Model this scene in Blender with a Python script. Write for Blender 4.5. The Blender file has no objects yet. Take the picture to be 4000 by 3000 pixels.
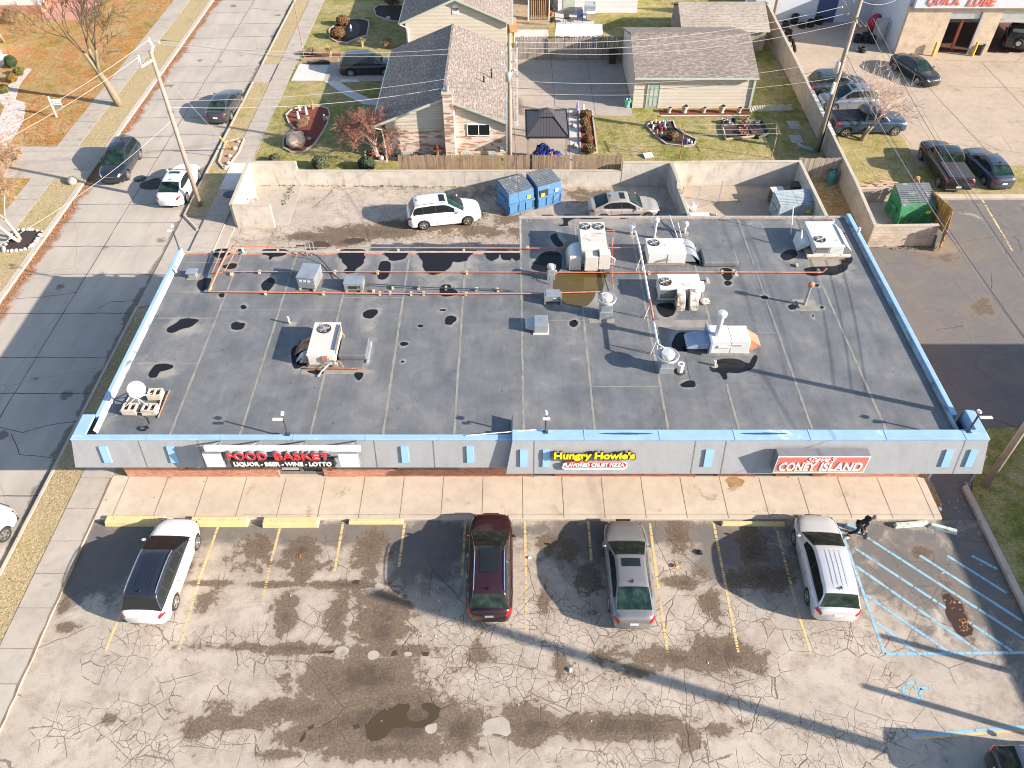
import bpy, bmesh, math, random
import numpy as np
from mathutils import Vector, Matrix, Quaternion

SC = bpy.context.scene
R = math.radians
H = 29.5                       # camera height (m)
FP = 3111.0                    # focal length in photo pixels (4000 wide)
TH = R(45.33)                  # tilt below the horizon
cs, sn = math.cos(TH), math.sin(TH)
cam_d = bpy.data.cameras.new('camera'); cam = bpy.data.objects.new('camera', cam_d)
SC.collection.objects.link(cam); SC.camera = cam
cam_d.sensor_width = 36; cam_d.lens = FP / 4000 * 36; cam_d.clip_start = .5; cam_d.clip_end = 2000
cam.location = (0, 0, H); cam.rotation_euler = (math.pi/2 - TH, 0, 0)

SUN = Vector((2.27, -.74, 1.0)).normalized()
elev = math.asin(SUN.z)
sl = bpy.data.lights.new('sun', 'SUN'); sl.energy = 5.0; sl.angle = R(.55); sl.color = (1, .885, .765)
so = bpy.data.objects.new('sun', sl); SC.collection.objects.link(so)
so.rotation_euler = SUN.to_track_quat('Z', 'Y').to_euler(); so.location = (60, -20, 40)
W = bpy.data.worlds.new('World'); SC.world = W; W.use_nodes = True
wn = W.node_tree; wn.nodes.clear()
sky = wn.nodes.new('ShaderNodeTexSky'); sky.sky_type = 'NISHITA'; sky.sun_disc = False
sky.sun_elevation = elev; sky.sun_rotation = math.atan2(SUN.x, SUN.y)
sky.air_density = 1.0; sky.dust_density = .8
bg = wn.nodes.new('ShaderNodeBackground'); bg.inputs[1].default_value = .112
wo = wn.nodes.new('ShaderNodeOutputWorld')
wn.links.new(sky.outputs[0], bg.inputs[0]); wn.links.new(bg.outputs[0], wo.inputs[0])
SC.view_settings.view_transform = 'Standard'; SC.view_settings.look = 'None'
SC.view_settings.gamma = 1; SC.view_settings.exposure = 1.2
SC.cycles.max_bounces = 6; SC.cycles.filter_width = 1.05; SC.cycles.caustics_reflective = False; SC.cycles.caustics_refractive = False

def G(u, v, z=0.0):
    """photo pixel -> world x, y on the plane of height z"""
    a, b = u - 2000.0, v - 1500.0
    den = FP*sn + b*cs
    t = (H - z)/den
    return (a*t, (FP*cs - b*sn)*t)
def GV(u, v, z=0.0):
    x, y = G(u, v, z); return Vector((x, y, z))
def ZY(v, y):
    """height of a point at depth y seen on photo row v"""
    b = v - 1500.0
    return H - y*(FP*sn + b*cs)/(FP*cs - b*sn)

COL = SC.collection
ROOTS = {}
def props(o, label=None, cat=None, group=None, kind=None):
    if label: o['label'] = label
    if cat: o['category'] = cat
    if group: o['group'] = group
    if kind: o['kind'] = kind
    return o
def thing(name, label, cat, loc=(0, 0, 0), rz=0, group=None):
    o = bpy.data.objects.new(name, None); COL.objects.link(o)
    o.location = loc; o.rotation_euler = (0, 0, rz); o.empty_display_size = .2
    ROOTS[o.name] = Matrix.Translation(loc) @ Matrix.Rotation(rz, 4, 'Z')
    return props(o, label, cat, group)
def dup(root, loc=None, rz=None, label=None, group=None):
    r = root.copy(); COL.objects.link(r)
    if loc is not None: r.location = loc
    if rz is not None: r.rotation_euler = (0, 0, rz)
    if label: r['label'] = label
    if group: r['group'] = group
    for ch in list(root.children):
        c = ch.copy(); COL.objects.link(c); c.parent = r
        for g in list(ch.children):
            d = g.copy(); COL.objects.link(d); d.parent = c
    return r

class MB:
    def __init__(s): s.v = []; s.f = []; s.m = []; s.cur = 0
    def add(s, vs, fs):
        o = len(s.v); s.v += [tuple(p) for p in vs]
        s.f += [tuple(i+o for i in f) for f in fs]; s.m += [s.cur]*len(fs); return s
    def box(s, x0, x1, y0, y1, z0, z1):
        return s.add([(x0,y0,z0),(x1,y0,z0),(x1,y1,z0),(x0,y1,z0),(x0,y0,z1),(x1,y0,z1),(x1,y1,z1),(x0,y1,z1)],
          [(0,3,2,1),(4,5,6,7),(0,1,5,4),(1,2,6,5),(2,3,7,6),(3,0,4,7)])
    def obox(s, c, d, rz=0, rx=0, ry=0):
        M = Matrix.Translation(c) @ Matrix.Rotation(rz,4,'Z') @ Matrix.Rotation(ry,4,'Y') @ Matrix.Rotation(rx,4,'X')
        a, b, e = d[0]/2, d[1]/2, d[2]/2
        vs = [M @ Vector(p) for p in [(-a,-b,-e),(a,-b,-e),(a,b,-e),(-a,b,-e),(-a,-b,e),(a,-b,e),(a,b,e),(-a,b,e)]]
        return s.add(vs, [(0,3,2,1),(4,5,6,7),(0,1,5,4),(1,2,6,5),(2,3,7,6),(3,0,4,7)])
    def prism(s, pts, z0, z1):
        n = len(pts)
        A = sum(pts[i][0]*pts[(i+1)%n][1]-pts[(i+1)%n][0]*pts[i][1] for i in range(n))
        if A < 0: pts = pts[::-1]
        vs = [(p[0],p[1],z0) for p in pts] + [(p[0],p[1],z1) for p in pts]
        fs = [tuple(range(n-1,-1,-1)), tuple(range(n,2*n))] + [(i,(i+1)%n,n+(i+1)%n,n+i) for i in range(n)]
        return s.add(vs, fs)
    def sheet(s, pts, z):
        n = len(pts)
        A = sum(pts[i][0]*pts[(i+1)%n][1]-pts[(i+1)%n][0]*pts[i][1] for i in range(n))
        if A < 0: pts = pts[::-1]
        return s.add([(p[0],p[1],z) for p in pts], [tuple(range(n))])
    def quad(s, a, b, c, d): return s.add([a,b,c,d], [(0,1,2,3)])
    def tube(s, pts, r, n=8, caps=True):
        pts = [Vector(p) for p in pts]; k = len(pts)
        rr = r if isinstance(r, (list, tuple)) else [r]*k
        vs, fs = [], []
        up = None
        for i, p in enumerate(pts):
            t = (pts[min(i+1,k-1)] - pts[max(i-1,0)])
            if t.length < 1e-9: t = Vector((0,0,1))
            t.normalize()
            if up is None:
                up = Vector((1,0,0)) if abs(t.x) < .8 else Vector((0,1,0))
            a = t.cross(up).normalized(); b = t.cross(a).normalized(); up = b.cross(t) if False else up
            if a.length < .5: a = t.orthogonal().normalized(); b = t.cross(a)
            for j in range(n):
                q = 2*math.pi*j/n
                vs.append(p + (a*math.cos(q) + b*math.sin(q))*rr[i])
        for i in range(k-1):
            for j in range(n):
                fs.append((i*n+j, i*n+(j+1)%n, (i+1)*n+(j+1)%n, (i+1)*n+j))
        if caps: fs += [tuple(range(n-1,-1,-1)), tuple(range((k-1)*n, k*n))]
        return s.add(vs, fs)
    def lathe(s, prof, c=(0,0,0), n=20, M=None, close=True):
        vs, fs = [], []
        for (r, z) in prof:
            for j in range(n):
                q = 2*math.pi*j/n; p = Vector((r*math.cos(q), r*math.sin(q), z))
                if M is not None: p = M @ p
                vs.append(p + Vector(c))
        for i in range(len(prof)-1):
            for j in range(n):
                fs.append((i*n+j, i*n+(j+1)%n, (i+1)*n+(j+1)%n, (i+1)*n+j))
        if close: fs += [tuple(range(n-1,-1,-1)), tuple(range((len(prof)-1)*n, len(prof)*n))]
        return s.add(vs, fs)
    def ball(s, c, r, n=10, sq=(1,1,1), bump=0, seed=0):
        rnd = random.Random(seed); m = max(4, n*2//3); vs = []; fs = []
        for i in range(m+1):
            a = math.pi*i/m
            for j in range(n):
                q = 2*math.pi*j/n; k = r*(1+bump*(rnd.random()-.5)*(0 if i in (0,m) else 1))
                vs.append((c[0]+k*sq[0]*math.sin(a)*math.cos(q), c[1]+k*sq[1]*math.sin(a)*math.sin(q), c[2]+k*sq[2]*math.cos(a)))
        for i in range(m):
            for j in range(n):
                fs.append((i*n+j, (i+1)*n+j, (i+1)*n+(j+1)%n, i*n+(j+1)%n))
        return s.add(vs, fs)
    def b_(s, name, mat, parent=None, sm=0, bev=0, w=1, label=None, ang=None):
        me = bpy.data.meshes.new(name)
        vs = s.v
        if parent is not None and w and parent.name in ROOTS:
            Mi = ROOTS[parent.name].inverted(); vs = [tuple(Mi @ Vector(p)) for p in vs]
        me.from_pydata(vs, [], s.f); me.update()
        for m in (mat if isinstance(mat, (list, tuple)) else [mat]): me.materials.append(m)
        if isinstance(mat, (list, tuple)): me.polygons.foreach_set('material_index', s.m)
        o = bpy.data.objects.new(name, me); COL.objects.link(o)
        if parent is not None: o.parent = parent
        if parent is not None and parent.name in ROOTS: ROOTS[o.name] = ROOTS[parent.name]
        if sm: me.polygons.foreach_set('use_smooth', [True]*len(me.polygons))
        if ang and sm: me.set_sharp_from_angle(angle=R(ang))
        if bev:
            b = o.modifiers.new('bevel', 'BEVEL'); b.width = bev; b.segments = 2; b.limit_method = 'ANGLE'; b.angle_limit = R(35)
            b.use_clamp_overlap = True
        if label: o['label'] = label
        return o
def struct(name, mb, mat, kind='structure', **k):
    o = mb.b_(name, mat, **k); o['kind'] = kind; return o

class N:
    """tiny node builder"""
    def __init__(s, name):
        s.mat = bpy.data.materials.new(name); s.mat.use_nodes = True
        s.t = s.mat.node_tree; s.n = s.t.nodes; s.n.clear()
        s.out = s.n.new('ShaderNodeOutputMaterial'); s.b = s.n.new('ShaderNodeBsdfPrincipled')
        s.t.links.new(s.b.outputs[0], s.out.inputs[0])
    def L(s, a, b): s.t.links.new(a, b)
    def val(s, x, inp):
        if x is None: return
        if hasattr(x, 'links') or hasattr(x, 'is_output'): s.L(x, inp)
        else: inp.default_value = x
    def co(s, kind='Object'):
        return s.n.new('ShaderNodeTexCoord').outputs[kind]
    def pos(s): return s.n.new('ShaderNodeNewGeometry').outputs['Position']
    def mapping(s, v, scale=(1,1,1), rot=(0,0,0), loc=(0,0,0)):
        m = s.n.new('ShaderNodeMapping'); s.L(v, m.inputs[0]); m.inputs[1].default_value = loc
        m.inputs[2].default_value = rot; m.inputs[3].default_value = scale; return m.outputs[0]
    def noise(s, v, scale, detail=4, rough=.55, out=0, dist=0):
        q = s.n.new('ShaderNodeTexNoise'); s.L(v, q.inputs['Vector']); q.inputs['Scale'].default_value = scale
        q.inputs['Detail'].default_value = detail; q.inputs['Roughness'].default_value = rough; q.inputs['Distortion'].default_value = dist
        return q.outputs[out]
    def voro(s, v, scale, feature='F1', out=0, rnd=1):
        q = s.n.new('ShaderNodeTexVoronoi'); q.feature = feature; s.L(v, q.inputs['Vector']); q.inputs['Scale'].default_value = scale
        q.inputs['Randomness'].default_value = rnd
        return q.outputs[out]
    def ramp(s, f, stops, const=False):
        q = s.n.new('ShaderNodeValToRGB'); s.L(f, q.inputs[0]); e = q.color_ramp.elements
        if const: q.color_ramp.interpolation = 'CONSTANT'
        while len(e) < len(stops): e.new(.5)
        for i, (p, c) in enumerate(stops):
            e[i].position = p; e[i].color = (c, c, c, 1) if not hasattr(c, '__len__') else (*c, 1)
        return q.outputs[0]
    def mix(s, f, a, b, mode='MIX'):
        q = s.n.new('ShaderNodeMix'); q.data_type = 'RGBA'; q.blend_type = mode
        s.val(f, q.inputs[0])
        for x, i in ((a, 6), (b, 7)):
            if hasattr(x, '__len__'): q.inputs[i].default_value = (*x, 1) if len(x) == 3 else x
            else: s.L(x, q.inputs[i])
        return q.outputs[2]
    def m(s, op, a, b=None, c=None, clamp=False):
        q = s.n.new('ShaderNodeMath'); q.operation = op; q.use_clamp = clamp
        s.val(a, q.inputs[0])
        if b is not None: s.val(b, q.inputs[1])
        if c is not None: s.val(c, q.inputs[2])
        return q.outputs[0]
    def sstep(s, x, lo, hi):
        q = s.n.new('ShaderNodeMapRange'); q.interpolation_type = 'SMOOTHSTEP'; s.L(x, q.inputs[0])
        q.inputs[1].default_value = lo; q.inputs[2].default_value = hi; return q.outputs[0]
    def attr(s, name):
        q = s.n.new('ShaderNodeAttribute'); q.attribute_name = name; return q.outputs['Fac']
    def sep(s, v):
        q = s.n.new('ShaderNodeSeparateXYZ'); s.L(v, q.inputs[0]); return q.outputs
    def comb(s, x, y, z=0.0):
        q = s.n.new('ShaderNodeCombineXYZ'); s.val(x, q.inputs[0]); s.val(y, q.inputs[1]); s.val(z, q.inputs[2]); return q.outputs[0]
    def brick(s, v, w, h, c1, c2, mort, ms=.01, scale=1, off=.5, bias=0):
        q = s.n.new('ShaderNodeTexBrick'); s.L(v, q.inputs[0]); q.offset = off
        for i, c in ((1, c1), (2, c2), (3, mort)): q.inputs[i].default_value = (*c, 1)
        q.inputs[4].default_value = scale; q.inputs[5].default_value = ms; q.inputs[7].default_value = bias
        q.inputs['Brick Width'].default_value = w; q.inputs['Row Height'].default_value = h
        return q.outputs
    def done(s, col=None, rough=.6, metal=0, bump=None, bs=.3, bd=.02, coat=0, spec=None, emis=None, estr=0):
        if col is not None:
            if hasattr(col, '__len__'): s.b.inputs['Base Color'].default_value = (*col, 1)
            else: s.L(col, s.b.inputs['Base Color'])
        s.val(rough, s.b.inputs['Roughness']); s.val(metal, s.b.inputs['Metallic'])
        if coat: s.b.inputs['Coat Weight'].default_value = coat; s.b.inputs['Coat Roughness'].default_value = .04
        if spec is not None: s.b.inputs['Specular IOR Level'].default_value = spec
        if bump is not None:
            q = s.n.new('ShaderNodeBump'); q.inputs['Strength'].default_value = bs; q.inputs['Distance'].default_value = bd
            s.L(bump, q.inputs['Height']); s.L(q.outputs[0], s.b.inputs['Normal'])
        if emis is not None:
            s.b.inputs['Emission Color'].default_value = (*emis, 1); s.b.inputs['Emission Strength'].default_value = estr
        return s.mat

MC = {}
def M_(name, col, rough=.6, metal=0, var=.25, scale=3.0, coat=0, dirt=0, dcol=(.12,.08,.05), bs=.15, fine=0, spec=None, stretch=(1,1,1)):
    """weathered plain surface: tone varies with two noises, optional dirt blotches"""
    if name in MC: return MC[name]
    n = N(name); p = n.pos()
    if stretch != (1,1,1): p = n.mapping(p, stretch)
    a = n.noise(p, scale, 5, .6)
    lo = tuple(c*(1-var) for c in col); hi = tuple(min(1, c*(1+var*.7)) for c in col)
    c = n.ramp(a, [(.28, lo), (.5, col), (.74, hi)])
    if fine:
        f = n.noise(p, fine, 2, .7); c = n.mix(1, c, n.ramp(f, [(.3, .78), (.7, 1.0)]), 'MULTIPLY')
    if dirt:
        d = n.noise(p, scale*.7, 6, .65, dist=.6)
        c = n.mix(n.sstep(d, .62-dirt*.3, .72-dirt*.1), c, dcol)
    MC[name] = n.done(c, rough, metal, bump=n.noise(p, scale*14, 3, .6), bs=bs, bd=.01, coat=coat, spec=spec)
    return MC[name]
def paint(name, col, rough=.28, metal=.0, coat=.8):
    if name in MC: return MC[name]
    n = N(name); p = n.pos(); d = n.noise(p, 1.6, 4, .6); g = n.noise(p, 60, 2, .5)
    c = n.mix(n.m('MULTIPLY', d, .05), col, (.30,.27,.23)) if max(col) < .4 else n.mix(n.m('MULTIPLY', d, .12), col, (.5,.45,.38))
    MC[name] = n.done(c, n.ramp(g, [(.3, rough*.8), (.7, rough*1.3)]), metal, coat=coat)
    return MC[name]

def lawn_mat(name, tone=0.0, leaf=0.0):
    """winter turf: green, olive and straw patches with blade-scale grain; leaf: share of fallen leaves"""
    n = N(name); p = n.pos()
    a = n.noise(p, .28, 5, .6); b = n.noise(p, 1.5, 4, .65); g = n.noise(n.mapping(p, (14, 22, 10)), 1.0, 3, .7); g2 = n.noise(p, 7, 4, .7)
    mixv = n.m('ADD', n.m('MULTIPLY', a, .6), n.m('MULTIPLY', b, .55))
    mixv = n.m('ADD', mixv, tone)
    c = n.ramp(mixv, [(.36, (.085,.115,.02)), (.48, (.20,.20,.045)), (.58, (.31,.265,.10)), (.74, (.42,.33,.185))])
    c = n.mix(1, c, n.ramp(g, [(.3, .55), (.5, 1.0), (.72, 1.45)]), 'MULTIPLY')
    c = n.mix(1, c, n.ramp(g2, [(.3, .7), (.7, 1.22)]), 'MULTIPLY')
    if leaf:
        vc = n.voro(p, 9, 'F1', 1); vd = n.voro(p, 9, 'F1', 0)
        lf = n.m('MULTIPLY', n.sstep(n.m('ADD', n.noise(p, .45, 4, .6), n.m('MULTIPLY', n.sep(vc)[0], .34)), .78-leaf*.36, .86-leaf*.36), n.m('LESS_THAN', vd, .62))
        lc = n.ramp(n.sep(vc)[1], [(0, (.36,.13,.03)), (.5, (.48,.20,.06)), (.8, (.30,.12,.045)), (1, (.55,.30,.12))])
        c = n.mix(lf, c, lc)
    return n.done(c, .9, bump=n.m('ADD', g, g2), bs=.7, bd=.05, spec=.2)

def conc_mat(name, col=(.45,.395,.33), stain=.5, crack=0):
    n = N(name); p = n.pos()
    a = n.noise(p, .35, 5, .6); b = n.noise(p, 2.2, 5, .65); g = n.noise(p, 40, 3, .7)
    c = n.ramp(a, [(.3, tuple(x*.86 for x in col)), (.6, col), (.8, tuple(min(1, x*1.08) for x in col))])
    c = n.mix(1, c, n.ramp(b, [(.25, .86), (.6, 1.02)]), 'MULTIPLY')
    c = n.mix(1, c, n.ramp(g, [(.25, .86), (.65, 1.05)]), 'MULTIPLY')
    s = n.noise(n.mapping(p, (1,1,1), loc=(7,3,0)), .9, 6, .6, dist=.4)
    c = n.mix(n.m('MULTIPLY', n.sstep(s, .60, .72), stain), c, (.16,.115,.075))
    sp = n.voro(p, 1.3, 'F1', 0)
    c = n.mix(n.m('MULTIPLY', n.m('LESS_THAN', sp, .05), .7), c, (.10,.08,.06))
    if crack:
        w = n.mix(.12, p, n.noise(p, 1.2, 3, .6, out=1)); e = n.voro(w, crack, 'DISTANCE_TO_EDGE')
        mk = n.m('MULTIPLY', n.m('LESS_THAN', e, .004), n.sstep(n.noise(p, .25, 3), .5, .6))
        c = n.mix(n.m('MULTIPLY', mk, .6), c, (.12,.09,.065))
    return n.done(c, .88, bump=g, bs=.25, bd=.01, spec=.3)

M = {}
M['glass'] = (lambda n: n.done((.014,.020,.021), .05, spec=.42))(N('tinted_glass'))
def _ag():
    n = N('windshield_glass'); p = n.co('Object'); a = n.noise(p, 3.0, 3, .5)
    c = n.ramp(a, [(.35, (.008,.014,.013)), (.55, (.014,.034,.028)), (.70, (.035,.06,.05))])
    return n.done(c, .07, spec=.38)
M['wglass'] = _ag()
M['tyre'] = M_('tyre_rubber', (.022,.021,.02), .85, scale=6)
M['rim'] = M_('wheel_alloy', (.55,.55,.56), .3, .85, var=.1)
M['dark'] = M_('dark_plastic', (.018,.018,.02), .6)
M['chrome'] = M_('chrome_trim', (.75,.75,.76), .15, 1, var=.05)
M['redlens'] = M_('red_lens', (.45,.01,.015), .15, 0, var=.1, coat=.5)
M['clearlens'] = M_('clear_lens', (.62,.62,.60), .12, .3, var=.1, coat=.5)
M['plate'] = M_('plate_white', (.7,.72,.74), .4, var=.05)
M['white'] = M_('white_painted_metal', (.78,.77,.74), .45, dirt=.08, dcol=(.45,.38,.3))
M['galv'] = M_('galvanised_metal', (.47,.50,.52), .42, .65, var=.18, scale=1.8)
M['tan'] = M_('tan_painted_metal', (.60,.55,.50), .5, 0, var=.08, scale=1.2, dirt=.12, dcol=(.30,.22,.17))
M['lgrey'] = M_('pale_grey_painted_metal', (.62,.62,.60), .45, 0, var=.07, scale=1.2, dirt=.08, dcol=(.36,.30,.25))
M['rust'] = M_('rusty_metal', (.34,.15,.08), .8, .1, var=.45, scale=5, dirt=.3, dcol=(.5,.48,.45))
M['rustwhite'] = M_('flaking_painted_metal', (.62,.60,.56), .7, 0, var=.12, scale=4, dirt=.75, dcol=(.16,.08,.045))
M['orange_pipe'] = M_('orange_painted_pipe', (.62,.205,.12), .5, 0, var=.25, scale=2.5, dirt=.25, dcol=(.30,.09,.05))
M['block'] = M_('wood_block', (.50,.41,.28), .85, var=.3, scale=9)
M['black'] = M_('black_cable', (.012,.012,.014), .5)
M['pole'] = M_('weathered_pole_wood', (.34,.27,.215), .9, 0, var=.4, scale=2.4, stretch=(9,9,.7), bs=.5)
M['steelpost'] = M_('dark_steel_post', (.07,.085,.105), .5, .3)
M['wire'] = M_('aluminium_wire', (.52,.50,.48), .45, .3, var=.1)
M['dwire'] = M_('dark_wire', (.06,.06,.06), .6)
M['insul'] = M_('porcelain', (.7,.7,.72), .25, var=.05)
M['yellow'] = M_('faded_yellow_paint', (.66,.46,.21), .8, 0, var=.16, scale=4, dirt=.1, dcol=(.40,.34,.27))
M['paleyellow'] = M_('yellowed_concrete', (.68,.52,.25), .85, 0, var=.14, scale=3.5, dirt=.22, dcol=(.60,.47,.28))
M['mint'] = M_('flaking_mint_paint', (.52,.62,.56), .85, 0, var=.12, scale=4, dirt=.4, dcol=(.30,.24,.17))
def vcol_obj(): pass
def smooth_blobs(X, Y, blobs):
    """strongest of many soft ellipses given in photo pixels: value 0..1 at every vertex"""
    out = np.zeros_like(X)
    for (u, v, ru, rv, s) in blobs:
        cx, cy = G(u, v); ax = abs(G(u+ru, v)[0]-cx) + 1e-6; ay = abs(G(u, v-rv)[1]-cy) + 1e-6
        d = ((X-cx)/ax)**2 + ((Y-cy)/ay)**2
        out = np.maximum(out, s*np.exp(-d*.9))
    return out
def grid_sheet(name, x0, x1, y0, y1, step, z, mat, attrs, zf=None):
    nx = int((x1-x0)/step)+1; ny = int((y1-y0)/step)+1
    xs = np.linspace(x0, x1, nx); ys = np.linspace(y0, y1, ny); X, Y = np.meshgrid(xs, ys)
    X = X.ravel(); Y = Y.ravel(); Z = np.full_like(X, z) if zf is None else zf(X, Y)
    me = bpy.data.meshes.new(name); i = np.arange((nx-1)*(ny-1)); r = i//(nx-1); c = i % (nx-1); a = r*nx+c
    F = np.stack([a, a+1, a+nx+1, a+nx], 1)
    me.vertices.add(len(X)); me.vertices.foreach_set('co', np.stack([X, Y, Z], 1).ravel())
    me.loops.add(F.size); me.loops.foreach_set('vertex_index', F.ravel())
    me.polygons.add(len(F)); me.polygons.foreach_set('loop_start', np.arange(0, F.size, 4)); me.polygons.foreach_set('loop_total', np.full(len(F), 4))
    me.update(calc_edges=True); me.validate()
    for k, fn in attrs.items():
        at = me.attributes.new(k, 'FLOAT', 'POINT'); at.data.foreach_set('value', fn(X, Y).astype(np.float32))
    me.materials.append(mat); o = bpy.data.objects.new(name, me); COL.objects.link(o); o['kind'] = 'structure'
    return o
def Z1(x, y, rx, ry, s): return (x/1.106, 1980+y/1.106, rx/1.106, ry/1.106, s)
def Z2(x, y, rx, ry, s): return (2000+x/1.106, 1980+y/1.106, rx/1.106, ry/1.106, s)

STAIN = [Z1(*b) for b in [(1100,190,90,60,.75),(1310,180,75,65,.95),(1300,290,50,60,.85),(1600,180,90,90,.75),(1600,290,60,40,.55),
 (900,330,90,14,.9),(1200,335,120,16,.9),(1500,335,200,18,.9),(900,400,50,60,.65),(1230,460,55,110,.85),(1460,480,50,120,.8),
 (1650,500,120,150,.95),(1560,400,60,80,.5),(1000,605,200,22,.65),(1300,612,200,28,.85),(1650,622,250,35,.9),(1550,740,290,120,1.0),
 (1300,760,80,50,.5),(1700,850,230,80,.95),(1250,880,240,60,.85),(1000,930,260,40,.75),(860,950,80,50,.9),(1500,950,240,70,.95),
 (1350,1000,150,50,.9),(1700,1050,330,55,.85),(1200,1070,110,22,.75),(1990,960,90,85,1.1),(2050,640,60,60,.6),(290,520,55,28,.8),
 (270,430,28,50,.6),(470,920,50,30,.7),(1680,930,330,110,1.25),(1500,880,600,60,.8),(1180,250,500,40,.45)]] + [Z2(*b) for b in [(80,940,140,85,1.0),(430,950,370,55,1.0),(760,990,60,60,.8),(860,960,80,40,.6),
 (1000,930,60,30,.5),(740,650,320,50,.85),(900,640,170,80,1.0),(550,700,150,45,.65),(230,700,100,55,.55),(720,130,55,90,.75),(730,330,90,28,.8),
 (870,430,45,100,.75),(820,300,60,40,.5),(150,160,50,50,.7),(240,180,60,90,.65),(1040,180,80,90,.8),(1080,310,150,50,.85),(140,400,45,90,.5),
 (330,300,60,120,.55),(1770,200,60,28,.7),(1920,450,42,105,1.0)]]
FRESH = [Z1(*b) for b in [(480,200,230,200,.9),(350,330,160,120,.8),(900,110,500,60,.85),(1500,110,500,60,.9),(1850,180,220,180,.9),(2100,110,300,40,.8),
 (1300,200,400,90,.35)]] + [Z2(*b) for b in [(300,150,300,160,.7),(1000,220,260,170,.8),(600,110,700,62,.9),(1750,250,420,300,.72),(2100,350,300,400,.8),(1400,300,200,200,.5),
 (2150,800,200,300,.35)]]
CRACK = [Z1(*b) for b in [(620,560,150,90,.9),(500,680,110,90,.8),(280,960,130,90,.9),(530,940,120,110,1),(640,1050,220,90,.9),(1000,560,250,50,.9),
 (1130,660,140,60,.9),(900,1000,250,50,.9),(1950,560,180,110,.9),(2080,720,230,160,1),(1340,480,50,90,.8),(1550,480,60,110,.8),(940,850,60,160,.6),
 (740,800,50,140,.6),(1300,1060,120,50,.8)]] + [Z2(*b) for b in [(150,480,260,160,.9),(500,560,350,90,1),(900,480,300,150,.8),(200,760,300,100,1),
 (600,880,300,90,.9),(1000,800,160,160,.8),(1400,570,230,60,1),(1150,920,300,60,.8),(1500,980,320,80,1),(1650,760,90,120,.8),(500,1080,500,60,.8),
 (1300,1100,400,50,.8),(700,300,200,90,.5),(1800,300,150,150,.5)]]
def lot_mat():
    n = N('cracked_asphalt'); p = n.pos()
    st, fr, cr = n.attr('stain'), n.attr('fresh'), n.attr('crackle')
    a = n.noise(p, .4, 5, .6); g = n.noise(p, 26, 4, .8); g2 = n.noise(p, 90, 2, .8)
    c = n.ramp(a, [(.3, (.385,.335,.28)), (.6, (.48,.415,.345)), (.8, (.54,.47,.39))])
    nf = n.noise(p, .9, 7, .72, dist=.5)
    fm = n.sstep(n.m('ADD', fr, n.m('MULTIPLY', n.m('SUBTRACT', nf, .5), 1.5)), .24, .62)
    c = n.mix(n.m('MULTIPLY', fm, .84), c, (.098,.10,.104))
    ns = n.noise(n.mapping(p, (1,1,1), loc=(11,5,0)), 1.0, 8, .72, dist=.35)
    sv = n.m('ADD', st, n.m('MULTIPLY', n.m('SUBTRACT', n.m('ADD', n.m('MULTIPLY', ns, .68), n.m('MULTIPLY', n.noise(p, 4.2, 6, .75), .32)), .5), 2.7))
    sm = n.sstep(sv, .29, .44)
    sc = n.mix(n.sstep(sv, .62, 1.15), (.135,.098,.066), (.062,.042,.027))
    c = n.mix(n.m('MULTIPLY', n.sstep(sv, -.15, .36), .5), c, (.235,.185,.135)); gs = n.noise(p, 11, 4, .8); sc = n.mix(1, sc, n.ramp(gs, [(.32, .62), (.5, 1), (.68, 1.75)]), 'MULTIPLY')
    c = n.mix(n.m('MULTIPLY', sm, .88), c, sc)
    c = n.mix(1, c, n.ramp(g, [(.25, .62), (.5, 1.0), (.75, 1.28)]), 'MULTIPLY')
    c = n.mix(1, c, n.ramp(g2, [(.3, .82), (.7, 1.14)]), 'MULTIPLY')
    w = n.mix(.10, n.mix(.035, p, n.noise(p, 7, 3, .7, out=1)), n.noise(p, 1.6, 4, .65, out=1)); wv = n.m('ADD', .35, n.m('MULTIPLY', n.noise(n.mapping(p, (1,1,1), loc=(5,9,0)), 1.7, 4, .7), 1.3)); gate = n.sstep(n.noise(n.mapping(p, (1,1,1), loc=(2,3,0)), 2.6, 3, .6), .38, .46)
    e1 = n.m('DIVIDE', n.voro(w, 1.1, 'DISTANCE_TO_EDGE'), wv); e2 = n.m('DIVIDE', n.voro(w, 3.1, 'DISTANCE_TO_EDGE'), wv); e3 = n.voro(n.mix(.2, p, n.noise(p, .8, 4, .6, out=1)), .38, 'DISTANCE_TO_EDGE')
    nk = n.m('ADD', cr, n.m('MULTIPLY', n.m('SUBTRACT', n.noise(p, .7, 4, .6), .5), 1.3))
    k1 = n.m('MULTIPLY', n.m('MULTIPLY', n.sstep(n.m('MULTIPLY', e1, -1.0), -.016, -.006), n.sstep(nk, .16, .30)), n.m('MAXIMUM', gate, n.sstep(cr, .5, .8)))
    k2 = n.m('MULTIPLY', n.sstep(n.m('MULTIPLY', e2, -1.0), -.032, -.011), n.sstep(nk, .48, .6))
    k3 = n.m('MULTIPLY', n.sstep(n.m('MULTIPLY', e3, -1.0), -.0055, -.0025), n.sstep(n.noise(p, .22, 3, .6), .46, .54))
    k = n.m('MAXIMUM', n.m('MAXIMUM', k1, k2), k3)
    c = n.mix(n.m('MULTIPLY', k, .70), c, (.125,.083,.055))
    rg = n.m('SUBTRACT', .92, n.m('MULTIPLY', n.sstep(sv, .8, 1.25), .35))
    return n.done(c, rg, bump=n.m('SUBTRACT', g, n.m('MULTIPLY', k, 1.5)), bs=.45, bd=.02, spec=.3)
M['lot'] = lot_mat()
grid_sheet('parking_lot', -18.6, 20.9, 7.0, 20.62, .09, 0.0, M['lot'],
  {'stain': lambda X, Y: smooth_blobs(X, Y, STAIN), 'fresh': lambda X, Y: smooth_blobs(X, Y, FRESH), 'crackle': lambda X, Y: smooth_blobs(X, Y, CRACK)})
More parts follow.
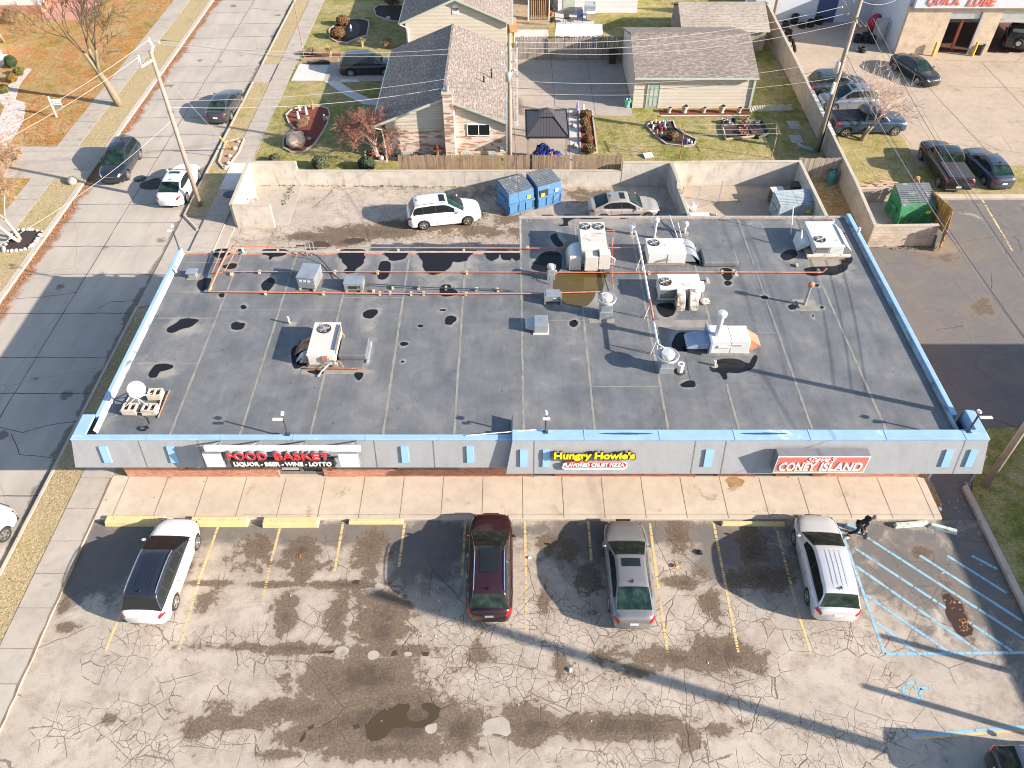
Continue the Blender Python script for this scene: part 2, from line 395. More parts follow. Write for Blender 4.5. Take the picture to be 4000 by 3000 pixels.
struct('parking_lot_apron', MB().sheet([(-18.6,-30),(60,-30),(60,7),(-18.6,7)], 0.0), M['lot'])

n = N('ground_soil'); p = n.pos()
M['soil'] = n.done(n.ramp(n.noise(p, .4, 6, .65), [(.3, (.15,.12,.09)), (.7, (.27,.22,.16))]), .95)
struct('ground', MB().sheet([(-600,-400),(600,-400),(600,900),(-600,900)], -.12), M['soil'])

ASTAIN = [(1250,925,160,16,.9),(1450,905,220,26,.85),(1900,905,260,26,.6),(1650,880,200,25,.8),(2000,860,120,30,.5),(1350,945,60,14,1.1),(1240,955,50,12,1.1),(2300,760,90,30,.6)]
ACR = [(1500,930,900,40,.75),(1400,800,250,60,.35),(1900,930,300,40,.9),(1050,900,100,50,.7)]
AFR = [(2000,760,400,60,.5),(1600,735,400,14,.45)]
grid_sheet('alley_pavement', -18.6, 22.6, 34.0, 48.9, .16, 0.0, M['lot'],
  {'stain': lambda X, Y: smooth_blobs(X, Y, ASTAIN), 'fresh': lambda X, Y: smooth_blobs(X, Y, AFR), 'crackle': lambda X, Y: smooth_blobs(X, Y, ACR)})
RFR = [(3800,1150,900,500,.95),(3700,950,500,300,.55),(3900,850,400,200,.5)]
grid_sheet('side_parking_lot', 19.25, 75.0, 20.62, 46.6, .25, 0.004, M['lot'],
  {'stain': lambda X, Y: smooth_blobs(X, Y, [(3850,1200,40,40,.7),(3700,1000,80,40,.5),(3830,1210,60,30,.6)]), 'fresh': lambda X, Y: np.maximum(.85*np.ones_like(X)-.02*np.clip(Y-36,0,9), smooth_blobs(X, Y, RFR)), 'crackle': lambda X, Y: .02*np.ones_like(X)})

def road_mat():
    n = N('street_concrete'); p = n.pos(); xyz = n.sep(p)
    a = n.noise(p, .25, 5, .6); g = n.noise(p, 30, 4, .75)
    c = n.ramp(a, [(.3, (.39,.345,.295)), (.6, (.465,.41,.35)), (.8, (.50,.44,.375))])
    c = n.mix(1, c, n.ramp(g, [(.25, .82), (.7, 1.1)]), 'MULTIPLY')
    pt = n.noise(n.mapping(p, (1,.18,1)), 1.1, 4, .6); c = n.mix(1, c, n.ramp(pt, [(.3, .88), (.7, 1.05)]), 'MULTIPLY')
    s = n.voro(n.mapping(p, (1,1,1), loc=(3,1,0)), .42, 'F1', 0); s2 = n.noise(p, 3, 4, .7)
    c = n.mix(n.m('MULTIPLY', n.sstep(n.m('ADD', n.m('MULTIPLY', s, -1), n.m('MULTIPLY', s2, .3)), -.02, .06), .75), c, (.13,.10,.075))
    wob = n.m('MULTIPLY', n.noise(n.mapping(p, (.3,.5,1)), 1, 5, .7), 1.5)
    gd = n.sstep(n.m('ADD', xyz[0], wob), -21.25, -21.05); gd2 = n.sstep(n.m('ADD', n.m('MULTIPLY', xyz[0], -1), n.m('MULTIPLY', wob, 1.25)), 29.75, 30.2)
    c = n.mix(n.m('MULTIPLY', gd, .75), c, (.13,.105,.08))
    lf = n.ramp(n.noise(p, 11, 3, .8), [(.35, (.10,.05,.03)), (.5, (.25,.11,.045)), (.65, (.42,.22,.10))])
    c = n.mix(n.m('MULTIPLY', gd2, .85), c, lf)
    e = n.voro(n.mix(.3, p, n.noise(p, .5, 4, .6, out=1)), .16, 'DISTANCE_TO_EDGE')
    c = n.mix(n.m('MULTIPLY', n.m('LESS_THAN', e, .0012), .45), c, (.12,.095,.07))
    return n.done(c, .88, bump=g, bs=.3, bd=.015, spec=.3)
M['road'] = road_mat()
M['joint'] = M_('joint_tar', (.075,.062,.05), .9, scale=5)
struct('road', MB().sheet([(-29.6,-60),(-21.6,-60),(-21.6,260),(-29.6,260)], 0.0), M['road'])
j = MB(); rnd = random.Random(4)
def wob_line(mb, a, b, w, z, n=14, amp=.05, rn=rnd):
    a = Vector((*a, z)); b = Vector((*b, z)); d = (b-a); t = d.normalized(); s = Vector((-t.y, t.x, 0))
    pr = None
    for i in range(n+1):
        q = a + d*(i/n) + s*rn.uniform(-amp, amp)*(0 if i in (0, n) else 1); ww = w*rn.uniform(.6, 1.2)/2
        cur = (q - s*ww, q + s*ww)
        if pr: mb.quad(pr[0], pr[1], cur[1], cur[0])
        pr = cur
for y0 in range(-30, 150, 10): wob_line(j, (-25.62, y0), (-25.62, y0+10), .045, .004, 10, .02)
ys = [G(0, v)[1] for v in (2750, 2350, 1936, 1536, 1396, 1224, 1071, 962, 870)]
for y in ys: wob_line(j, (-29.6, y), (-21.6, y), .05, .004, 16, .03)
y = G(0, 800)[1]
while y < 150: 
    wob_line(j, (-29.6, y), (-25.62, y+.1), .05, .004, 8, .03); wob_line(j, (-25.62, y+rnd.choice([0, .5, 1.2])), (-21.6, y+.3), .05, .004, 8, .03); y += 3.05
for pts in ([(0,1670),(90,1690),(180,1662),(300,1645)], [(45,1692),(75,1775),(200,1788)], [(25,1171),(170,1160),(300,1142)], [(380,1208),(430,1180),(540,1174)], [(1000,190),(1090,200)]):
    for a, b in zip(pts, pts[1:]): wob_line(j, G(*a), G(*b), .04, .005, 5, .03)
struct('road_joints', j, M['joint'])
M['kerb'] = conc_mat('kerb_concrete', (.52,.44,.36), .35)
k = MB(); k.prism([(-29.98,-60),(-29.6,-60),(-29.6,49.4),(-29.98,49.2)], -.1, .13); k.prism([(-29.98,53.6),(-29.6,53.4),(-29.6,200),(-29.98,200)], -.1, .13)
struct('left_kerb', k, M['kerb'], bev=.03)
ya, yb = 35.3, 44.6; yc, yd = G(0,325)[1], G(0,253)[1]
k = MB()
for (p0, p1) in ((-60, ya), (yb, yc), (yd, 200)): k.box(-21.6, -21.44, p0, p1, -.1, .13)
struct('right_kerb', k, M['kerb'], bev=.02)
k = MB(); k.tube([(-21.5,ya-.0,.06),(-20.9,ya+.25,.06),(-20.1,ya-.25,.06)], .07, 6); k.tube([(-21.5,yb,.06),(-20.2,yb-1.6,.06)], .09, 6)
struct('driveway_kerb', k, M['kerb'])

M['lawn'] = lawn_mat('winter_turf', .05); M['lawnleaf'] = lawn_mat('turf_with_leaves', .04, .50); M['lawngreen'] = lawn_mat('greener_turf', .0)
M['lawndry'] = lawn_mat('dry_turf', .19, .0)
g = MB()
for (p0, p1) in ((-60, ya-.1), (yb, yc), (yd, 200)): g.box(-21.44, -20.05, p0, p1, -.1, .10)
struct('verge_grass', g, M['lawndry'])
struct('side_grass', MB().box(-18.6, -17.86, 23.0, 34.8, -.1, .11), M['lawngreen'])
g = MB(); g.prism([(-31.9,-60),(-29.98,-60),(-29.98,49.2),(-31.9,49.2)], -.1, .11); g.prism([(-31.9,53.6),(-29.98,53.6),(-29.98,200),(-31.9,200)], -.1, .11)
struct('far_verge_grass', g, M['lawndry'])
g = MB(); g.prism([(-70,-60),(-33.5,-60),(-33.5,49.4),(-70,49.4)], -.1, .11); g.prism([(-70,53.5),(-33.5,53.5),(-33.5,200),(-70,200)], -.1, .11)
struct('far_yard_grass', g, M['lawnleaf'])
struct('yard_grass', MB().box(-18.6, 23.0, 48.75, 200, -.1, .10), M['lawngreen'])

M['side'] = conc_mat('sidewalk_concrete', (.45,.395,.335), .35); M['side2'] = conc_mat('walk_concrete', (.58,.495,.395), .55); M['newc'] = conc_mat('new_concrete', (.62,.59,.55), .05)
struct('right_sidewalk', MB().box(-20.05, -18.6, -60, 200, -.1, .12), M['side'])
struct('left_sidewalk', MB().box(-33.5, -31.9, -60, 200, -.1, .12), M['side'])
struct('left_driveway', MB().prism([(-75,49.4),(-29.6,49.2),(-29.6,53.6),(-75,53.5)], -.1, .125), M['side'])
struct('driveway_apron', MB().prism([(-21.6,ya),(-20.05,ya),(-20.05,yb),(-21.6,yb)], -.1, .03), M['side'])
struct('yard_apron', MB().box(-21.62,-20.05,yc,yd,-.1,.04), M['side'])
struct('driveway_throat', MB().prism([(-18.6,ya),(-17.9,ya),(-17.9,yb-1.2),(-18.6,yb)], -.1, .05), M['side'])
j = MB(); y = -30
vs = [v for v in (2250+640/2.212, 2250+945/2.212, 2250+288/2.212, 1500+1650/2.212, 1500+1370/2.212, 1500+1088/2.212, 1500+825/2.212)]
for v in vs: wob_line(j, (-20.05, G(0,v)[1]), (-18.6, G(0,v)[1]), .03, .125, 6, .01)
y = 24.5
while y < 140: wob_line(j, (-20.05,y), (-18.6,y), .03, .125, 6, .01); wob_line(j, (-33.5,y), (-31.9,y), .03, .13, 6, .01); y += 1.83
for x in (-36.5, -39.8): wob_line(j, (x,49.4), (x,53.5), .03, .131, 6, .01)
wob_line(j, (-18.62, -10), (-18.62, 22.9), .10, .124, 80, .03); wob_line(j, (-18.62, 35), (-18.62, 60), .04, .124, 40, .02)
struct('front_walk', MB().box(-18.58, 19.13, 20.62, 23.05, -.1, .13), M['side2'], bev=.015)
for k in range(21):
    x = -17.80+1.829*k
    if x < 19: wob_line(j, (x,20.64), (x,22.96), .026, .135, 8, .006)
wob_line(j, (-12, 20.83), (19.1, 20.83), .018, .135, 60, .004); wob_line(j, (-18.58, 20.70), (-12, 20.72), .02, .135, 20, .006)
struct('sidewalk_joints', j, M_('sidewalk_joint', (.21,.155,.105), .9))
def blotch(name, pts, z, mat): return struct(name, MB().sheet(pts, z), mat)
def blob_poly(cx, cy, rx, ry, seed, n=26, amp=.28):
    rn = random.Random(seed); ph = [(rn.uniform(0, 6.28), rn.uniform(.3, 1)) for _ in range(5)]
    out = []
    for i in range(n):
        a = 2*math.pi*i/n; k = 1 + amp*sum(w*math.sin((m+2)*a+p_) for m, (p_, w) in enumerate(ph))/3
        out.append((cx+rx*k*math.cos(a), cy+ry*k*math.sin(a)))
    return out
M['walkstain'] = M_('walk_stain', (.33,.22,.10), .8, scale=3)
x, y = G(2868, 1888); struct('walk_stain', MB().sheet(blob_poly(x, y, .38, .33, 3, amp=.4), .136), M['walkstain'])

M['dirt'] = lawn_mat('weedy_dirt', .09, .3)
struct('weed_strip', MB().sheet([(19.1,20.6),(19.5,21.5),(19.45,28),(19.75,36),(20.1,41),(22.4,41.2),(22.2,42),(19.1,42)], .012), M['dirt'])
struct('gravel_patch', MB().sheet([G(*q) for q in [(3400,965),(3450,960),(3640,955),(3700,935),(3760,968),(3735,985),(3640,1000),(3560,985),(3450,968)]], .014), M['soil'])
struct('island_grass', MB().prism([G(*q) for q in [(3267,531),(3400,524),(3495,522),(3530,545),(3575,640),(3600,740),(3600,765),(3350,765)]], -.1, .10), M['lawn'])
struct('corner_grass', MB().prism([(21.0,22.0),(22.6,25.2),(23.4,26.0),(60,27),(60,-30),(21.0,-30)], -.1, .12), M['lawngreen'])
struct('corner_kerb', MB().prism([(20.72,22.4),(21.0,22.55),(21.02,-30),(20.78,-30)], -.1, .17), M['kerb'], bev=.02)
yk = G(0, 775)[1]
struct('side_lot_kerb', MB().box(26.8, 75, yk-.1, yk+.35, -.1, .14), M['kerb'], bev=.03)
struct('side_lot_grass', MB().box(26.8, 75, yk+.35, 50.9, -.1, .11), M['lawn'])
M['tanconc'] = conc_mat('garage_forecourt_concrete', (.47,.375,.285), .45, .25)
struct('forecourt', MB().sheet([(22.0,50.9),(75,50.9),(75,78),(22,78)], .02), M['tanconc'])
j = MB()
for a, b in (((3488,560),(3600,760)), ((3500,205),(3900,640)), ((3650,235),(4000,245)), ((3700,340),(4000,345)),((3700,560),(4000,600)),((3830,240),(4000,420))):
    wob_line(j, G(*a), G(*b), .03, .026, 20, .03)
struct('forecourt_joints', j, M['joint'])

def stripe(mb, a, b, w, z, rn, frag=.06, wear=.12):
    """a painted line of many small irregular pieces, some worn off"""
    A = Vector((*G(*a), z)); B = Vector((*G(*b), z)); d = B-A; L = d.length; t = d.normalized(); s = Vector((-t.y, t.x, 0)); n = max(2, int(L/frag))
    for i in range(n):
        if rn.random() < wear: continue
        a0, a1 = L*i/n, L*(i+1)/n; e0, e1 = rn.uniform(-.012,.012), rn.uniform(-.012,.012)
        mb.quad(A+t*a0+s*(-w/2+e0), A+t*a1+s*(-w/2+e0), A+t*a1+s*(w/2+e1), A+t*a0+s*(w/2+e1))
rn = random.Random(9); y1 = MB()
for a, b, wr in (((608,2058),(414,2539),.05),((852,2058),(780,2260),.08),((780,2260),(698,2541),.35),((1093,2065),(1060,2190),.1),((1060,2190),(1027,2340),.5),((1341,2038),(1307,2232),.12),
  ((1581,2042),(1558,2214),.12),((1818,2031),(1805,2250),.2),((2050,2036),(2054,2250),.06),((2054,2250),(2056,2476),.55),((2298,2036),(2310,2192),.15),
  ((2538,2040),(2565,2250),.04),((2565,2250),(2608,2548),.35),((2787,2040),(2884,2548),.16),((3032,2060),(3120,2400),.3),((3120,2400),(3168,2553),.05)):
    stripe(y1, a, b, .11, .006, rn, .022, wr*1.1+.03)
stripe(y1, (3560,2884), (4000,2852), .11, .006, rn, .07, .05)
stripe(y1, (3835,778), (3955,980), .12, .010, rn, .08, .2)
struct('parking_lines', y1, M['yellow'])
M['bluepaint'] = M_('faded_blue_paint', (.25,.45,.57), .8, 0, var=.16, scale=4, dirt=.1, dcol=(.36,.38,.38))
b1 = MB()
for a, b in (((3276,2042),(3346,2241)),((3346,2241),(3457,2557)),((3452,2555),(4100,2548)),((3384,2325),(3701,2544)),((3344,2212),(3823,2544)),((3337,2140),(3705,2381)),((3768,2420),(3954,2544)),
  ((3339,2069),(4000,2494)),((3592,2169),(3990,2424)),((3698,2169),(3931,2316)),((3796,2171),(3895,2223)),((3423,2431),(3579,2548)),((3558,2874),(4100,2832))):
    stripe(b1, a, b, .12, .007, rn, .03, .07)
def arcpts(c, r, a0, a1, n=12): return [(c[0]+r*math.cos(R(a0+(a1-a0)*i/n)), c[1]+.78*r*math.sin(R(a0+(a1-a0)*i/n))) for i in range(n+1)]
for pl in (arcpts((3570,2698), 42, 300, 110), [(3558,2740),(3600,2722)], [(3572,2690),(3637,2687)], [(3600,2690),(3594,2722)]):
    for a, b in zip(pl, pl[1:]): stripe(b1, a, b, .12, .007, rn, .03, .08)
struct('hatched_markings', b1, M['bluepaint'])

def water_mat(name, col, rough=.03):
    n = N(name); return n.done(col, rough, spec=.5, coat=.3, bump=n.noise(n.pos(), 3, 2, .5), bs=.02, bd=.01)
M['mud'] = water_mat('muddy_water', (.075,.052,.026)); M['wet'] = (lambda n: n.done((.016,.016,.019), .10, spec=.22))(N('clear_puddle_water')); M['leafwater'] = water_mat('dark_leafy_water', (.06,.035,.022))
def puddle(pts, mat, z=.005, label=None):
    rn = random.Random(len(pts)+int(pts[0][0])); P = [G(*q, z) for q in pts]; out = []
    for (a, b) in zip(P, P[1:]+P[:1]):
        L = math.hypot(b[0]-a[0], b[1]-a[1]); n = max(1, int(L/.12))
        for i in range(n):
            f = i/n; e = 0 if i == 0 else rn.uniform(-.035,.035)
            out.append((a[0]+(b[0]-a[0])*f+e, a[1]+(b[1]-a[1])*f+e))
    return struct('puddle', MB().sheet(out, z), mat)
zz = lambda L: [(1000+x/2.212, 2250+y/2.212) for x, y in L]
puddle(zz([(940,1290),(1010,1230),(1080,1160),(1180,1140),(1230,1105),(1320,1103),(1335,1140),(1295,1190),(1330,1250),(1420,1255),(1490,1220),(1500,1180),(1440,1150),(1430,1110),(1490,1092),(1560,1120),(1598,1140),(1580,1220),(1520,1270),(1460,1300),(1440,1315),(1330,1300),(1230,1310),(1180,1320),(1120,1390),(1060,1420),(1000,1430),(960,1400)]), M['mud'])
puddle(zz([(525,660),(600,645),(680,645),(670,665),(560,668)]), M['mud']); puddle(zz([(1165,690),(1180,650),(1215,640),(1225,680)]), M['mud']); puddle(zz([(1430,655),(1495,655),(1490,695),(1440,690)]), M['mud'])
puddle(zz([(370,1440),(395,1380),(425,1340),(430,1390),(400,1430)]), M['mud']); puddle(zz([(440,1310),(500,1280),(500,1310),(460,1330)]), M['mud']); puddle(zz([(835,1290),(890,1275),(900,1310),(850,1325)]), M['mud'])
puddle(zz([(825,50),(860,30),(905,40),(880,70),(840,70)]), M['mud'])
puddle(zz([(360,-770),(460,-770),(470,-690),(380,-690)]), M['mud'])
puddle([(3000+x/2.212, 2250+y/2.212) for x, y in [(1510,170),(1560,150),(1620,200),(1680,240),(1700,320),(1730,400),(1775,450),(1760,510),(1690,530),(1640,500),(1600,440),(1560,380),(1535,300),(1540,230)]], M['leafwater'], .009)
a_ = lambda L: [(1000+x/2.212, 750+y/2.212) for x, y in L]
puddle(a_([(760,440),(775,405),(850,395),(935,400),(940,420),(900,440),(830,446)]), M['mud']); puddle(a_([(470,470),(480,435),(520,422),(600,430),(640,450),(640,475)]), M['mud'])
M['palepatch'] = conc_mat('pale_patch', (.43,.38,.32), .5)
for (pts) in ([(680,640),(720,605),(780,610),(810,640),(790,680),(730,695),(690,670)], [(960,700),(975,650),(1040,640),(1075,680),(1050,715),(990,730)], [(1280,690),(1280,660),(1330,655),(1355,670),(1340,695)], [(1455,1335),(1470,1290),(1530,1275),(1568,1268),(1562,1345),(1500,1370)],
  [(1945,1290),(2010,1230),(2180,1210),(2212,1400),(2040,1350),(1970,1400)], [(1020,100),(1040,60),(1090,60),(1115,95),(1090,115)]):
    P = [G(*q) for q in zz(pts)]; out = []
    for i in range(len(P)):
        a, b, c = P[i-1], P[i], P[(i+1) % len(P)]
        out += [((a[0]+3*b[0])/4, (a[1]+3*b[1])/4), ((c[0]+3*b[0])/4, (c[1]+3*b[1])/4)]
    struct('pavement_patch', MB().sheet(out, .0045), M['palepatch'])
ZR = 4.05
def brick_mat(name, c1, c2, mort, w=.22, h=.075, ms=.008, scale=1.0, extra=None):
    n = N(name); p = n.pos(); s = n.sep(p); v = n.comb(n.m('ADD', s[0], s[1]), s[2])
    b = n.brick(v, w, h, c1, c2, mort, ms); c = b[0]
    c = n.mix(1, c, n.ramp(n.noise(p, 1.3, 5, .6), [(.3, .8), (.7, 1.1)]), 'MULTIPLY')
    c = n.mix(1, c, n.ramp(n.noise(n.mapping(p, (4.5,4.5,13)), 1, 2, .6), [(.3, .72), (.5, 1), (.7, 1.2)]), 'MULTIPLY')
    return n.done(c, .9, bump=b[1], bs=-.5, bd=.008, spec=.25)
M['brick'] = brick_mat('red_brick', (.50,.20,.125), (.37,.13,.08), (.52,.36,.27))
M['fascia'] = M_('grey_stucco', (.355,.362,.378), .85, 0, var=.10, scale=1.3, stretch=(1.6,1.6,.5), fine=30, bs=.5)
M['bluecap'] = M_('blue_coping', (.29,.455,.665), .45, 0, var=.14, scale=1.1, dirt=.08, dcol=(.50,.60,.70))
M['bluepanel'] = M_('blue_panel', (.27,.48,.70), .5, 0, var=.06)
M['seam'] = M_('panel_joint', (.16,.16,.165), .8); M['seamlt'] = M_('panel_joint_light', (.5,.49,.47), .7)

DUST = [(1700,1100,120,60,.7),(1460,1240,50,130,.7),(1430,1180,60,50,.6),(1400,1450,60,20,1),(1440,1380,25,90,.9),(1650,1050,60,40,.8),(2000,1000,60,40,.5),(2250,980,60,30,.5),(2600,860,300,20,.6),(2700,930,60,60,.6),
 (2450,1300,60,30,.4),(2700,1430,90,60,.6),(2800,1480,150,30,.5),(3100,870,40,60,.9),(3300,1080,100,40,.7),(3420,1120,60,70,.5),(3500,1250,60,120,.4),(3560,1400,40,120,.4),(1120,1180,60,60,.3),(1750,1330,60,40,.4),
 (2240,1330,40,30,.5),(2245,1400,30,15,.6),(2900,870,200,15,.6),(450,1620,60,100,.5),(1000,1420,100,60,.4),(1500,1020,50,60,.7),(1820,1020,60,40,.6),(1640,1060,40,40,.8)]
A2 = (1000,750); A1 = (0,750); A3 = (2000,750); A4 = (3000,750)
PUD = []
for L in ([(50,500),(90,495),(240,495),(280,505),(255,545),(200,560),(150,560),(125,588),(110,580),(120,555),(70,540)], [(430,490),(530,490),(520,500),(440,505)],  [(735,495),(940,495),(950,520),(930,540),(950,570),(930,585),(935,610),(910,640),(865,665),(850,700),(780,710),(760,680),(800,655),(745,605),(745,580),(710,560),(725,520)],  [(1125,510),(1200,500),(1300,505),(1318,525),(1290,580),(1200,598),(1150,590),(1150,570),(1110,545)], [(1365,497),(1920,497),(1890,520),(1830,570),(1830,595),(1750,610),(1700,600),(1685,650),(1610,700),(1520,722),(1460,680),(1440,640),(1445,600),(1410,560),(1400,520)],  [(1975,497),(2212,497),(2212,590),(2140,590),(2120,570),(2115,530),(2100,530),(2100,570),(2060,590),(2035,600),(1990,570),(1985,530)], [(1080,600),(1130,595),(1165,610),(1165,680),(1140,740),(1100,762),(1050,750),(1060,650)],  [(60,780),(120,735),(165,760),(160,800),(110,860),(60,850),(45,810)], [(1590,830),(1620,800),(1680,800),(1690,830),(1745,860),(1740,890),(1640,908),(1590,890)], [(930,1040),(980,1015),(1050,1015),(1055,1050),(1000,1098),(940,1088),(925,1065)],  [(1585,1015),(1640,1012),(1640,1030),(1590,1028)], [(1645,1080),(1690,1065),(1735,1085),(1730,1115),(1705,1130),(1690,1150),(1640,1145),(1633,1120)], [(1395,1155),(1420,1143),(1430,1150),(1450,1150),(1440,1170),(1410,1172)],  [(1238,1310),(1275,1294),(1320,1305),(1310,1325),(1265,1334)], [(1250,1465),(1270,1456),(1285,1468),(1268,1480)], [(300,1370),(340,1320),(430,1330),(460,1480),(340,1540),(310,1480)], [(440,1545),(580,1540),(590,1570),(520,1580),(450,1560)], [(850,1560),(930,1560),(925,1600),(890,1635),(855,1600)],): PUD.append((L, A2))
for L in ([(1440,1180),(1530,1130),(1560,1100),(1620,1090),(1700,1100),(1725,1110),(1650,1170),(1570,1185),(1500,1220),(1450,1215)], [(2000,1140),(2040,1120),(2070,1130),(2125,1135),(2100,1185),(2050,1195),(2000,1185)], [(2080,985),(2110,972),(2138,1000),(2110,1018),(2085,1010)],  [(1320,1520),(1350,1490),(1430,1482),(1505,1500),(1490,1525),(1430,1545),(1380,1555),(1355,1605),(1300,1608),(1280,1580)], [(1850,510),(1890,490),(1985,490),(2000,530),(1950,560),(1890,575),(1845,550)], [(1920,640),(2000,615),(2050,620),(2040,660),(1980,670),(1930,655)],  [(1710,770),(1770,745),(1835,745),(1800,830),(1740,860),(1705,820)], [(2050,495),(2120,495),(2100,515),(2060,515)], [(1885,880),(1945,875),(1935,910),(1905,915)], [(1180,1900),(1240,1850),(1300,1880),(1290,1910),(1220,1930)],): PUD.append((L, A1))
for L in ([(400,285),(450,280),(440,200),(480,192),(640,205),(760,215),(900,195),(1110,190),(1110,205),(980,235),(880,215),(700,240),(560,225),(490,250),(480,280),(500,292),(420,298)], [(240,197),(365,197),(340,222),(290,225)], [(140,243),(155,240),(158,248),(144,250)],  [(500,1120),(545,1100),(577,1130),(560,1160),(530,1172),(500,1150)], [(0,500),(55,500),(75,580),(40,600),(0,570)], [(170,640),(240,540),(300,510),(430,520),(430,690),(290,700),(170,670)],  [(365,700),(560,700),(790,700),(830,715),(800,760),(800,830),(720,870),(710,920),(650,990),(560,995),(430,960),(420,880),(360,860)], [(1795,665),(1850,655),(1900,670),(1910,740),(1880,765),(1840,760)], [(1835,775),(1870,762),(1908,790),(1870,815),(1840,800)],  [(2145,905),(2180,893),(2212,905),(2212,928),(2170,928)], [(1700,1510),(1790,1440),(1950,1440),(2050,1490),(2075,1430),(2105,1405),(2127,1430),(2085,1530),(1960,1570),(1850,1560),(1865,1610),(1830,1630),(1790,1560),(1720,1555)],  [(1450,1665),(1520,1628),(1580,1632),(1590,1690),(1480,1690)], [(1370,1330),(1420,1220),(1500,1205),(1500,1290),(1530,1380),(1420,1380)], [(325,380),(385,350),(400,400),(455,460),(400,480),(350,440)], [(1240,970),(1330,955),(1400,960),(1410,1060),(1330,1090),(1270,1050)],  [(530,1125),(540,1110),(560,1120)],): PUD.append((L, A3))
for L in ([(635,545),(690,538),(735,570),(725,610),(695,630),(680,680),(570,725),(480,715),(400,730),(330,715),(310,650),(640,640)], [(400,805),(430,795),(447,808),(420,822)], [(170,985),(210,968),(250,980),(240,1015),(195,1020)], [(448,995),(468,985),(485,998),(465,1012)], [(100,550),(160,500),(240,495),(260,560),(150,600)], [(380,1060),(395,1060),(395,1090)],): PUD.append((L, A4))
for L, o in PUD:
    us = [o[0]+x/2.212 for x, y in L]; vs = [o[1]+y/2.212 for x, y in L]; DUST.append(((min(us)+max(us))/2, (min(vs)+max(vs))/2, (max(us)-min(us))*.62+6, (max(vs)-min(vs))*.62+6, 1.15))
def dust_f(X, Y):
    out = np.zeros_like(X)
    for (u, v, ru, rv, s) in DUST:
        cx, cy = G(u, v, ZR); ax = abs(G(u+ru, v, ZR)[0]-cx); ay = abs(G(u, v-rv, ZR)[1]-cy)
        out = np.maximum(out, s*np.exp(-(((X-cx)/ax)**2+((Y-cy)/ay)**2)))
    return out
def roof_mat():
    n = N('roof_membrane'); p = n.pos(); s = n.sep(p); d = n.attr('dust')
    a = n.noise(p, .55, 7, .7, dist=.3); st = n.noise(n.mapping(p, (1.6,.3,1)), 1.0, 5, .65); g = n.noise(p, 22, 3, .7)
    c = n.ramp(a, [(.3, (.105,.113,.122)), (.5, (.150,.156,.162)), (.7, (.215,.213,.207))])
    c = n.mix(1, c, n.ramp(st, [(.3, .84), (.5, 1), (.7, 1.12)]), 'MULTIPLY')
    c = n.mix(1, c, n.ramp(g, [(.3, .78), (.7, 1.2)]), 'MULTIPLY')
    dm = n.sstep(n.m('ADD', d, n.m('MULTIPLY', n.m('SUBTRACT', n.noise(p, 1.1, 7, .72, dist=1.2), .5), 1.6)), .35, .95)
    c = n.mix(n.m('MULTIPLY', dm, .6), c, (.36,.33,.285))
    v1 = n.voro(p, 1.05, 'F1', 0); c = n.mix(n.m('MULTIPLY', n.m('LESS_THAN', v1, .065), .45), c, (.035,.035,.038))
    hy = n.m('ABSOLUTE', n.m('SUBTRACT', n.m('FRACT', n.m('DIVIDE', s[1], 3.4)), .5))
    return n.done(c, .62, bump=n.m('ADD', n.m('MULTIPLY', st, 2), g), bs=.22, bd=.02, spec=.35)
M['roof'] = roof_mat(); M['roofseam'] = M_('roof_seam_tape', (.26,.24,.21), .75, 0, var=.3, scale=1.5)
M['flash'] = M_('whitened_flashing', (.34,.41,.46), .6, 0, var=.35, scale=2, dirt=.4, dcol=(.11,.12,.12))

shop = thing('strip_mall', 'long low brick shop building with black flat roof and grey mansard front trimmed in blue', 'shop building', (0, 30, 0))
def gx(u, v=1868): return G(u, v)[0]
Yw = 22.97
w = MB()
ops = [(gx(1097), gx(1271)), (gx(2086), gx(2165)), (gx(2714), gx(2796)), (gx(2945), gx(3025)), (gx(3079), gx(3167))]
edges = [-17.85] + [q for o_ in ops for q in o_] + [19.1]
for a, b in zip(edges[::2], edges[1::2]): w.box(a, b, Yw, Yw+.3, 0, 2.75)
for a, b in ops: w.box(a, b, Yw+.01, Yw+.29, 2.25, 2.75)
w.box(-17.85, -17.55, Yw+.31, 35.16, 0, 4.0); w.box(18.8, 19.1, Yw+.31, 38.5, 0, 4.0)
w.box(-17.54, .43, 34.86, 35.16, 0, 4.0); w.box(.43, 18.79, 38.2, 38.5, 0, 4.0); w.box(.43, .73, 35.17, 38.19, 0, 4.0)
w.b_('wall', M['brick'], shop)
MB().box(-17.84, 19.09, Yw+.012, Yw+.29, 2.76, 4.0).b_('upper_wall', M['fascia'], shop)
M['winframe'] = M_('window_frame_dark', (.20,.18,.16), .5)
def shopwin(a, b, y0=Yw-.02):
    f = MB(); f.box(a, b, y0-.06, y0, .82, .90); f.box(a, b, y0-.06, y0, 2.0, 2.08); f.box(a, a+.07, y0-.06, y0, .90, 2.0); f.box(b-.07, b, y0-.06, y0, .90, 2.0); f.box((a+b)/2-.03, (a+b)/2+.03, y0-.06, y0, .90, 2.0)
    fo = f.b_('window', M['winframe'], shop); MB().box(a+.07, b-.07, y0-.03, y0-.01, .9, 2.0).b_('pane', M['glass'], fo); return fo
shopwin(gx(760), gx(1035)); shopwin(gx(1330), gx(1545)); shopwin(gx(1560), gx(1790))
MB().box(gx(744), gx(1045), Yw-.1, Yw, .70, .80).b_('sill', M['brick'], shop)
MB().box(gx(1310), gx(1800), Yw-.1, Yw, .70, .80).b_('sill', M['brick'], shop)
MB().box(gx(1791), gx(1972), Yw-.14, Yw, 0.9, 2.3).b_('brick_panel', M['brick'], shop, label='darker projecting brick panel')
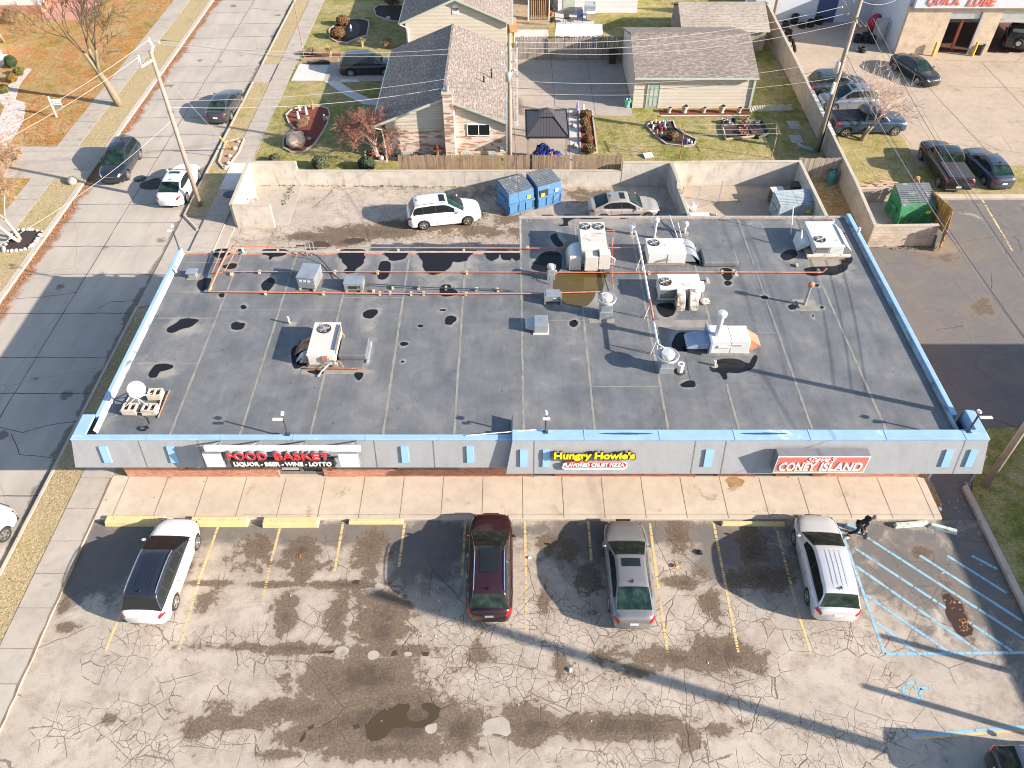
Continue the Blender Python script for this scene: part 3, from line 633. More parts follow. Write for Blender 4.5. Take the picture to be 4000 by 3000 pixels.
def door(a, b, poster=False):
    d = MB(); y0 = Yw+.18; d.box(a+.01, a+.09, y0-.05, y0+.05, 0.13, 2.24); d.box(b-.09, b-.01, y0-.05, y0+.05, .13, 2.24); d.box(a+.09, b-.09, y0-.05, y0+.05, .13, .35)
    m_ = (a+b)/2; d.box(m_-.07, m_+.07, y0-.05, y0+.05, .35, 2.24)
    do = d.b_('door', M['winframe'], shop); MB().box(a+.09, m_-.07, y0-.01, y0+.01, .35, 2.2).b_('pane', M['glass'], do); MB().box(m_+.07, b-.09, y0-.01, y0+.01, .35, 2.2).b_('pane', M['glass'], do)
    if poster: MB().box(a+.13, m_-.12, y0-.03, y0-.012, .45, 1.8).b_('poster', M['plate'], do)
    MB().box(a-.02, b+.02, Yw-.05, Yw+.29, .131, .155).b_('threshold', M['kerb'], shop)
for i, (a, b) in enumerate(ops): door(a, b, i == 0)

ro = grid_sheet('roof_deck', -17.6, 18.85, 22.0, 38.25, .14, ZR, M['roof'], {'dust': dust_f})
del ro['kind']
me = ro.data; bm = bmesh.new(); bm.from_mesh(me)
dead = [f for f in bm.faces if f.calc_center_median().y > 34.95 and f.calc_center_median().x < .55]
bmesh.ops.delete(bm, geom=dead, context='FACES'); bm.to_mesh(me); bm.free()
ro.parent = shop; ro.matrix_parent_inverse = Matrix.Translation((0, -30, 0))
rn = random.Random(3)
seamx = [-14.46,-11.5,-8.52,-5.46,-2.45,.49,3.52,6.65,9.65,12.77,15.9]
for x in seamx:
    y1_ = 34.95 if x < .4 else 38.2
    sm = MB(); wob_line(sm, (x, 22.05), (x-.02, y1_), .115, ZR+.005, 60, .012, rn); sm.b_('roof_seam', M['roofseam'], shop)
for v in (1025, 1141, 1243, 1419): sm = MB(); wob_line(sm, (-17.3, G(0,v,ZR)[1]), (-14.46, G(0,v,ZR)[1]), .09, ZR+.006, 10, .01, rn); sm.b_('roof_seam', M['roofseam'], shop)
for (x0, x1, v) in ((-11.5,-8.5,1211),(-8.5,-5.4,1163),(-14.46,-11.5,1211),(.5,3.5,1252),(3.5,6.6,1510),(9.65,12.7,1300)):
    sm = MB(); wob_line(sm, (x0, G(0,v,ZR)[1]), (x1, G(0,v,ZR)[1]), .05, ZR+.006, 10, .01, rn); sm.b_('roof_seam', M['roofseam'], shop)
for (u0, u1, v0, v1) in ((1175,1465,1445,1462),(2700,2990,1390,1500),(2560,2770,1250,1280),(3110,3180,1170,1215),(1110,1160,1258,1275),(2300,2400,1245,1262)):
    x0, y0 = G(u0, v1, ZR); x1, y1_ = G(u1, v0, ZR)
    MB().box(x0, x1, y0, y1_, ZR+.002, ZR+.010).b_('membrane_patch', M['roofseam'] if u0 != 2700 else M['roof'], shop)
cp = MB(); cp.box(-17.87, -17.66, 23.0, 35.18, 3.9, 4.30); cp.b_('parapet', M['bluecap'], shop, bev=.03, label='blue coping along the street side')
fl = MB(); fl.quad((-17.655,22.2,4.27), (-17.655,34.95,4.27), (-17.53,34.95,ZR+.012), (-17.53,22.2,ZR+.012)); fl.b_('flashing', M['flash'], shop)
cp = MB(); cp.box(18.90, 19.14, 23.1, 38.52, 3.9, 4.26); cp.b_('parapet', M['bluecap'], shop, bev=.03, label='blue coping along the side parking lot')
fl = MB(); fl.box(18.80, 18.898, 22.2, 38.4, 4.0, 4.2); fl.b_('flashing', M['flash'], shop)
ed = MB(); ed.box(-17.65, .44, 35.04, 35.18, 3.95, 4.09); ed.box(.40, 18.89, 38.36, 38.52, 3.95, 4.10); ed.box(.42, .51, 35.19, 38.35, 3.95, 4.10); ed.b_('roof_edge', M_('edge_metal', (.40,.375,.34), .6), shop)
def mansard(x0t, x0b, x1t, x1b, Yt, Yb, zt, zb, capw, wrapY, left_wrap, right_wrap, nm):
    f = MB(); y_in = Yt+capw
    f.quad((x0b,Yb,zb), (x1b,Yb,zb), (x1t,Yt,zt), (x0t,Yt,zt))          # sloped face
    f.quad((x0b,Yb,zb), (x0b+.5,Yw,zb), (x1b-.5,Yw,zb), (x1b,Yb,zb))     # soffit
    for (xt, xb, wr) in ((x0t, x0b, left_wrap), (x1t, x1b, right_wrap)):
        if wr: f.quad((xb,Yb,zb), (xt,Yt,zt), (xt,wrapY,zt), (xb,wrapY,zb)); f.quad((xb,wrapY,zb), (xt,wrapY,zt), (xt+(.45 if wr < 0 else -.45),wrapY,zt), (xb+(.8 if wr < 0 else -.8),wrapY,zb))
        else: f.quad((xb,Yb,zb), (xt,Yt,zt), (xt,Yw,zt), (xb,Yw,zb))
    return f.b_('mansard', M['fascia'], shop, label=nm)
LT = dict(Yt=21.71, Yb=21.46, zt=4.2, zb=2.7)
RT = dict(Yt=21.49, Yb=21.12, zt=4.45, zb=2.7)
xs_l = .02; 
mansard(-18.40, -18.72, .02, -.05, LT['Yt'], LT['Yb'], 4.2, 2.7, .27, 23.1, -1, 0, 'left grey mansard panel run')
mansard(.03, -.25, 19.71, 20.0, RT['Yt'], RT['Yb'], 4.45, 2.7, .5, 23.1, 0, 1, 'right grey mansard panel run, standing further forward')
c1 = MB(); c1.box(-18.42, 0.0, LT['Yt']-.03, LT['Yt']+.25, 4.20, 4.29); c1.box(-18.42, -17.88, LT['Yt']+.25, 23.1, 4.20, 4.29); c1.box(-18.1, -.01, LT['Yt']+.251, 22.02, 3.9, 4.22)
c1.b_('coping', M['bluecap'], shop, bev=.02, label='narrow blue coping on the left half of the front')
c1 = MB(); c1.box(0.0, 19.73, RT['Yt']-.03, RT['Yt']+.50, 4.45, 4.56); c1.box(19.33, 19.73, RT['Yt']+.50, 23.12, 4.45, 4.56); c1.box(.02, 19.5, RT['Yt']+.42, RT['Yt']+.49, 4.0, 4.45); c1.box(19.34, 19.66, 21.99, 23.1, 3.9, 4.449)
c1.b_('coping', M['bluecap'], shop, bev=.02, label='wide blue coping on the right half of the front')
M['copestain'] = M_('coping_water_stain', (.03,.09,.13), .35)
for (a, b, v) in ((2335,2555,1697),(2890,3080,1696)):
    x0 = G(a, v, 4.56)[0]; x1 = G(b, v, 4.56)[0]; y_ = 21.76; P = []
    for i in range(17): f = i/16; P.append((x0+(x1-x0)*f, y_-.055*math.sin(math.pi*f)**.6+rn.uniform(-.01,.01)))
    for i in range(15, 0, -1): f = i/16; P.append((x0+(x1-x0)*f, y_+.055*math.sin(math.pi*f)**.6+rn.uniform(-.01,.01)))
    MB().sheet(P, 4.5635).b_('water_stain', M['copestain'], shop)
for u in (2283, 2575, 2867, 3161, 3457, 3765): x = G(u,1700,4.5)[0]; MB().box(x-.02, x+.02, RT['Yt']-.035, RT['Yt']+.505, 4.44, 4.572).b_('coping_joint', M['bluepanel'], shop)
for u in (580, 865, 1148, 1430, 1717): x = G(u,1709,4.25)[0]; MB().box(x-.015, x+.015, LT['Yt']-.035, LT['Yt']+.255, 4.19, 4.297).b_('coping_joint', M['bluepanel'], shop)
def onf(T, u, v, off=0):
    """world point where the photo ray meets the sloped face"""
    dy = (T['Yt']-T['Yb'])/(T['zt']-T['zb']); nrm = Vector((0, -1, dy)).normalized()
    P0 = Vector((0, T['Yb'], T['zb'])) + nrm*off
    a, b = u-2000., v-1500.; d = Vector((a, FP*cs-b*sn, -(FP*sn+b*cs))); C = Vector((0,0,H))
    t = (P0-C).dot(nrm)/d.dot(nrm); return C+d*t
def fpanel(T, us, v0, v1, thick=.06):
    """a small leaning slab on the mansard: us = bottom-left, bottom-right x in px at v1; kept upright in world"""
    a = onf(T, us[0], v1, .0); b = onf(T, us[1], v1, .0); c = onf(T, us[1], v0, .0)
    dy = (T['Yt']-T['Yb'])/(T['zt']-T['zb']); nr = Vector((0,-1,dy)).normalized()*thick
    dz = c.z-a.z; up = Vector((0, dy*dz, dz)); vs = [a, b, b+up, a+up]; mb = MB()
    mb.add([*vs, *[q+nr for q in vs]], [(4,5,6,7),(0,1,5,4),(1,2,6,5),(2,3,7,6),(3,0,4,7)]); return mb
for us in ((411,440),(671,699),(1572,1599),(1825,1851)):
    fpanel(LT, us, 1742, 1804, .07).b_('blue_slot', M['bluepanel'], shop)
for us in ((2031,2057),(2119,2147),(2746,2776),(3672,3701),(3765,3793)):
    fpanel(RT, us, 1755, 1820, .07).b_('blue_slot', M['bluepanel'], shop)
for (T, u, lt) in ((LT,540,1),(LT,771,1),(LT,1461,1),(LT,1692,1),(RT,2088,0),(RT,2719,0),(RT,2839,0),(RT,3773,0)):
    a = onf(T, u, 1721, .002); dy = (T['Yt']-T['Yb'])/(T['zt']-T['zb']); z0 = T['zb']+.01; z1 = T['zt']-.01
    y0 = T['Yb']+dy*(z0-T['zb'])-.012; y1_ = T['Yb']+dy*(z1-T['zb'])-.012
    MB().quad((a.x-.012,y0,z0), (a.x+.012,y0,z0), (a.x+.012,y1_,z1), (a.x-.012,y1_,z1)).b_('panel_joint', M['seam'], shop)

def text_obj(body, h, width, extr, off=0.0, shear=0.0, name='letters', mat=None, parent=None, loc=(0,0,0), rx=90, bold=0.0):
    cu = bpy.data.curves.new('tmp_text', 'FONT'); cu.body = body; cu.size = 1; cu.extrude = extr/ max(h,.01); cu.offset = bold; cu.shear = shear
    cu.resolution_u = 4
    o = bpy.data.objects.new('tmp', cu); COL.objects.link(o); dg = bpy.context.evaluated_depsgraph_get(); dg.update()
    me = bpy.data.meshes.new_from_object(o.evaluated_get(dg)); bpy.data.objects.remove(o); bpy.data.curves.remove(cu)
    co = np.zeros(len(me.vertices)*3); me.vertices.foreach_get('co', co); co = co.reshape(-1, 3)
    mn, mx = co.min(0), co.max(0); sx = width/(mx[0]-mn[0]); sy = h/(mx[1]-mn[1])
    co[:,0] = (co[:,0]-mn[0])*sx; co[:,1] = (co[:,1]-mn[1])*sy; co[:,2] = co[:,2]/max(1e-6, mx[2])*extr
    me.vertices.foreach_set('co', co.ravel()); me.update()
    Mx = Matrix.Translation(loc) @ Matrix.Rotation(R(rx), 4, 'X')
    me.transform(Mx)
    if parent is not None: me.transform(ROOTS[parent.name].inverted())
    me.materials.clear(); me.materials.append(mat); me.name = name
    ob = bpy.data.objects.new(name, me); COL.objects.link(ob); ob.parent = parent
    if parent is not None: ROOTS[ob.name] = ROOTS[parent.name]
    return ob
M['signred'] = M_('sign_red', (.60,.035,.045), .4, var=.06); M['signblack'] = M_('sign_black', (.022,.022,.022), .45, var=.2); M['signwhite'] = M_('sign_white', (.82,.81,.78), .4, var=.03)
M['retgrey'] = M_('letter_return_grey', (.20,.195,.21), .5, var=.15)
Ys = 21.0
def px(u, v, y=None):
    """x, z of a photo pixel on the vertical plane at depth y"""
    y = Ys if y is None else y
    z = ZY(v, y); b = v-1500.; t = y/(FP*cs-b*sn); return ((u-2000)*t, z)
fs = thing('shop_sign', 'store sign with red FOOD BASKET letters over a black LIQUOR - BEER - WINE - LOTTO board', 'sign', (-11, Ys, 3))
xa, zt_ = px(793, 1750); xb, _ = px(1405, 1750); _, zb_ = px(793, 1766)
MB().box(xa, xb, Ys+.02, Ys+.16, zb_, zt_).b_('top_rail', M['white'], fs, bev=.01)
for (u0, u1) in ((784,884),(1321,1409)):
    x0, z1_ = px(u0+0, 1768); x1, _ = px(u1-6, 1768); _, z0_ = px(u0, 1820); x0b = px(812 if u0 == 784 else 1332, 1820)[0]; x1b = px(884 if u0 == 784 else 1408, 1820)[0]
    bx_ = MB(); bx_.box(x0b, x1b, Ys-.06, Ys+.14, z0_, z1_); b_ = bx_.b_('light_box', M['retgrey'], fs, bev=.01); MB().box(x0b+.015, x1b-.015, Ys-.075, Ys-.061, z0_+.015, z1_-.015).b_('panel', M['signwhite'], b_)
x0, z0_ = px(906, 1826, Ys-.08); x1, _ = px(1310, 1826, Ys-.08); _, z1_ = px(906, 1799, Ys-.08)
bb = MB().box(x0, x1, Ys-.08, Ys+.10, z0_, z1_).b_('board', M['signblack'], fs, bev=.01)
ya_ = Ys-.10
xl, zl = px(917, 1824, ya_); xr, _ = px(1297, 1824, ya_); _, zh = px(917, 1806, ya_)
text_obj('LIQUOR - BEER - WINE - LOTTO', zh-zl, xr-xl, .015, name='letters', mat=M['signwhite'], parent=bb, loc=(xl, ya_+.005, zl), bold=.028)
xl, zl = px(893, 1797.5, ya_); xr, _ = px(1290, 1797.5, ya_); _, zh = px(893, 1768, ya_); xm, _ = px(1047, 1797, ya_); xn, _ = px(1075, 1797, ya_)
for (tx, a, b) in (('FOOD', xl, xm), ('BASKET', xn, xr)):
    lo_ = text_obj(tx, zh-zl, b-a, .08, name='letters', mat=M['retgrey'], parent=fs, loc=(a, ya_+.08, zl), bold=.026)
    text_obj(tx, (zh-zl)*.97, (b-a)*.995, .008, name='letter_face', mat=M['signred'], parent=lo_, loc=(a+.003, ya_-.012, zl+.004), bold=.026)
fr = MB()
for z_ in (zb_-.12, z0_+.35, z0_+.75): fr.box(px(800,1770)[0], px(1400,1770)[0], Ys+.17, Ys+.22, z_, z_+.05)
for u in (840, 994, 1178, 1380):
    x_ = px(u, 1750)[0]
    for s_ in (-.14, .14): fr.tube([(x_+s_, Ys+.15, zt_), (x_, 21.68, 4.18)], .03, 5)
fr.b_('frame', M['galv'], fs)

hs = thing('pizza_sign', 'pizza shop sign, yellow Hungry Howie\'s letters over a red FLAVORED CRUST PIZZA capsule', 'sign', (3.5, 21.2, 3))
M['signyellow'] = M_('sign_yellow', (.86,.70,.02), .4, var=.05); M['signdark'] = M_('sign_dark_outline', (.10,.075,.06), .5)
ang = 90 - math.degrees(math.atan((RT['Yt']-RT['Yb'])/(RT['zt']-RT['zb'])))
def sign_on(T, body, u0, u1, v0, v1, off, extr, mat, parent, name='letters', shear=0, bold=.02):
    a = onf(T, u0, v1, off); b = onf(T, u1, v1, off); c = onf(T, u0, v0, off); h = math.hypot(c.y-a.y, c.z-a.z)
    return text_obj(body, h, b.x-a.x, extr, name=name, mat=mat, parent=parent, loc=tuple(a), rx=ang, shear=shear, bold=bold)
yl = sign_on(RT, "Hungry Howie's", 2160, 2482, 1763, 1802, .16, .07, M['signdark'], hs, bold=.09)
sign_on(RT, "Hungry Howie's", 2163, 2478, 1767, 1801, .255, .012, M['signyellow'], yl, 'letter_face', bold=.038)
def capsule(T, u0, u1, v0, v1, off, th, mat, parent, name, inset=0):
    a = onf(T, u0, v1, off); b = onf(T, u1, v1, off); c = onf(T, u0, v0, off); d = onf(T, u1, v0, off)
    x0, x1 = max(a.x, c.x) if False else a.x, b.x; up = (c-a); up.x = 0; h = up.length; up.normalize(); r = h/2; dy = up.cross(Vector((1,0,0)))
    nr = -dy if dy.y > 0 else dy; P = []
    for i in range(13): q = R(90+180*i/12); P.append(Vector((x0+r, 0, 0)) + Vector((1,0,0))*(r-inset)*math.cos(q) + up*(r-inset)*math.sin(q))
    for i in range(13): q = R(-90+180*i/12); P.append(Vector((x1-r, 0, 0)) + Vector((1,0,0))*(r-inset)*math.cos(q) + up*(r-inset)*math.sin(q))
    cen = a + up*r; cen.x = 0; P = [p_+cen for p_ in P]; n_ = len(P); mb = MB()
    mb.add(P+[p_+nr*th for p_ in P], [tuple(range(n_-1,-1,-1)), tuple(range(n_, 2*n_))]+[(i,(i+1)%n_,n_+(i+1)%n_,n_+i) for i in range(n_)])
    return mb.b_(name, mat, parent)
cb = capsule(RT, 2194, 2448, 1804, 1829, .05, .10, M['signwhite'], hs, 'capsule_board'); capsule(RT, 2194, 2448, 1804, 1829, .152, .006, M['signred'], cb, 'panel', .035)
sign_on(RT, 'FLAVORED CRUST PIZZA', 2200, 2439, 1810, 1823, .17, .008, M['signwhite'], cb, 'letters', bold=.04)

ks = thing('diner_sign', "diner box sign reading Steve's CONEY ISLAND in white on an orange and red face", 'sign', (14, 21, 3))
def cm():
    n = N('diner_sign_face'); s = n.sep(n.pos()); f = n.m('ADD', n.m('MULTIPLY', n.m('SUBTRACT', s[2], 2.9), 1.1), n.m('MULTIPLY', n.noise(n.pos(), 2, 3), .15))
    return n.done(n.ramp(f, [(.1, (.88,.56,.20)), (.45, (.82,.33,.17)), (.8, (.72,.17,.14))]), .3, coat=.4)
yk_ = 20.85
A_ = px(3017, 1846, yk_); B_ = px(3371, 1846, yk_); C_ = px(3027, 1782, yk_)
cbx = MB().box(A_[0], B_[0], yk_+.005, yk_+.42, A_[1], C_[1]).b_('cabinet', M['retgrey'], ks, bev=.01)
MB().box(A_[0], B_[0], yk_-.02, yk_+.004, A_[1], C_[1]).b_('trim', M['signwhite'], ks, bev=.005)
fc_ = MB().box(A_[0]+.05, B_[0]-.05, yk_-.028, yk_-.019, A_[1]+.05, C_[1]-.05).b_('sign_face', cm(), ks)
yt_ = yk_-.045
def slab_text(body, u0, u1, v0, v1):
    a = px(u0, v1, yt_); b = px(u1, v1, yt_); c = px(u0, v0, yt_); o_ = text_obj(body, c[1]-a[1], b[0]-a[0], .008, name='letters', mat=M['signwhite'], parent=fc_, loc=(a[0], yt_, a[1]), bold=.028); return o_
slab_text('CONEY', 3037, 3180, 1807, 1840); slab_text('ISLAND', 3197, 3360, 1807, 1840)
sf = MB(); a = px(3037, 1840, yt_); c = px(3037, 1807, yt_); hh = c[1]-a[1]
for u in (3108, 3124, 3146, 3168, 3205, 3240, 3262, 3274, 3296, 3312, 3330):
    x_ = px(u, 1840, yt_)[0]; sf.box(x_-.07, x_+.07, yt_-.007, yt_+.007, a[1], a[1]+.035)
sf.b_('serifs', M['signwhite'], fc_)
a = px(3148, 1804, yt_); b = px(3264, 1804, yt_); c = px(3148, 1786, yt_)
text_obj("Steve's", c[1]-a[1]+.02, b[0]-a[0], .008, name='letters', mat=M['signwhite'], parent=fc_, loc=(a[0], yt_, a[1]), bold=.004, shear=.45)
def smooth_interp(ctrl, n=400, k=7):
    xs = np.array([c[0] for c in ctrl]); ys = np.array([c[1] for c in ctrl]); q = np.linspace(xs[0], xs[-1], n); v = np.interp(q, xs, ys)
    ker = np.hanning(k+2)[1:-1]; ker /= ker.sum(); vp = np.concatenate([np.full(k, v[0]), v, np.full(k, v[-1])]); v = np.convolve(vp, ker, 'same')[k:-k]
    return lambda x: float(np.interp(x, q, v))
SP = {
 'suv':   dict(L=4.75, W=1.90, H=1.70, zc=.24, belt=1.05, r=.36, wb=2.78,
    top=[(-1,.78),(-.985,.98),(-.95,1.04),(-.6,1.05),(.3,1.05),(.42,1.04),(.80,.95),(.93,.86),(.985,.70),(1,.55)],
    wid=[(-1,.70),(-.97,.86),(-.9,.96),(-.6,1.0),(.55,1.0),(.78,.95),(.90,.84),(.96,.70),(.985,.58),(1,.42)],
    gh=[(-.93,1.02),(-.80,1.58),(-.70,1.66),(-.3,1.70),(-.02,1.68),(.09,1.62),(.53,1.03)], side=[(-.83,-.60),(-.57,-.25),(-.22,.11),(.135,.24)], ws=(.10,.51), rw=(-.925,-.80), k=.30, kg=.87),
 'sedan': dict(L=4.90, W=1.85, H=1.44, zc=.20, belt=.92, r=.34, wb=2.80,
    top=[(-1,.72),(-.985,.93),(-.95,1.0),(-.60,1.02),(.3,.96),(.40,.94),(.80,.83),(.93,.74),(.985,.60),(1,.5)],
    wid=[(-1,.64),(-.97,.80),(-.88,.93),(-.6,.99),(.5,1.0),(.76,.95),(.89,.84),(.955,.68),(.985,.54),(1,.40)],
    gh=[(-.86,.99),(-.52,1.34),(-.42,1.41),(-.15,1.44),(.02,1.42),(.09,1.38),(.47,.93)], side=[(-.60,-.44),(-.41,-.14),(-.11,.15),(.165,.25)], ws=(.10,.455), rw=(-.83,-.50), k=.42, kg=.86),
 'jeep':  dict(L=4.4, W=1.85, H=1.82, zc=.45, belt=1.12, r=.40, wb=2.6,
    top=[(-1,.95),(-.99,1.10),(-.95,1.12),(.3,1.12),(.4,1.12),(.88,1.08),(.97,1.0),(1,.8)],
    wid=[(-1,.92),(-.97,.96),(-.9,.98),(.4,.98),(.7,.86),(.95,.80),(1,.76)],
    gh=[(-.98,1.10),(-.95,1.76),(-.9,1.81),(-.1,1.83),(.08,1.80),(.12,1.76),(.25,1.10)], side=[(-.88,-.55),(-.5,-.2),(-.14,.12)], ws=(.13,.23), rw=(-.975,-.95), k=.10, kg=.93),
 'truck': dict(L=5.75, W=2.02, H=1.90, zc=.38, belt=1.22, r=.41, wb=3.65,
    top=[(-1,.95),(-.99,1.26),(-.96,1.30),(-.3,1.30),(.3,1.24),(.42,1.24),(.82,1.16),(.93,1.10),(.985,.95),(1,.7)],
    wid=[(-1,.92),(-.98,.96),(-.9,.98),(.4,.99),(.82,.97),(.94,.90),(.985,.82),(1,.76)],
    gh=[(-.24,1.26),(-.20,1.80),(-.14,1.88),(.05,1.91),(.18,1.89),(.24,1.82),(.46,1.22)], side=[(-.16,.02),(.05,.27)], ws=(.25,.445), rw=(-.238,-.20), k=.24, kg=.90),
}
def vehicle(kind, name, label, cat, rear, front, paintm, z=.7, roofm=None, sunroof=None, rails=False, L=None, seam=True, group=None, lights=True, cargo=None, rimm=None, fin=True, base=0.0, spare=False, W=None, glassm=None, ribs=0):
    S = dict(SP[kind]); L = L or S['L']; hw = (W or S['W'])/2; hl = L/2
    A = GV(*rear, z); B = GV(*front, z); d = B-A; yaw = math.atan2(d.y, d.x); c = (A+B)/2; c.z = base
    t = thing(name, label, cat, tuple(c), yaw, group)
    top = smooth_interp(S['top']); wid = smooth_interp(S['wid']); gh = smooth_interp(S['gh'], 400, 5); wx = [S['wb']/2/hl*-1 - .0, S['wb']/2/hl]
    wx = [(-S['wb']/2-.03)/hl, (S['wb']/2-.03)/hl + (.02 if kind != 'truck' else .03)]; ar = (S['r']+.055)
    def zbot(s):
        z0 = S['zc'] + (.08 if s < -.93 else 0) + (.03 if s > .95 else 0)
        for w_ in wx:
            dx = (s-w_)*hl
            if abs(dx) < ar: z0 = max(z0, S['r'] + math.sqrt(ar*ar-dx*dx))
        return z0
    def bp(s, q, off=0.0):
        """body skin; q 0 = sill .. 1 = centre line of the top"""
        w = wid(s)*hw; zt = top(s); zb = min(zbot(s), zt-.10); zs = max(zb, S['zc'])
        zm = S['zc'] + .55*(zt-S['zc'])
        if q <= .35:
            f = q/.35; zz = zb + (max(zm, zb+.02)-zb)*f; fz = (zz-S['zc'])/(zm-S['zc']+1e-6); y = w*(.93+.07*math.sin(min(1, max(0, fz))*math.pi/2))
        else:
            f = (q-.35)/.65; a = f*math.pi/2; e = .36; zz = max(zm, zb+.02) + (zt-max(zm, zb+.02))*(math.sin(a)**(.62)); y = w*(math.cos(a)**e if f < 1 else 0)
            zz += .035*(1-(y/w)**2 if w > 0 else 0)
        return Vector((s*hl, y+off, zz+off*.6))
    ss = sorted(set([-1,-.995,-.985,-.97,-.95,-.92,-.88]+[round(-.85+.034*i, 4) for i in range(51)]+[.88,.91,.94,.96,.975,.985,.995,1]+[w_+dd/hl for w_ in wx for dd in (-ar,-ar*.93,ar*.93,ar)]))
    qs = [0,.08,.18,.28,.35,.42,.5,.58,.66,.74,.82,.9,.96,1]; nq = len(qs)*2-1; mb = MB(); vs = []
    for s in ss:
        row = [bp(s, q) for q in qs]; vs += row + [Vector((p.x, -p.y, p.z)) for p in row[-2::-1]]
    fs_ = []
    for i in range(len(ss)-1):
        for j_ in range(nq-1): a = i*nq+j_; fs_.append((a, a+nq, a+nq+1, a+1))
    fs_.append(tuple(range(nq))); fs_.append(tuple(range((len(ss)-1)*nq+nq-1, (len(ss)-1)*nq-1, -1)))
    mb.add(vs, fs_); body = mb.b_('body', paintm, t, sm=1, w=0, ang=50)
    g0, g1 = S['gh'][0][0], S['gh'][-1][0]; zbe = S['belt']; kk = S['k']; kg = S['kg']
    def gp(s, q, off=0.0):
        zt = max(gh(s), zbe-.03); wbt = wid(max(-.9, min(.8, s)))*hw*kg; hh = zt-(zbe-.06); y_at = lambda z_: wbt - kk*max(0, z_-zbe)
        rr = min(.10, hh*.45)
        if q <= .5: zz = zbe-.06 + (hh-rr)*(q/.5); y = y_at(zz)
        elif q <= .65:
            f = (q-.5)/.15; a = f*math.pi/2; y0 = y_at(zt-rr); zz = zt-rr+rr*math.sin(a); y = y0-rr*1.25*(1-math.cos(a))
        else:
            f = (q-.65)/.35; y0 = y_at(zt-rr)-rr*1.25; y = y0*(1-f); zz = zt + .03*(1-(1-f)**2)*min(1, hh/.4)
        return Vector((s*hl, y, zz))
    def gpo(s, q, off):
        e = 1e-3; p = gp(s, q); a = gp(min(s+e, g1), q)-gp(max(s-e, g0), q); b = gp(s, min(1, q+.01))-gp(s, max(0, q-.01)); nn = a.cross(b)
        if nn.length < 1e-9: nn = Vector((0,0,1))
        nn.normalize()
        if nn.z < 0 and q > .55: nn = -nn
        if q <= .55 and nn.y < 0: nn = -nn
        return p+nn*off
    gs = [g0+(g1-g0)*i/44 for i in range(45)]; gq = [0,.12,.25,.38,.5,.55,.6,.65,.75,.88,1]; n2 = len(gq)*2-1; mb = MB(); vs = []
    for s in gs:
        row = [gp(s, q) for q in gq]; vs += row + [Vector((p.x, -p.y, p.z)) for p in row[-2::-1]]
    fs_ = [(i*n2+j_, i*n2+n2+j_, i*n2+n2+j_+1, i*n2+j_+1) for i in range(len(gs)-1) for j_ in range(n2-1)]
    fs_ += [tuple(range(n2)), tuple(range((len(gs)-1)*n2+n2-1, (len(gs)-1)*n2-1, -1))]
    mb.add(vs, fs_); cabin = mb.b_('cabin', roofm or paintm, t, sm=1, w=0, ang=50)
    def patch(fn, s0, s1, q0, q1, off, name_, mt, parent, sides=(1,), n=8, m=4, thick=True):
        for sd in sides:
            vs, fs__ = [], []
            for i in range(n+1):
                for j_ in range(m+1):
                    p = fn(s0+(s1-s0)*i/n, q0+(q1-q0)*j_/m, off); vs.append(Vector((p.x, p.y*sd, p.z)))
            for i in range(n):
                for j_ in range(m): a = i*(m+1)+j_; fs__.append((a, a+m+1, a+m+2, a+1))
            MB().add(vs, fs__).b_(name_, mt, parent, sm=1, w=0)
    def wrap(s0, s1, q0, off, name_, mt, parent, n=8, fn=None):
        """a pane that spans both halves: from q0 over the centre line to the other side"""
        ql = [q0+(1-q0)*j_/5 for j_ in range(6)]; m = len(ql)*2-1; vs = []
        for i in range(n+1):
            row = [gpo(s0+(s1-s0)*i/n, q, off) for q in ql]; vs += row+[Vector((p.x, -p.y, p.z)) for p in row[-2::-1]]
        return MB().add(vs, [(i*m+j_, i*m+m+j_, i*m+m+j_+1, i*m+j_+1) for i in range(n) for j_ in range(m-1)]).b_(name_, mt, parent, sm=1, w=0)
    gm = glassm or M['wglass']
    wrap(S['ws'][0], S['ws'][1], .60, .010, 'windshield', gm, t); wrap(S['rw'][0], S['rw'][1], .60, .010, 'rear_window', gm, t)
    patch(gpo, S['side'][0][0]-.02, S['side'][-1][1]+.02, .10, .50, .004, 'window_surround', M['dark'], t, (1,-1), 24, 3)
    for (a, b) in S['side']: patch(gpo, a, b, .14, .47, .008, 'side_window', M['glass'], t, (1,-1), 8, 3)
    if sunroof:
        for a, b in sunroof: wrap(a, b, .74, .012, 'sunroof', M['glass'], cabin)
    if rails:
        for sd in (1,-1):
            P = [gp(s, .60)+Vector((0,0,.05)) for s in np.linspace(S['rw'][1]+.05, S['ws'][0]-.03, 8)]; MB().tube([(p.x, p.y*sd, p.z) for p in P], .018, 6).b_('roof_rail', M['chrome'], cabin, w=0)
    if ribs:
        rb = MB()
        for i in range(ribs):
            f = (i+.5)/ribs*1.3-.65
            for j_ in range(8):
                s = S['rw'][1]+.08+(S['ws'][0]-S['rw'][1]-.18)*j_/7; p = gp(s, 1); w_ = gp(s, .65).y; z_ = p.z-.03*(f*f)
                if j_: rb.quad(pr[0], (p.x, f*w_-.02, z_+.012), (p.x, f*w_+.02, z_+.012), pr[1])
                pr = ((p.x, f*w_-.02, z_+.012), (p.x, f*w_+.02, z_+.012))
        rb.b_('roof_ribs', roofm or paintm, cabin, w=0)
    if fin: p = gp(S['rw'][1]+.09, 1); MB().add([(p.x-.12,0,p.z),(p.x+.10,.018,p.z-.01),(p.x+.10,-.018,p.z-.01),(p.x-.10,0,p.z+.10)], [(0,1,3),(0,3,2),(1,2,3),(0,2,1)]).b_('antenna_fin', M['dark'], cabin, w=0)
    MB().box(-hl*.93, hl*.93, -hw*.80, hw*.80, S['zc']-.03, zbe-.25).b_('underbody', M['dark'], t, w=0)
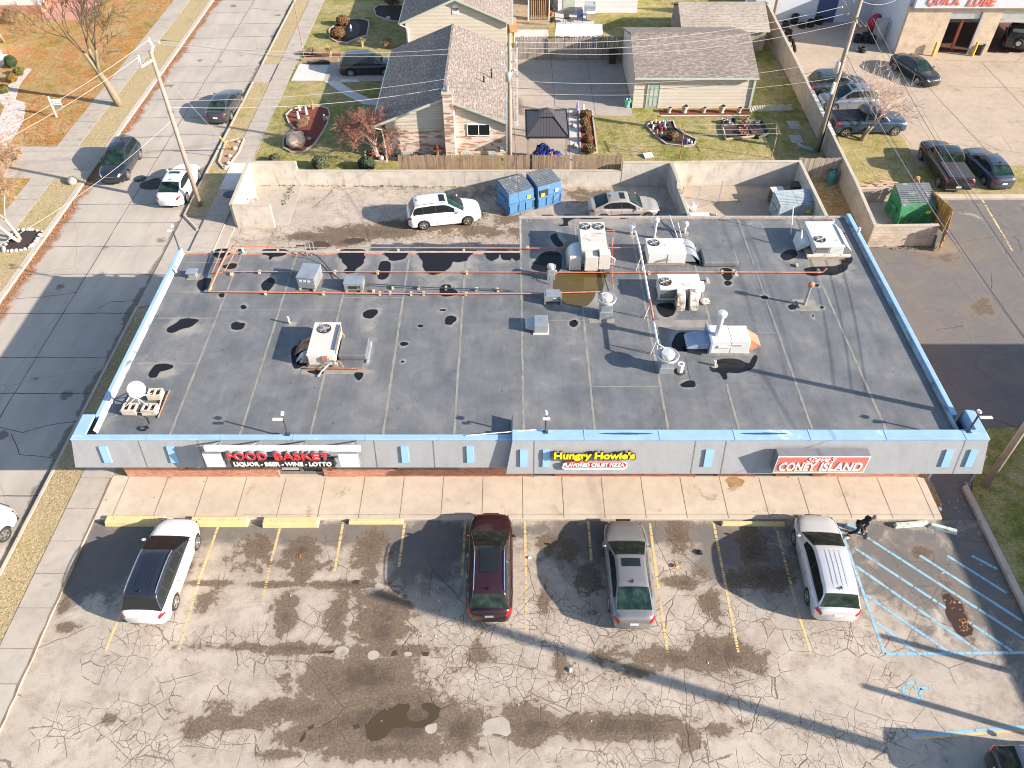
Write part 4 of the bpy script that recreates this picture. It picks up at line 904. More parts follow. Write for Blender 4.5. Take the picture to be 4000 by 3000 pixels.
    for w_ in wx:
        for sd in (1,-1):
            r = S['r']; Mx = Matrix.Translation((w_*hl, sd*(hw-.13), r)) @ Matrix.Rotation(math.pi/2*sd*-1, 4, 'X')
            prof = [(r*.62,-.10),(r*.80,-.11),(r*.96,-.09),(r,-.05),(r,.05),(r*.97,.09),(r*.84,.115),(r*.68,.105),(r*.64,.08)]
            ty = MB().lathe(prof, n=22, M=Mx).b_('tyre', M['tyre'], t, sm=1, w=0, ang=40)
            rm = MB(); cc = Mx
            rm.lathe([(r*.66,.085),(r*.66,.108),(r*.58,.112),(r*.56,.07)], n=22, M=Mx, close=False)
            for a in range(5):
                q = a*2*math.pi/5; Ms = Mx @ Matrix.Rotation(q, 4, 'Z')
                rm.add([Ms@Vector(p) for p in [(-.05,0,.10),(.05,0,.10),(.035,r*.6,.10),(-.035,r*.6,.10),(-.05,0,.06),(.05,0,.06),(.035,r*.6,.06),(-.035,r*.6,.06)]], [(0,1,2,3),(1,5,6,2),(0,3,7,4)])
            rm.lathe([(.0,.115),(.06,.112),(.07,.09)], n=10, M=Mx, close=False); rm.b_('rim', rimm or M['rim'], ty, w=0)
    if lights:
        for sd in (1,-1):
            patch(lambda s, q, o_: (lambda p: p+Vector((.012 if s > 0 else -.012, .006, .006)))(bp(s, q)), .90, .972, .52, .74, 0, 'headlight', M['clearlens'], t, (sd,), 5, 4)
            patch(lambda s, q, o_: (lambda p: p+Vector((-.012, .008, .006)))(bp(s, q)), -.996, -.90, .46, .66, 0, 'tail_light', M['redlens'], t, (sd,), 5, 4)
    sm_ = S['ws'][1]-.10; up_ = lambda s, q, o_: bp(s, q)+Vector((0,0,.010))
    patch(up_, S['ws'][1]-.02, S['ws'][1]+.022, .70, 1, 0, 'cowl', M['dark'], body, (1,-1), 2, 5)
    if kind != 'jeep': hs_ = MB()
    if kind != 'jeep':
        for sd in (1,-1):
            pr = None
            for i in range(9):
                s_ = S['ws'][1]+.02+(.955-S['ws'][1]-.02)*i/8; p = bp(s_, .69+.03*i/8); a_, b_ = Vector((p.x,(p.y-.009)*sd,p.z+.005)), Vector((p.x,(p.y+.009)*sd,p.z+.005))
                if pr: hs_.quad(pr[0], a_, b_, pr[1])
                pr = (a_, b_)
        p0, p1 = bp(.955, .72), bp(.955, 1); hs_.quad(Vector((p0.x-.01,-p0.y,p0.z+.006)), Vector((p0.x+.01,-p0.y,p0.z+.006)), Vector((p0.x+.01,p0.y,p0.z+.006)), Vector((p0.x-.01,p0.y,p0.z+.006)))
        hs_.b_('hood_seam', M['dark'], body, w=0)
    for sd in (1,-1):
        p = bp(sm_, .6); y_ = (gp(sm_, .3).y+.17)*sd; mi = MB(); mi.ball((sm_*hl, y_, zbe+.09), .11, 8, (.55,1,.62)); mo = mi.b_('mirror', paintm, t, sm=1, w=0)
    f_ = bp(1, .5); zg = S['zc']+.28; wf = wid(1)*hw
    gr = MB().box(hl-.012, hl+.012, -wf*.78, wf*.78, zg, zg+.16).b_('grille', M['dark'], t, w=0, bev=.01); MB().box(hl-.01, hl+.02, -wf*.8, wf*.8, zg+.165, zg+.185).b_('trim', M['chrome'], gr, w=0)
    MB().box(hl*.93, hl*.985, -wid(.97)*hw*.85, wid(.97)*hw*.85, S['zc']-.02, S['zc']+.05).b_('lower_lip', M['dark'], t, w=0)
    zr_ = .62 if kind != 'suv' else .72
    MB().box(-hl-.014, -hl+.01, -.17, .17, zr_-.05, zr_+.08).b_('licence_plate', M['plate'], t, w=0)
    MB().box(-hl*.992-.01, -hl*.94, -wid(-.97)*hw*.8, wid(-.97)*hw*.8, S['zc']+.02, S['zc']+.12).b_('rear_bumper', M['dark'] if kind != 'truck' else M['chrome'], t, w=0, bev=.02)
    if seam:
        dm_ = MB()
        cuts = [S['side'][-2][1]+.06, S['side'][-2][0]-.015, S['side'][-3][0]-.0] if len(S['side']) > 2 else [S['side'][-1][1]+.08, S['side'][0][1]+.015, S['side'][0][0]-.03]
        for sc_ in cuts:
            for sd in (1,-1):
                pr = None
                for q in [.06,.15,.25,.35,.45,.52,.58]:
                    p = bp(sc_, q); p2 = Vector((p.x, (p.y+.004)*sd, p.z))
                    if pr: dm_.quad(pr+Vector((-.009,0,0)), pr+Vector((.009,0,0)), p2+Vector((.009,0,0)), p2+Vector((-.009,0,0)))
                    pr = p2
        dm_.b_('door_seam', M['dark'], body, w=0)
        for sc_ in cuts[:2]:
            for sd in (1,-1): p = bp(sc_-.07, .50); MB().obox((p.x, (p.y+.012)*sd, p.z-.02), (.16,.03,.03)).b_('door_handle', M['chrome'] if rails else paintm, t, w=0)
    if kind == 'truck':
        if cargo == 'cover':
            zt = top(-.6)+.045; MB().box(-hl*.97, -hl*.27, -hw*.84, hw*.84, zt-.03, zt+.02).b_('bed_cover', M['bedcover'], t, w=0, bev=.015)
        if cargo == 'bed':
            zt = top(-.6)+.045; MB().box(-hl*.95, -hl*.27, -hw*.78, hw*.78, zt-.02, zt+.012).b_('bed_liner', M['dark'], t, w=0)
    if spare:
        Mx = Matrix.Translation((-hl-.14, -.1, .98)) @ Matrix.Rotation(-math.pi/2, 4, 'Y'); r = .39
        sp = MB().lathe([(r*.62,-.10),(r*.96,-.10),(r,-.05),(r,.06),(r*.9,.10),(r*.64,.09)], n=20, M=Mx).b_('spare_tyre', M['tyre'], t, sm=1, w=0, ang=40)
        MB().lathe([(.0,.10),(r*.5,.10),(r*.6,.07)], n=16, M=Mx, close=False).b_('rim', M['rim'], sp, w=0)
    return t
M['bedcover'] = M_('bed_cover_vinyl', (.05,.052,.055), .7, fine=40)
P_white = paint('white_car_paint', (.80,.80,.79), .25); P_maroon = paint('maroon_car_paint', (.035,.008,.014), .22, .3); P_grey = paint('grey_car_paint', (.235,.23,.235), .25, .4)
P_silver = paint('silver_car_paint', (.63,.63,.63), .3, .25); P_champ = paint('champagne_car_paint', (.45,.41,.36), .3, .35); P_char = paint('charcoal_car_paint', (.045,.05,.06), .22, .3)
P_navy = paint('midnight_car_paint', (.012,.018,.030), .16, .1); P_black = paint('black_car_paint', (.012,.012,.014), .14); P_bsilver = paint('blue_silver_car_paint', (.24,.28,.34), .28, .5)
P_blue = paint('dark_blue_car_paint', (.028,.055,.095), .25, .2); P_slate = paint('slate_blue_car_paint', (.055,.075,.10), .22, .4); P_blackroof = paint('black_roof_paint', (.010,.014,.028), .2)
P_soft = M_('canvas_top', (.075,.08,.075), .85, fine=30)
vehicle('suv', 'parked_car', 'white crossover with a black ribbed roof parked nearest the street sidewalk', 'car', (563,2399), (702,2041), P_white, .7, roofm=P_blackroof, rails=True, L=4.75, W=1.92, ribs=5, glassm=M['glass'])
vehicle('suv', 'parked_car', 'maroon crossover with a long glass roof parked facing the shops', 'car', (1911,2404), (1919,2010), P_maroon, .7, sunroof=[(-.44,-.20),(-.18,.06)], rails=True, L=4.95, W=1.90)
vehicle('sedan', 'parked_car', 'grey sedan with a sunroof parked facing the pizza shop front', 'car', (2479,2440), (2434,2028), P_grey, .65, sunroof=[(-.15,.01)], L=4.95, W=1.88)
vehicle('suv', 'parked_car', 'pale silver crossover parked askew next to the blue hatched bay', 'car', (3277,2417), (3173,2003), P_silver, .7, L=4.85, W=1.93, ribs=4)
vehicle('suv', 'parked_car', 'white crossover in the back alley left of the blue dumpsters', 'car', (1598,838), (1868,810), P_white, .7, sunroof=[(-.12,.04)], rails=True, L=4.75)
vehicle('sedan', 'parked_car', 'champagne coupe with a sunroof parked behind the building right of the blue dumpsters', 'car', (2293,811), (2580,802), P_champ, .62, sunroof=[(-.16,-.02)], L=4.65)
vehicle('sedan', 'parked_car', 'white car behind the building, only its roof edge showing over the flat roof', 'car', (2620,893), (2885,890), P_white, .6, L=4.7)
vehicle('suv', 'parked_car', 'black crossover in the neighbour\'s driveway beside the brick and siding house', 'car', (1322,252), (1552,246), P_black, .75, rails=True, L=4.75)
vehicle('sedan', 'parked_car', 'charcoal sedan parked at the right kerb of the street', 'car', (842,458), (911,352), P_char, .65, L=4.8)
vehicle('suv', 'moving_car', 'black crossover on the left side of the street driving towards the camera', 'car', (514,552), (420,706), P_navy, .7, L=4.55, W=1.84)
vehicle('sedan', 'parked_car', 'white sedan at the street kerb beneath the leaning utility pole', 'car', (656,784), (739,640), P_white, .65, sunroof=[(-.14,-.01)], L=4.75)
vehicle('suv', 'parked_car', 'white vehicle at the near street kerb, cut off by the edge of the picture', 'car', (-340,2330), (-8,1985), P_white, .75, L=5.1, W=1.98)
vehicle('sedan', 'parked_car', 'glossy black sedan standing angled on the garage forecourt', 'car', (3513,228), (3645,309), P_black, .65, L=4.9)
vehicle('suv', 'parked_car', 'dark blue crossover, farthest of the row by the long block wall', 'car', (3155,326), (3385,316), P_slate, .8, rails=True, L=4.7)
vehicle('suv', 'parked_car', 'silvery blue crossover facing the long block wall with its hood', 'car', (3432,378), (3196,386), P_bsilver, .75, rails=True, L=4.6, sunroof=[(-.12,.02)])
vehicle('truck', 'parked_truck', 'dark blue pickup with a rusty wheel arch behind the bare tree', 'pickup truck', (3243,474), (3535,468), P_blue, .85, cargo='bed', L=5.5, fin=False)
vehicle('truck', 'parked_truck', 'black pickup truck with a covered bed beside the grass island', 'pickup truck', (3751,722), (3639,555), P_black, .85, cargo='cover', L=5.7, fin=False)
vehicle('sedan', 'parked_car', 'dark slate sedan beside the black pickup truck', 'car', (3921,712), (3800,583), P_slate, .65, L=4.85)
vehicle('jeep', 'parked_car', 'black soft top off-roader with a rear spare wheel in the garage bay', 'car', (3968,200), (3975,85), P_black, .8, roofm=P_soft, spare=True, L=4.3, fin=False, base=.03)
vehicle('suv', 'parked_car', 'black crossover with a ribbed grey roof cut off by the lower edge of the picture', 'car', (3962,3020), (4390,3050), P_black, .8, roofm=P_grey, rails=True, L=4.8, ribs=5)
ZD = ZR+.004
M['fan_dark'] = M_('fan_well_dark', (.03,.03,.03), .7); M['fan_blade'] = M_('fan_blade_metal', (.5,.48,.46), .4, .4)
M['vent_white'] = M_('spun_aluminium', (.70,.69,.67), .38, .35, var=.1, dirt=.12, dcol=(.4,.3,.22)); M['coil'] = M_('coil_fins', (.15,.14,.13), .6, .3)
M['pvc'] = M_('white_pipe', (.76,.75,.72), .4, var=.08, dirt=.1, dcol=(.5,.33,.22)); M['timber'] = M_('weathered_timber', (.36,.28,.19), .85, var=.3)
M['sooty'] = M_('tar_soot', (.025,.022,.02), .7)
def span(u0, u1, vb, vt, vk, z0=ZD):
    """box corners from photo: front-bottom row vb, front-top row vt, back-top row vk -> x0,x1,y0,y1,z1"""
    x0, y0 = G(u0, vb, z0); x1, _ = G(u1, vb, z0); z1 = ZY(vt, y0); b = vk-1500.; y1 = (H-z1)*(FP*cs-b*sn)/(FP*sn+b*cs); return x0, x1, y0, y1, z1
def fan(root, c, r, z, blade='fan_blade', grill=True, well='fan_dark'):
    f = MB().lathe([(r*1.08, z+.001), (r*1.08, z+.035), (r, z+.035), (r*.97, z+.006), (.0, z+.006)], (c[0], c[1], 0), 24, close=False).b_('condenser_fan', M[well], root)
    b = MB()
    for i in range(4): b.obox((c[0]+.5*r*math.cos(i*1.57+.4), c[1]+.5*r*math.sin(i*1.57+.4), z+.015), (r*.72, r*.34, .008), rz=i*1.57+.4, rx=.12)
    b.lathe([(r*.2, z+.012), (r*.2, z+.05), (0, z+.055)], (c[0], c[1], 0), 10, close=False); b.b_('blades', M[blade], f)
    g_ = MB()
    for k in range(1, 5): g_.lathe([(r*k/4.2, z+.045), (r*k/4.2+.006, z+.05)], (c[0], c[1], 0), 24, close=False)
    for i in range(6): a = i*math.pi/6; g_.tube([(c[0]-r*math.cos(a), c[1]-r*math.sin(a), z+.045), (c[0]+r*math.cos(a), c[1]+r*math.sin(a), z+.045)], .006, 4)
    if grill: g_.b_('guard', M['galv'], f)
def feet(root, x0, x1, y0, y1, z0, z1, mat='timber'):
    for y in (y0+.12, y1-.12): MB().box(x0-.08, x1+.08, y-.06, y+.06, z0, z1).b_('sleeper', M[mat], root)
def hvac(label, px_, mat='tan', fans=(), base=.15, louv=None, group='rooftop air units', split=None, cat='air conditioner'):
    x0, x1, y0, y1, z1 = span(*px_); r = thing('rooftop_air_unit', label, cat, ((x0+x1)/2, (y0+y1)/2, ZD), 0, group)
    feet(r, x0, x1, y0, y1, ZD, ZD+base)
    MB().box(x0, x1, y0, y1, ZD+base, z1).b_('cabinet', M[mat], r, bev=.02)
    MB().box(x0-.02, x1+.02, y0-.02, y1+.02, z1-.05, z1+.012).b_('lid', M[mat], r, bev=.008)
    h = z1-ZD-base
    for (u, v, rad, bl) in fans:
        c = G(u, v, z1); fan(r, c, rad, z1+.012, bl)
    nn = max(2, int((x1-x0)/.8))
    for i in range(nn):
        a = x0+(x1-x0)*i/nn+.04; b = x0+(x1-x0)*(i+1)/nn-.04
        if louv == i: 
            cf = MB().box(a, b, y0-.025, y0-.001, ZD+base+.1, z1-.1).b_('coil_panel', M['coil'], r); l_ = MB()
            for k in range(int((z1-ZD-base-.25)/.07)): l_.box(a+.02, b-.02, y0-.036, y0-.026, ZD+base+.14+k*.07, ZD+base+.155+k*.07)
            l_.b_('louvres', M['galv'], cf)
        else: MB().box(a, b, y0-.018, y0-.001, ZD+base+.06, z1-.08).b_('access_panel', M[mat], r, bev=.005)
    return r, x0, x1, y0, y1, z1
def elbow(root, c, w, r, z0, h, name, mat, flip=1, ax='x', n=10, th=.0):
    """curved duct: quarter turn from the unit side down to the roof. c = (x, y) of unit side, w width along other axis"""
    pr = []; mb = MB()
    for i in range(n+1):
        a = math.pi/2*i/n; o = (c[0]+flip*(r*math.sin(a)), z0+h+ (r*math.cos(a)-r)*0 + r*(math.cos(a)-1)+.0)
        pr.append((o[0], o[1]))
    P = [(c[0], z0+h-r-.02)]
    prof = [(c[0], z0+h)]+[(c[0]+flip*r*math.sin(math.pi/2*i/n)*1.0, z0+h-r+r*math.cos(math.pi/2*i/n)) for i in range(1, n+1)]+[(c[0]+flip*r, z0), (c[0], z0)]
    k = len(prof); vs = [(x, c[1]-w/2, z) for x, z in prof]+[(x, c[1]+w/2, z) for x, z in prof]
    mb.add(vs, [tuple(range(k)), tuple(range(2*k-1, k-1, -1))]+[(i, (i+1)%k, k+(i+1)%k, k+i) for i in range(k)])
    return mb.b_(name, mat, root)
r, x0, x1, y0, y1, z1 = hvac('tall tan air unit with rusty curved duct, alone on the left roof half', (1210,1312,1437,1387,1260), 'tan', [(1268,1286,.29,'fan_blade')], .18)
elbow(r, (x0, y0+(y1-y0)*.55), .85, .85, ZD+.02, z1-ZD-.35, 'return_duct', M['rust'], -1)
elbow(r, (x0-.001, y0+(y1-y0)*.22), .40, .70, ZD+.02, z1-ZD-.35, 'return_duct', M['rustwhite'], -1)
MB().box(x1+.06, x1+1.35, y0+.5, y0+1.75, ZD, ZD+.30).b_('curb', M['roof'], r, bev=.05); MB().box(x1+1.36, x1+1.45, y0+.3, y0+1.75, ZD, ZD+.06).b_('curb_flashing', M['flash'], r)
MB().tube([(x0-.1,y0-.12,ZD+.12),(x1+1.3,y0-.2,ZD+.16)], .035, 6).b_('gas_pipe', M['rust'], r); MB().tube([(x1-.1,y0-.05,ZD+.5),(x1+.25,y0-.1,ZD+.5),(x1+.4,y0-.15,ZD+.18)], .03, 6).b_('gas_riser', M['rust'], r)
MB().tube([(x0+.95,y0-.02,ZD+.3),(x0+.62,y0-.35,ZD+.12),(x0+.5,y0-.62,ZD+.05)], .03, 6).b_('drain_pipe', M['pvc'], r)
MB().box(x1-.5, x1-.28, y0-.12, y0-.02, ZD+.5, ZD+.75).b_('switch_box', M['rust'], r); MB().box(x0+.75, x0+1.02, y0-.10, y0-.02, ZD+.35, ZD+.65).b_('switch_box', M['galv'], r)
MB().box(x1+.001, x1+.03, y0+.3, y1-.2, ZD+.9, z1-.25).b_('coil_panel', M['coil'], r)
def greybox(label, px_, side_fan=False, rz=0, grp='grey metal roof boxes'):
    x0, x1, y0, y1, z1 = span(*px_); cx, cy = (x0+x1)/2, (y0+y1)/2; r = thing('condenser_box', label, 'roof box', (cx, cy, ZD), rz, grp); a, b = (x1-x0)/2, (y1-y0)/2; h = z1-ZD
    for s in (-1,1): MB().box(s*a*.8-.05, s*a*.8+.05, -b-.1, b+.1, 0, .09).b_('sleeper', M['timber'], r, w=0)
    MB().box(-a, a, -b, b, .09, h).b_('cabinet', M['galv'], r, bev=.015, w=0); MB().box(-a-.015, a+.015, -b-.015, b+.015, h-.04, h+.01).b_('lid', M['galv'], r, w=0, bev=.006)
    if side_fan: MB().box(-a*.55, a*.7, -b-.012, -b-.001, .2, h-.16).b_('opening', M['fan_dark'], r, w=0); MB().box(a*.35,a*.62,-b-.03,-b-.0125,.3,h-.3).b_('motor', M['galv'], r, w=0)
    else:
        MB().box(-a+.05, -.01, -b-.012, -b-.001, .14, h-.30).b_('panel', M['galv'], r, w=0); MB().box(.01, a-.05, -b-.012, -b-.001, .14, h-.30).b_('panel', M['galv'], r, w=0)
        for i in range(3): MB().box(-a+.12+i*.22, -a+.25+i*.22, -b-.014, -b-.001, h-.26, h-.15).b_('decal', M['plate'], r, w=0)
    return r
greybox('taller grey metal box with small white decals, between the orange roof pipes', (1172,1242,1133,1086,1030), rz=R(-8)); greybox('low grey metal box with a dark side opening and a long cable tray', (1347,1421,1141,1108,1077), True)
r, x0, x1, y0, y1, z1 = hvac('large tan air unit with twin fans and a bare metal curved duct', (2268,2366,1045,975,868), 'tan', [(2285,886,.27,'fan_blade'),(2337,886,.27,'fan_blade')], .2)
MB().box(x0+.15, x1-.5, y0-.55, y0-.02, ZD+.2, ZD+1.05).b_('access_panel', M['tan'], r, bev=.02); MB().box(x1-.45, x1+.12, y0-.5, y0-.02, ZD+.25, ZD+1.2).b_('economiser', M['tan'], r, bev=.02)
elbow(r, (x0, y0+.55), 1.3, .75, ZD, z1-ZD-.35, 'supply_duct', M['galv'], -1, n=14); MB().box(x0-.62, x0-.02, y0-.30, y0-.12, ZD+.05, ZD+.85).b_('duct_door', M['tan'], r, bev=.01)
MB().tube([(x1+.05,y0-.1,ZD+.9),(x1+.42,y0-.1,ZD+.62),(x1+.42,y0-.1,ZD+.3),(x1+.1,y0-.1,ZD+.3)], .03, 6).b_('pipe', M['pvc'], r)
MB().tube([(x1+.02,y0+1.2,ZD+1.5),(x1+.42,y0+1.2,ZD+1.5),(x1+.42,y0+1.2,ZD+.3)], .018, 5).b_('pipe', M['orange_pipe'], r)
r, x0, x1, y0, y1, z1 = hvac('white air unit with two ribbed curved ducts leading to a black curb', (2527,2672,1037,989,932), 'lgrey', [(2555,950,.27,'fan_blade')], .12)
for k, yy in enumerate((y0+.38, y0+1.12)): elbow(r, (x1, yy), .62, .85, ZD+.2, z1-ZD-.28, 'supply_duct', M['galv'], 1, n=14)
xa, ya = G(2755,1022,ZD); xb, yb = G(2862,980,ZD); MB().box(x1+.95, xb, y0-.15, y1-.2, ZD, ZD+.32).b_('curb', M['roof'], r, bev=.08)
MB().obox((x0-.0+(x1-x0)*.42, y0-.07, ZD+.38), (.45,.06,.10), ry=-.3).b_('bracket', M['galv'], r)
r, x0, x1, y0, y1, z1 = hvac('white air unit with a rusty fan and two flaking rusty ducts in front', (2572,2732,1177,1128,1071), 'lgrey', [(2598,1102,.30,'rust')], .1, louv=0)
for k, xx in enumerate((2640, 2690)):
    xq = G(xx+15, 1200, ZD)[0]; ob = elbow(r, (0, 0), .40, .72, 0, .82, 'return_duct', M['rustwhite'], 1, n=10)
    ob.data.transform(ROOTS[r.name] @ Matrix.Identity(4)); ob.data.transform(Matrix.Translation((xq, y0-.03, ZD)) @ Matrix.Rotation(-math.pi/2, 4, 'Z')); ob.data.transform(ROOTS[r.name].inverted())
MB().box(x1+.02, x1+.22, y0+.3, y0+.75, ZD+.35, z1-.1).b_('hood', M['lgrey'], r, bev=.02); MB().ball((x1+.25, y0-.15, ZD+.12), .24, 9, (1,1,.5), .5, 3).b_('motor', M['rustwhite'], r)
r, x0, x1, y0, y1, z1 = hvac('white air unit on an open metal frame near the right edge of the roof', (3172,3283,1012,962,866), 'lgrey', [(3203,936,.27,'fan_blade')], .30, louv=0)
MB().add([(x0-.62,y0+.7,z1-.85),(x0-.02,y0+.7,z1-.45),(x0-.02,y0+1.7,z1-.45),(x0-.62,y0+1.7,z1-.85),(x0-.55,y0+.7,ZD+.6),(x0-.02,y0+.7,ZD+.5),(x0-.02,y0+1.7,ZD+.5),(x0-.55,y0+1.7,ZD+.6)],
  [(0,1,2,3),(0,4,5,1),(0,3,7,4),(3,2,6,7),(4,7,6,5)]).b_('intake_hood', M['lgrey'], r, bev=.01)
MB().add([(x1+.02,y0+.1,ZD+.9),(x1+.5,y0+.1,ZD+.45),(x1+.5,y1-.3,ZD+.45),(x1+.02,y1-.3,ZD+.9)], [(0,1,2,3)]).b_('side_hood', M['lgrey'], r)
MB().box(x0-.35, x1+.45, y0-.10, y0+.02, ZD+.18, ZD+.30).b_('frame_rail', M['tan'], r); MB().box(x0-.25, x1+.2, y0-.05, y1, ZD, ZD+.16).b_('curb', M['timber'], r)
MB().tube([(x0-.6,y0+2.2,ZD+.05),(x0-.75,y0+2.6,ZD+1.6)], .03, 6).b_('conduit', M['pvc'], r); MB().tube([(x0-.45,y0+.8,ZD+.2),(x0-.5,y0+1.2,ZD+1.0)], .05, 6).b_('conduit', M['pvc'], r)
MB().box(x1-.42, x1-.22, y0-.10, y0-.02, z1-1.2, z1-1.0).b_('switch_box', M['redlens'], r)
x0, x1, y0, y1, z1 = span(2771,2920,1387,1334,1270); r = thing('makeup_air_unit', 'white make-up air unit with a round stack, bluish scoop and orange hood', 'air unit', ((x0+x1)/2, y0, ZD))
MB().box(x0, (x0+x1)/2-.01, y0, y1, ZD+.1, z1).b_('cabinet', M['lgrey'], r, bev=.02); MB().box((x0+x1)/2+.01, x1, y0, y1, ZD+.1, z1-.02).b_('cabinet', M['lgrey'], r, bev=.02); feet(r, x0, x1, y0, y1, ZD, ZD+.1, 'kerb')
MB().box(x0+.3, x0+.9, y0-.05, y0-.002, z1-.38, z1-.25).b_('handle_bar', M['lgrey'], r, bev=.01); MB().box(x1-1.1, x1-.35, y0-.012, y0-.001, z1-.32, z1-.20).b_('decal', M['plate'], r)
lx = MB().box(x1-1.06, x1-.39, y0-.016, y0-.0125, z1-.29, z1-.23).b_('decal', M['redlens'], r)
sx, sy = G(2802, 1308, z1); zs = ZY(1222, sy); MB().lathe([(.13,z1-.02),(.13,zs-.05)], (sx,sy,0), 16).b_('stack', M['vent_white'], r, sm=1, ang=40); MB().lathe([(.20,zs-.16),(.22,zs-.15),(.22,zs+.0),(.19,zs+.04),(0,zs+.08)], (sx,sy,0), 18).b_('stack_cap', M['vent_white'], r, sm=1, ang=40)
M['bluish'] = M_('blue_grey_scoop', (.30,.36,.47), .45, .2)
MB().box(x0-.09, x0-.005, y0-.12, y1+.2, ZD+.15, z1+.05).b_('flange', M['bluish'], r)
q = MB(); n_ = 12; vs = []
for yy in (y0+.05, y1-.15):
    for i in range(n_+1): a = math.pi/2*i/n_; vs.append((x0-.1-1.0*math.sin(a), yy, ZD+.35+(z1-ZD-.55)*math.cos(a)))
q.add(vs, [(i, i+1, n_+2+i, n_+1+i) for i in range(n_)]); 
for k in (0, n_+1): q.add([vs[k+i] for i in range(n_+1)]+[(x0-.1, vs[k][1], ZD+.35)], [(i, i+1, n_+1) for i in range(n_)])
q.b_('intake_scoop', M['bluish'], r, sm=1, ang=40)
M['orangehood'] = M_('orange_hood', (.52,.21,.12), .6, dirt=.2, dcol=(.7,.6,.5))
MB().add([(x1+.005,y0+.3,z1-.12),(x1+.005,y1-.1,z1-.12),(x1+.62,y1-.1,z1-.55),(x1+.62,y0+.3,z1-.55),(x1+.005,y0+.3,z1-1.0),(x1+.005,y1-.1,z1-1.0)], [(0,3,2,1),(0,4,3),(1,2,5),(4,5,2,3)]).b_('exhaust_hood', M['orangehood'], r)
def exhaust(label, u, vbase, u0, u1, vtopbase, bowl_r, zbase_h, bowl_v, kind='bowl'):
    bx0, by = G(u0, vbase, ZD); bx1, _ = G(u1, vbase, ZD); s = (bx1-bx0)/2; cx = (bx0+bx1)/2; cy = by+s; r = thing('exhaust_fan', label, 'exhaust fan', (cx, cy, ZD), 0, 'round rooftop exhaust fans')
    h = zbase_h; b = MB(); b.box(-s, s, -s, s, 0, h*.55); b.b_('curb', M['galv'], r, w=0, bev=.01); MB().box(-s*.86, s*.86, -s*.86, s*.86, h*.55, h).b_('neck', M['galv'], r, w=0, bev=.01)
    R_ = bowl_r
    MB().lathe([(R_*.62,h),(R_*.80,h+.10),(R_*.98,h+R_*.35),(R_,h+R_*.45),(R_,h+R_*.62),(R_*.93,h+R_*.62),(R_*.92,h+R_*.46),(R_*.6,h+R_*.30),(0,h+R_*.28)], n=26, close=False).b_('bowl', M['vent_white'], r, sm=1, w=0, ang=40)
    MB().lathe([(R_*.62,h+R_*.31),(R_*.64,h+R_*.75),(R_*.55,h+R_*.90),(0,h+R_*.95)], n=22, close=False).b_('motor_dome', M['vent_white'], r, sm=1, w=0, ang=40)
    MB().lathe([(R_*1.0,h+R_*.60),(R_*1.025,h+R_*.62),(R_*1.0,h+R_*.64)], n=26, close=False).b_('rim_ring', M['tan'], r, sm=1, w=0)
    return r, cx, cy, h
exhaust('spun exhaust fan with a wide bowl left of the long white pipe', 2365, 1250, 2341, 2391, 1202, .44, .85, 1150)
r, fx, fy, fh = exhaust('largest spun exhaust fan with a wide bowl at the foot of the white pipe', 2600, 1462, 2574, 2630, 1420, .50, .62, 1380)
px0 = G(2655,1452,ZD); cap = thing('vent_pipe', 'short wide white pipe stub beside the largest exhaust fan', 'vent pipe', (*px0, ZD), 0, 'vent pipes on the roof'); MB().lathe([(.14,0),(.14,.42),(.16,.42),(.16,.5),(.11,.5),(.11,.3),(0,.3)], n=16, close=False).b_('pipe', M['pvc'], cap, sm=1, w=0, ang=40); MB().lathe([(.26,0),(.2,.03),(.14,.05)], n=14, close=False).b_('flashing', M['sooty'], cap, w=0)
exhaust('small exhaust fan on a slim curb next to the rusty pipes', 2152, 1095, 2137, 2168, 1070, .23, .62, 1040)
x0, x1, y0, y1, z1 = span(2132,2186,1186,1157,1130); r = thing('condenser_box', 'small grey box on two skids at the end of the orange roof pipe', 'roof box', ((x0+x1)/2, y0, ZD), 0, 'grey metal roof boxes')
MB().box(x0, x1, y0, y1, ZD+.12, z1).b_('cabinet', M['galv'], r, bev=.01)
for xx in (x0-.08, x1+.02): MB().box(xx, xx+.07, y0-.12, y1-.1, ZD, ZD+.45).b_('skid', M['galv'], r)
MB().box((x0+x1)/2, (x0+x1)/2+.22, y0-.012, y0-.001, ZD+.3, z1-.12).b_('decal', M['plate'], r)
x0, x1, y0, y1, z1 = span(2087,2140,1305,1272,1230); r = thing('intake_vent', 'square grey roof vent with a hinged side hood on the left', 'roof vent', ((x0+x1)/2, y0, ZD))
MB().box(x0, x1, y0, y1, ZD+.05, z1).b_('cabinet', M['galv'], r, bev=.01); MB().box(x0-.06, x1+.05, y0-.06, y1, ZD, ZD+.05).b_('base_flange', M['lgrey'], r)
MB().add([(x0-.002,y0+.1,z1-.1),(x0-.002,y1-.05,z1-.1),(x0-.42,y1-.05,z1-.18),(x0-.42,y0+.1,z1-.18),(x0-.40,y0+.15,z1-.35),(x0-.40,y1-.1,z1-.35),(x0-.002,y1-.05,ZD+.15),(x0-.002,y0+.1,ZD+.15)], [(0,3,2,1),(3,4,5,2),(4,7,6,5),(0,7,4,3),(1,2,5,6)]).b_('hood', M['galv'], r)
x0, x1, y0, y1, z1 = span(738,768,1088,1068,1054); r = thing('intake_vent', 'small square grey roof vent beside the left parapet', 'roof vent', ((x0+x1)/2, y0, ZD)); MB().box(x0, x1, y0, y1, ZD, z1).b_('cabinet', M['galv'], r, bev=.01); MB().box(x0-.08, x1+.08, y0-.08, y1+.08, z1, z1+.04).b_('lid', M['galv'], r, bev=.01); MB().box(x0-.1, x1+.1, y0-.15, y1+.1, ZD, ZD+.02).b_('flashing', M['roofseam'], r)
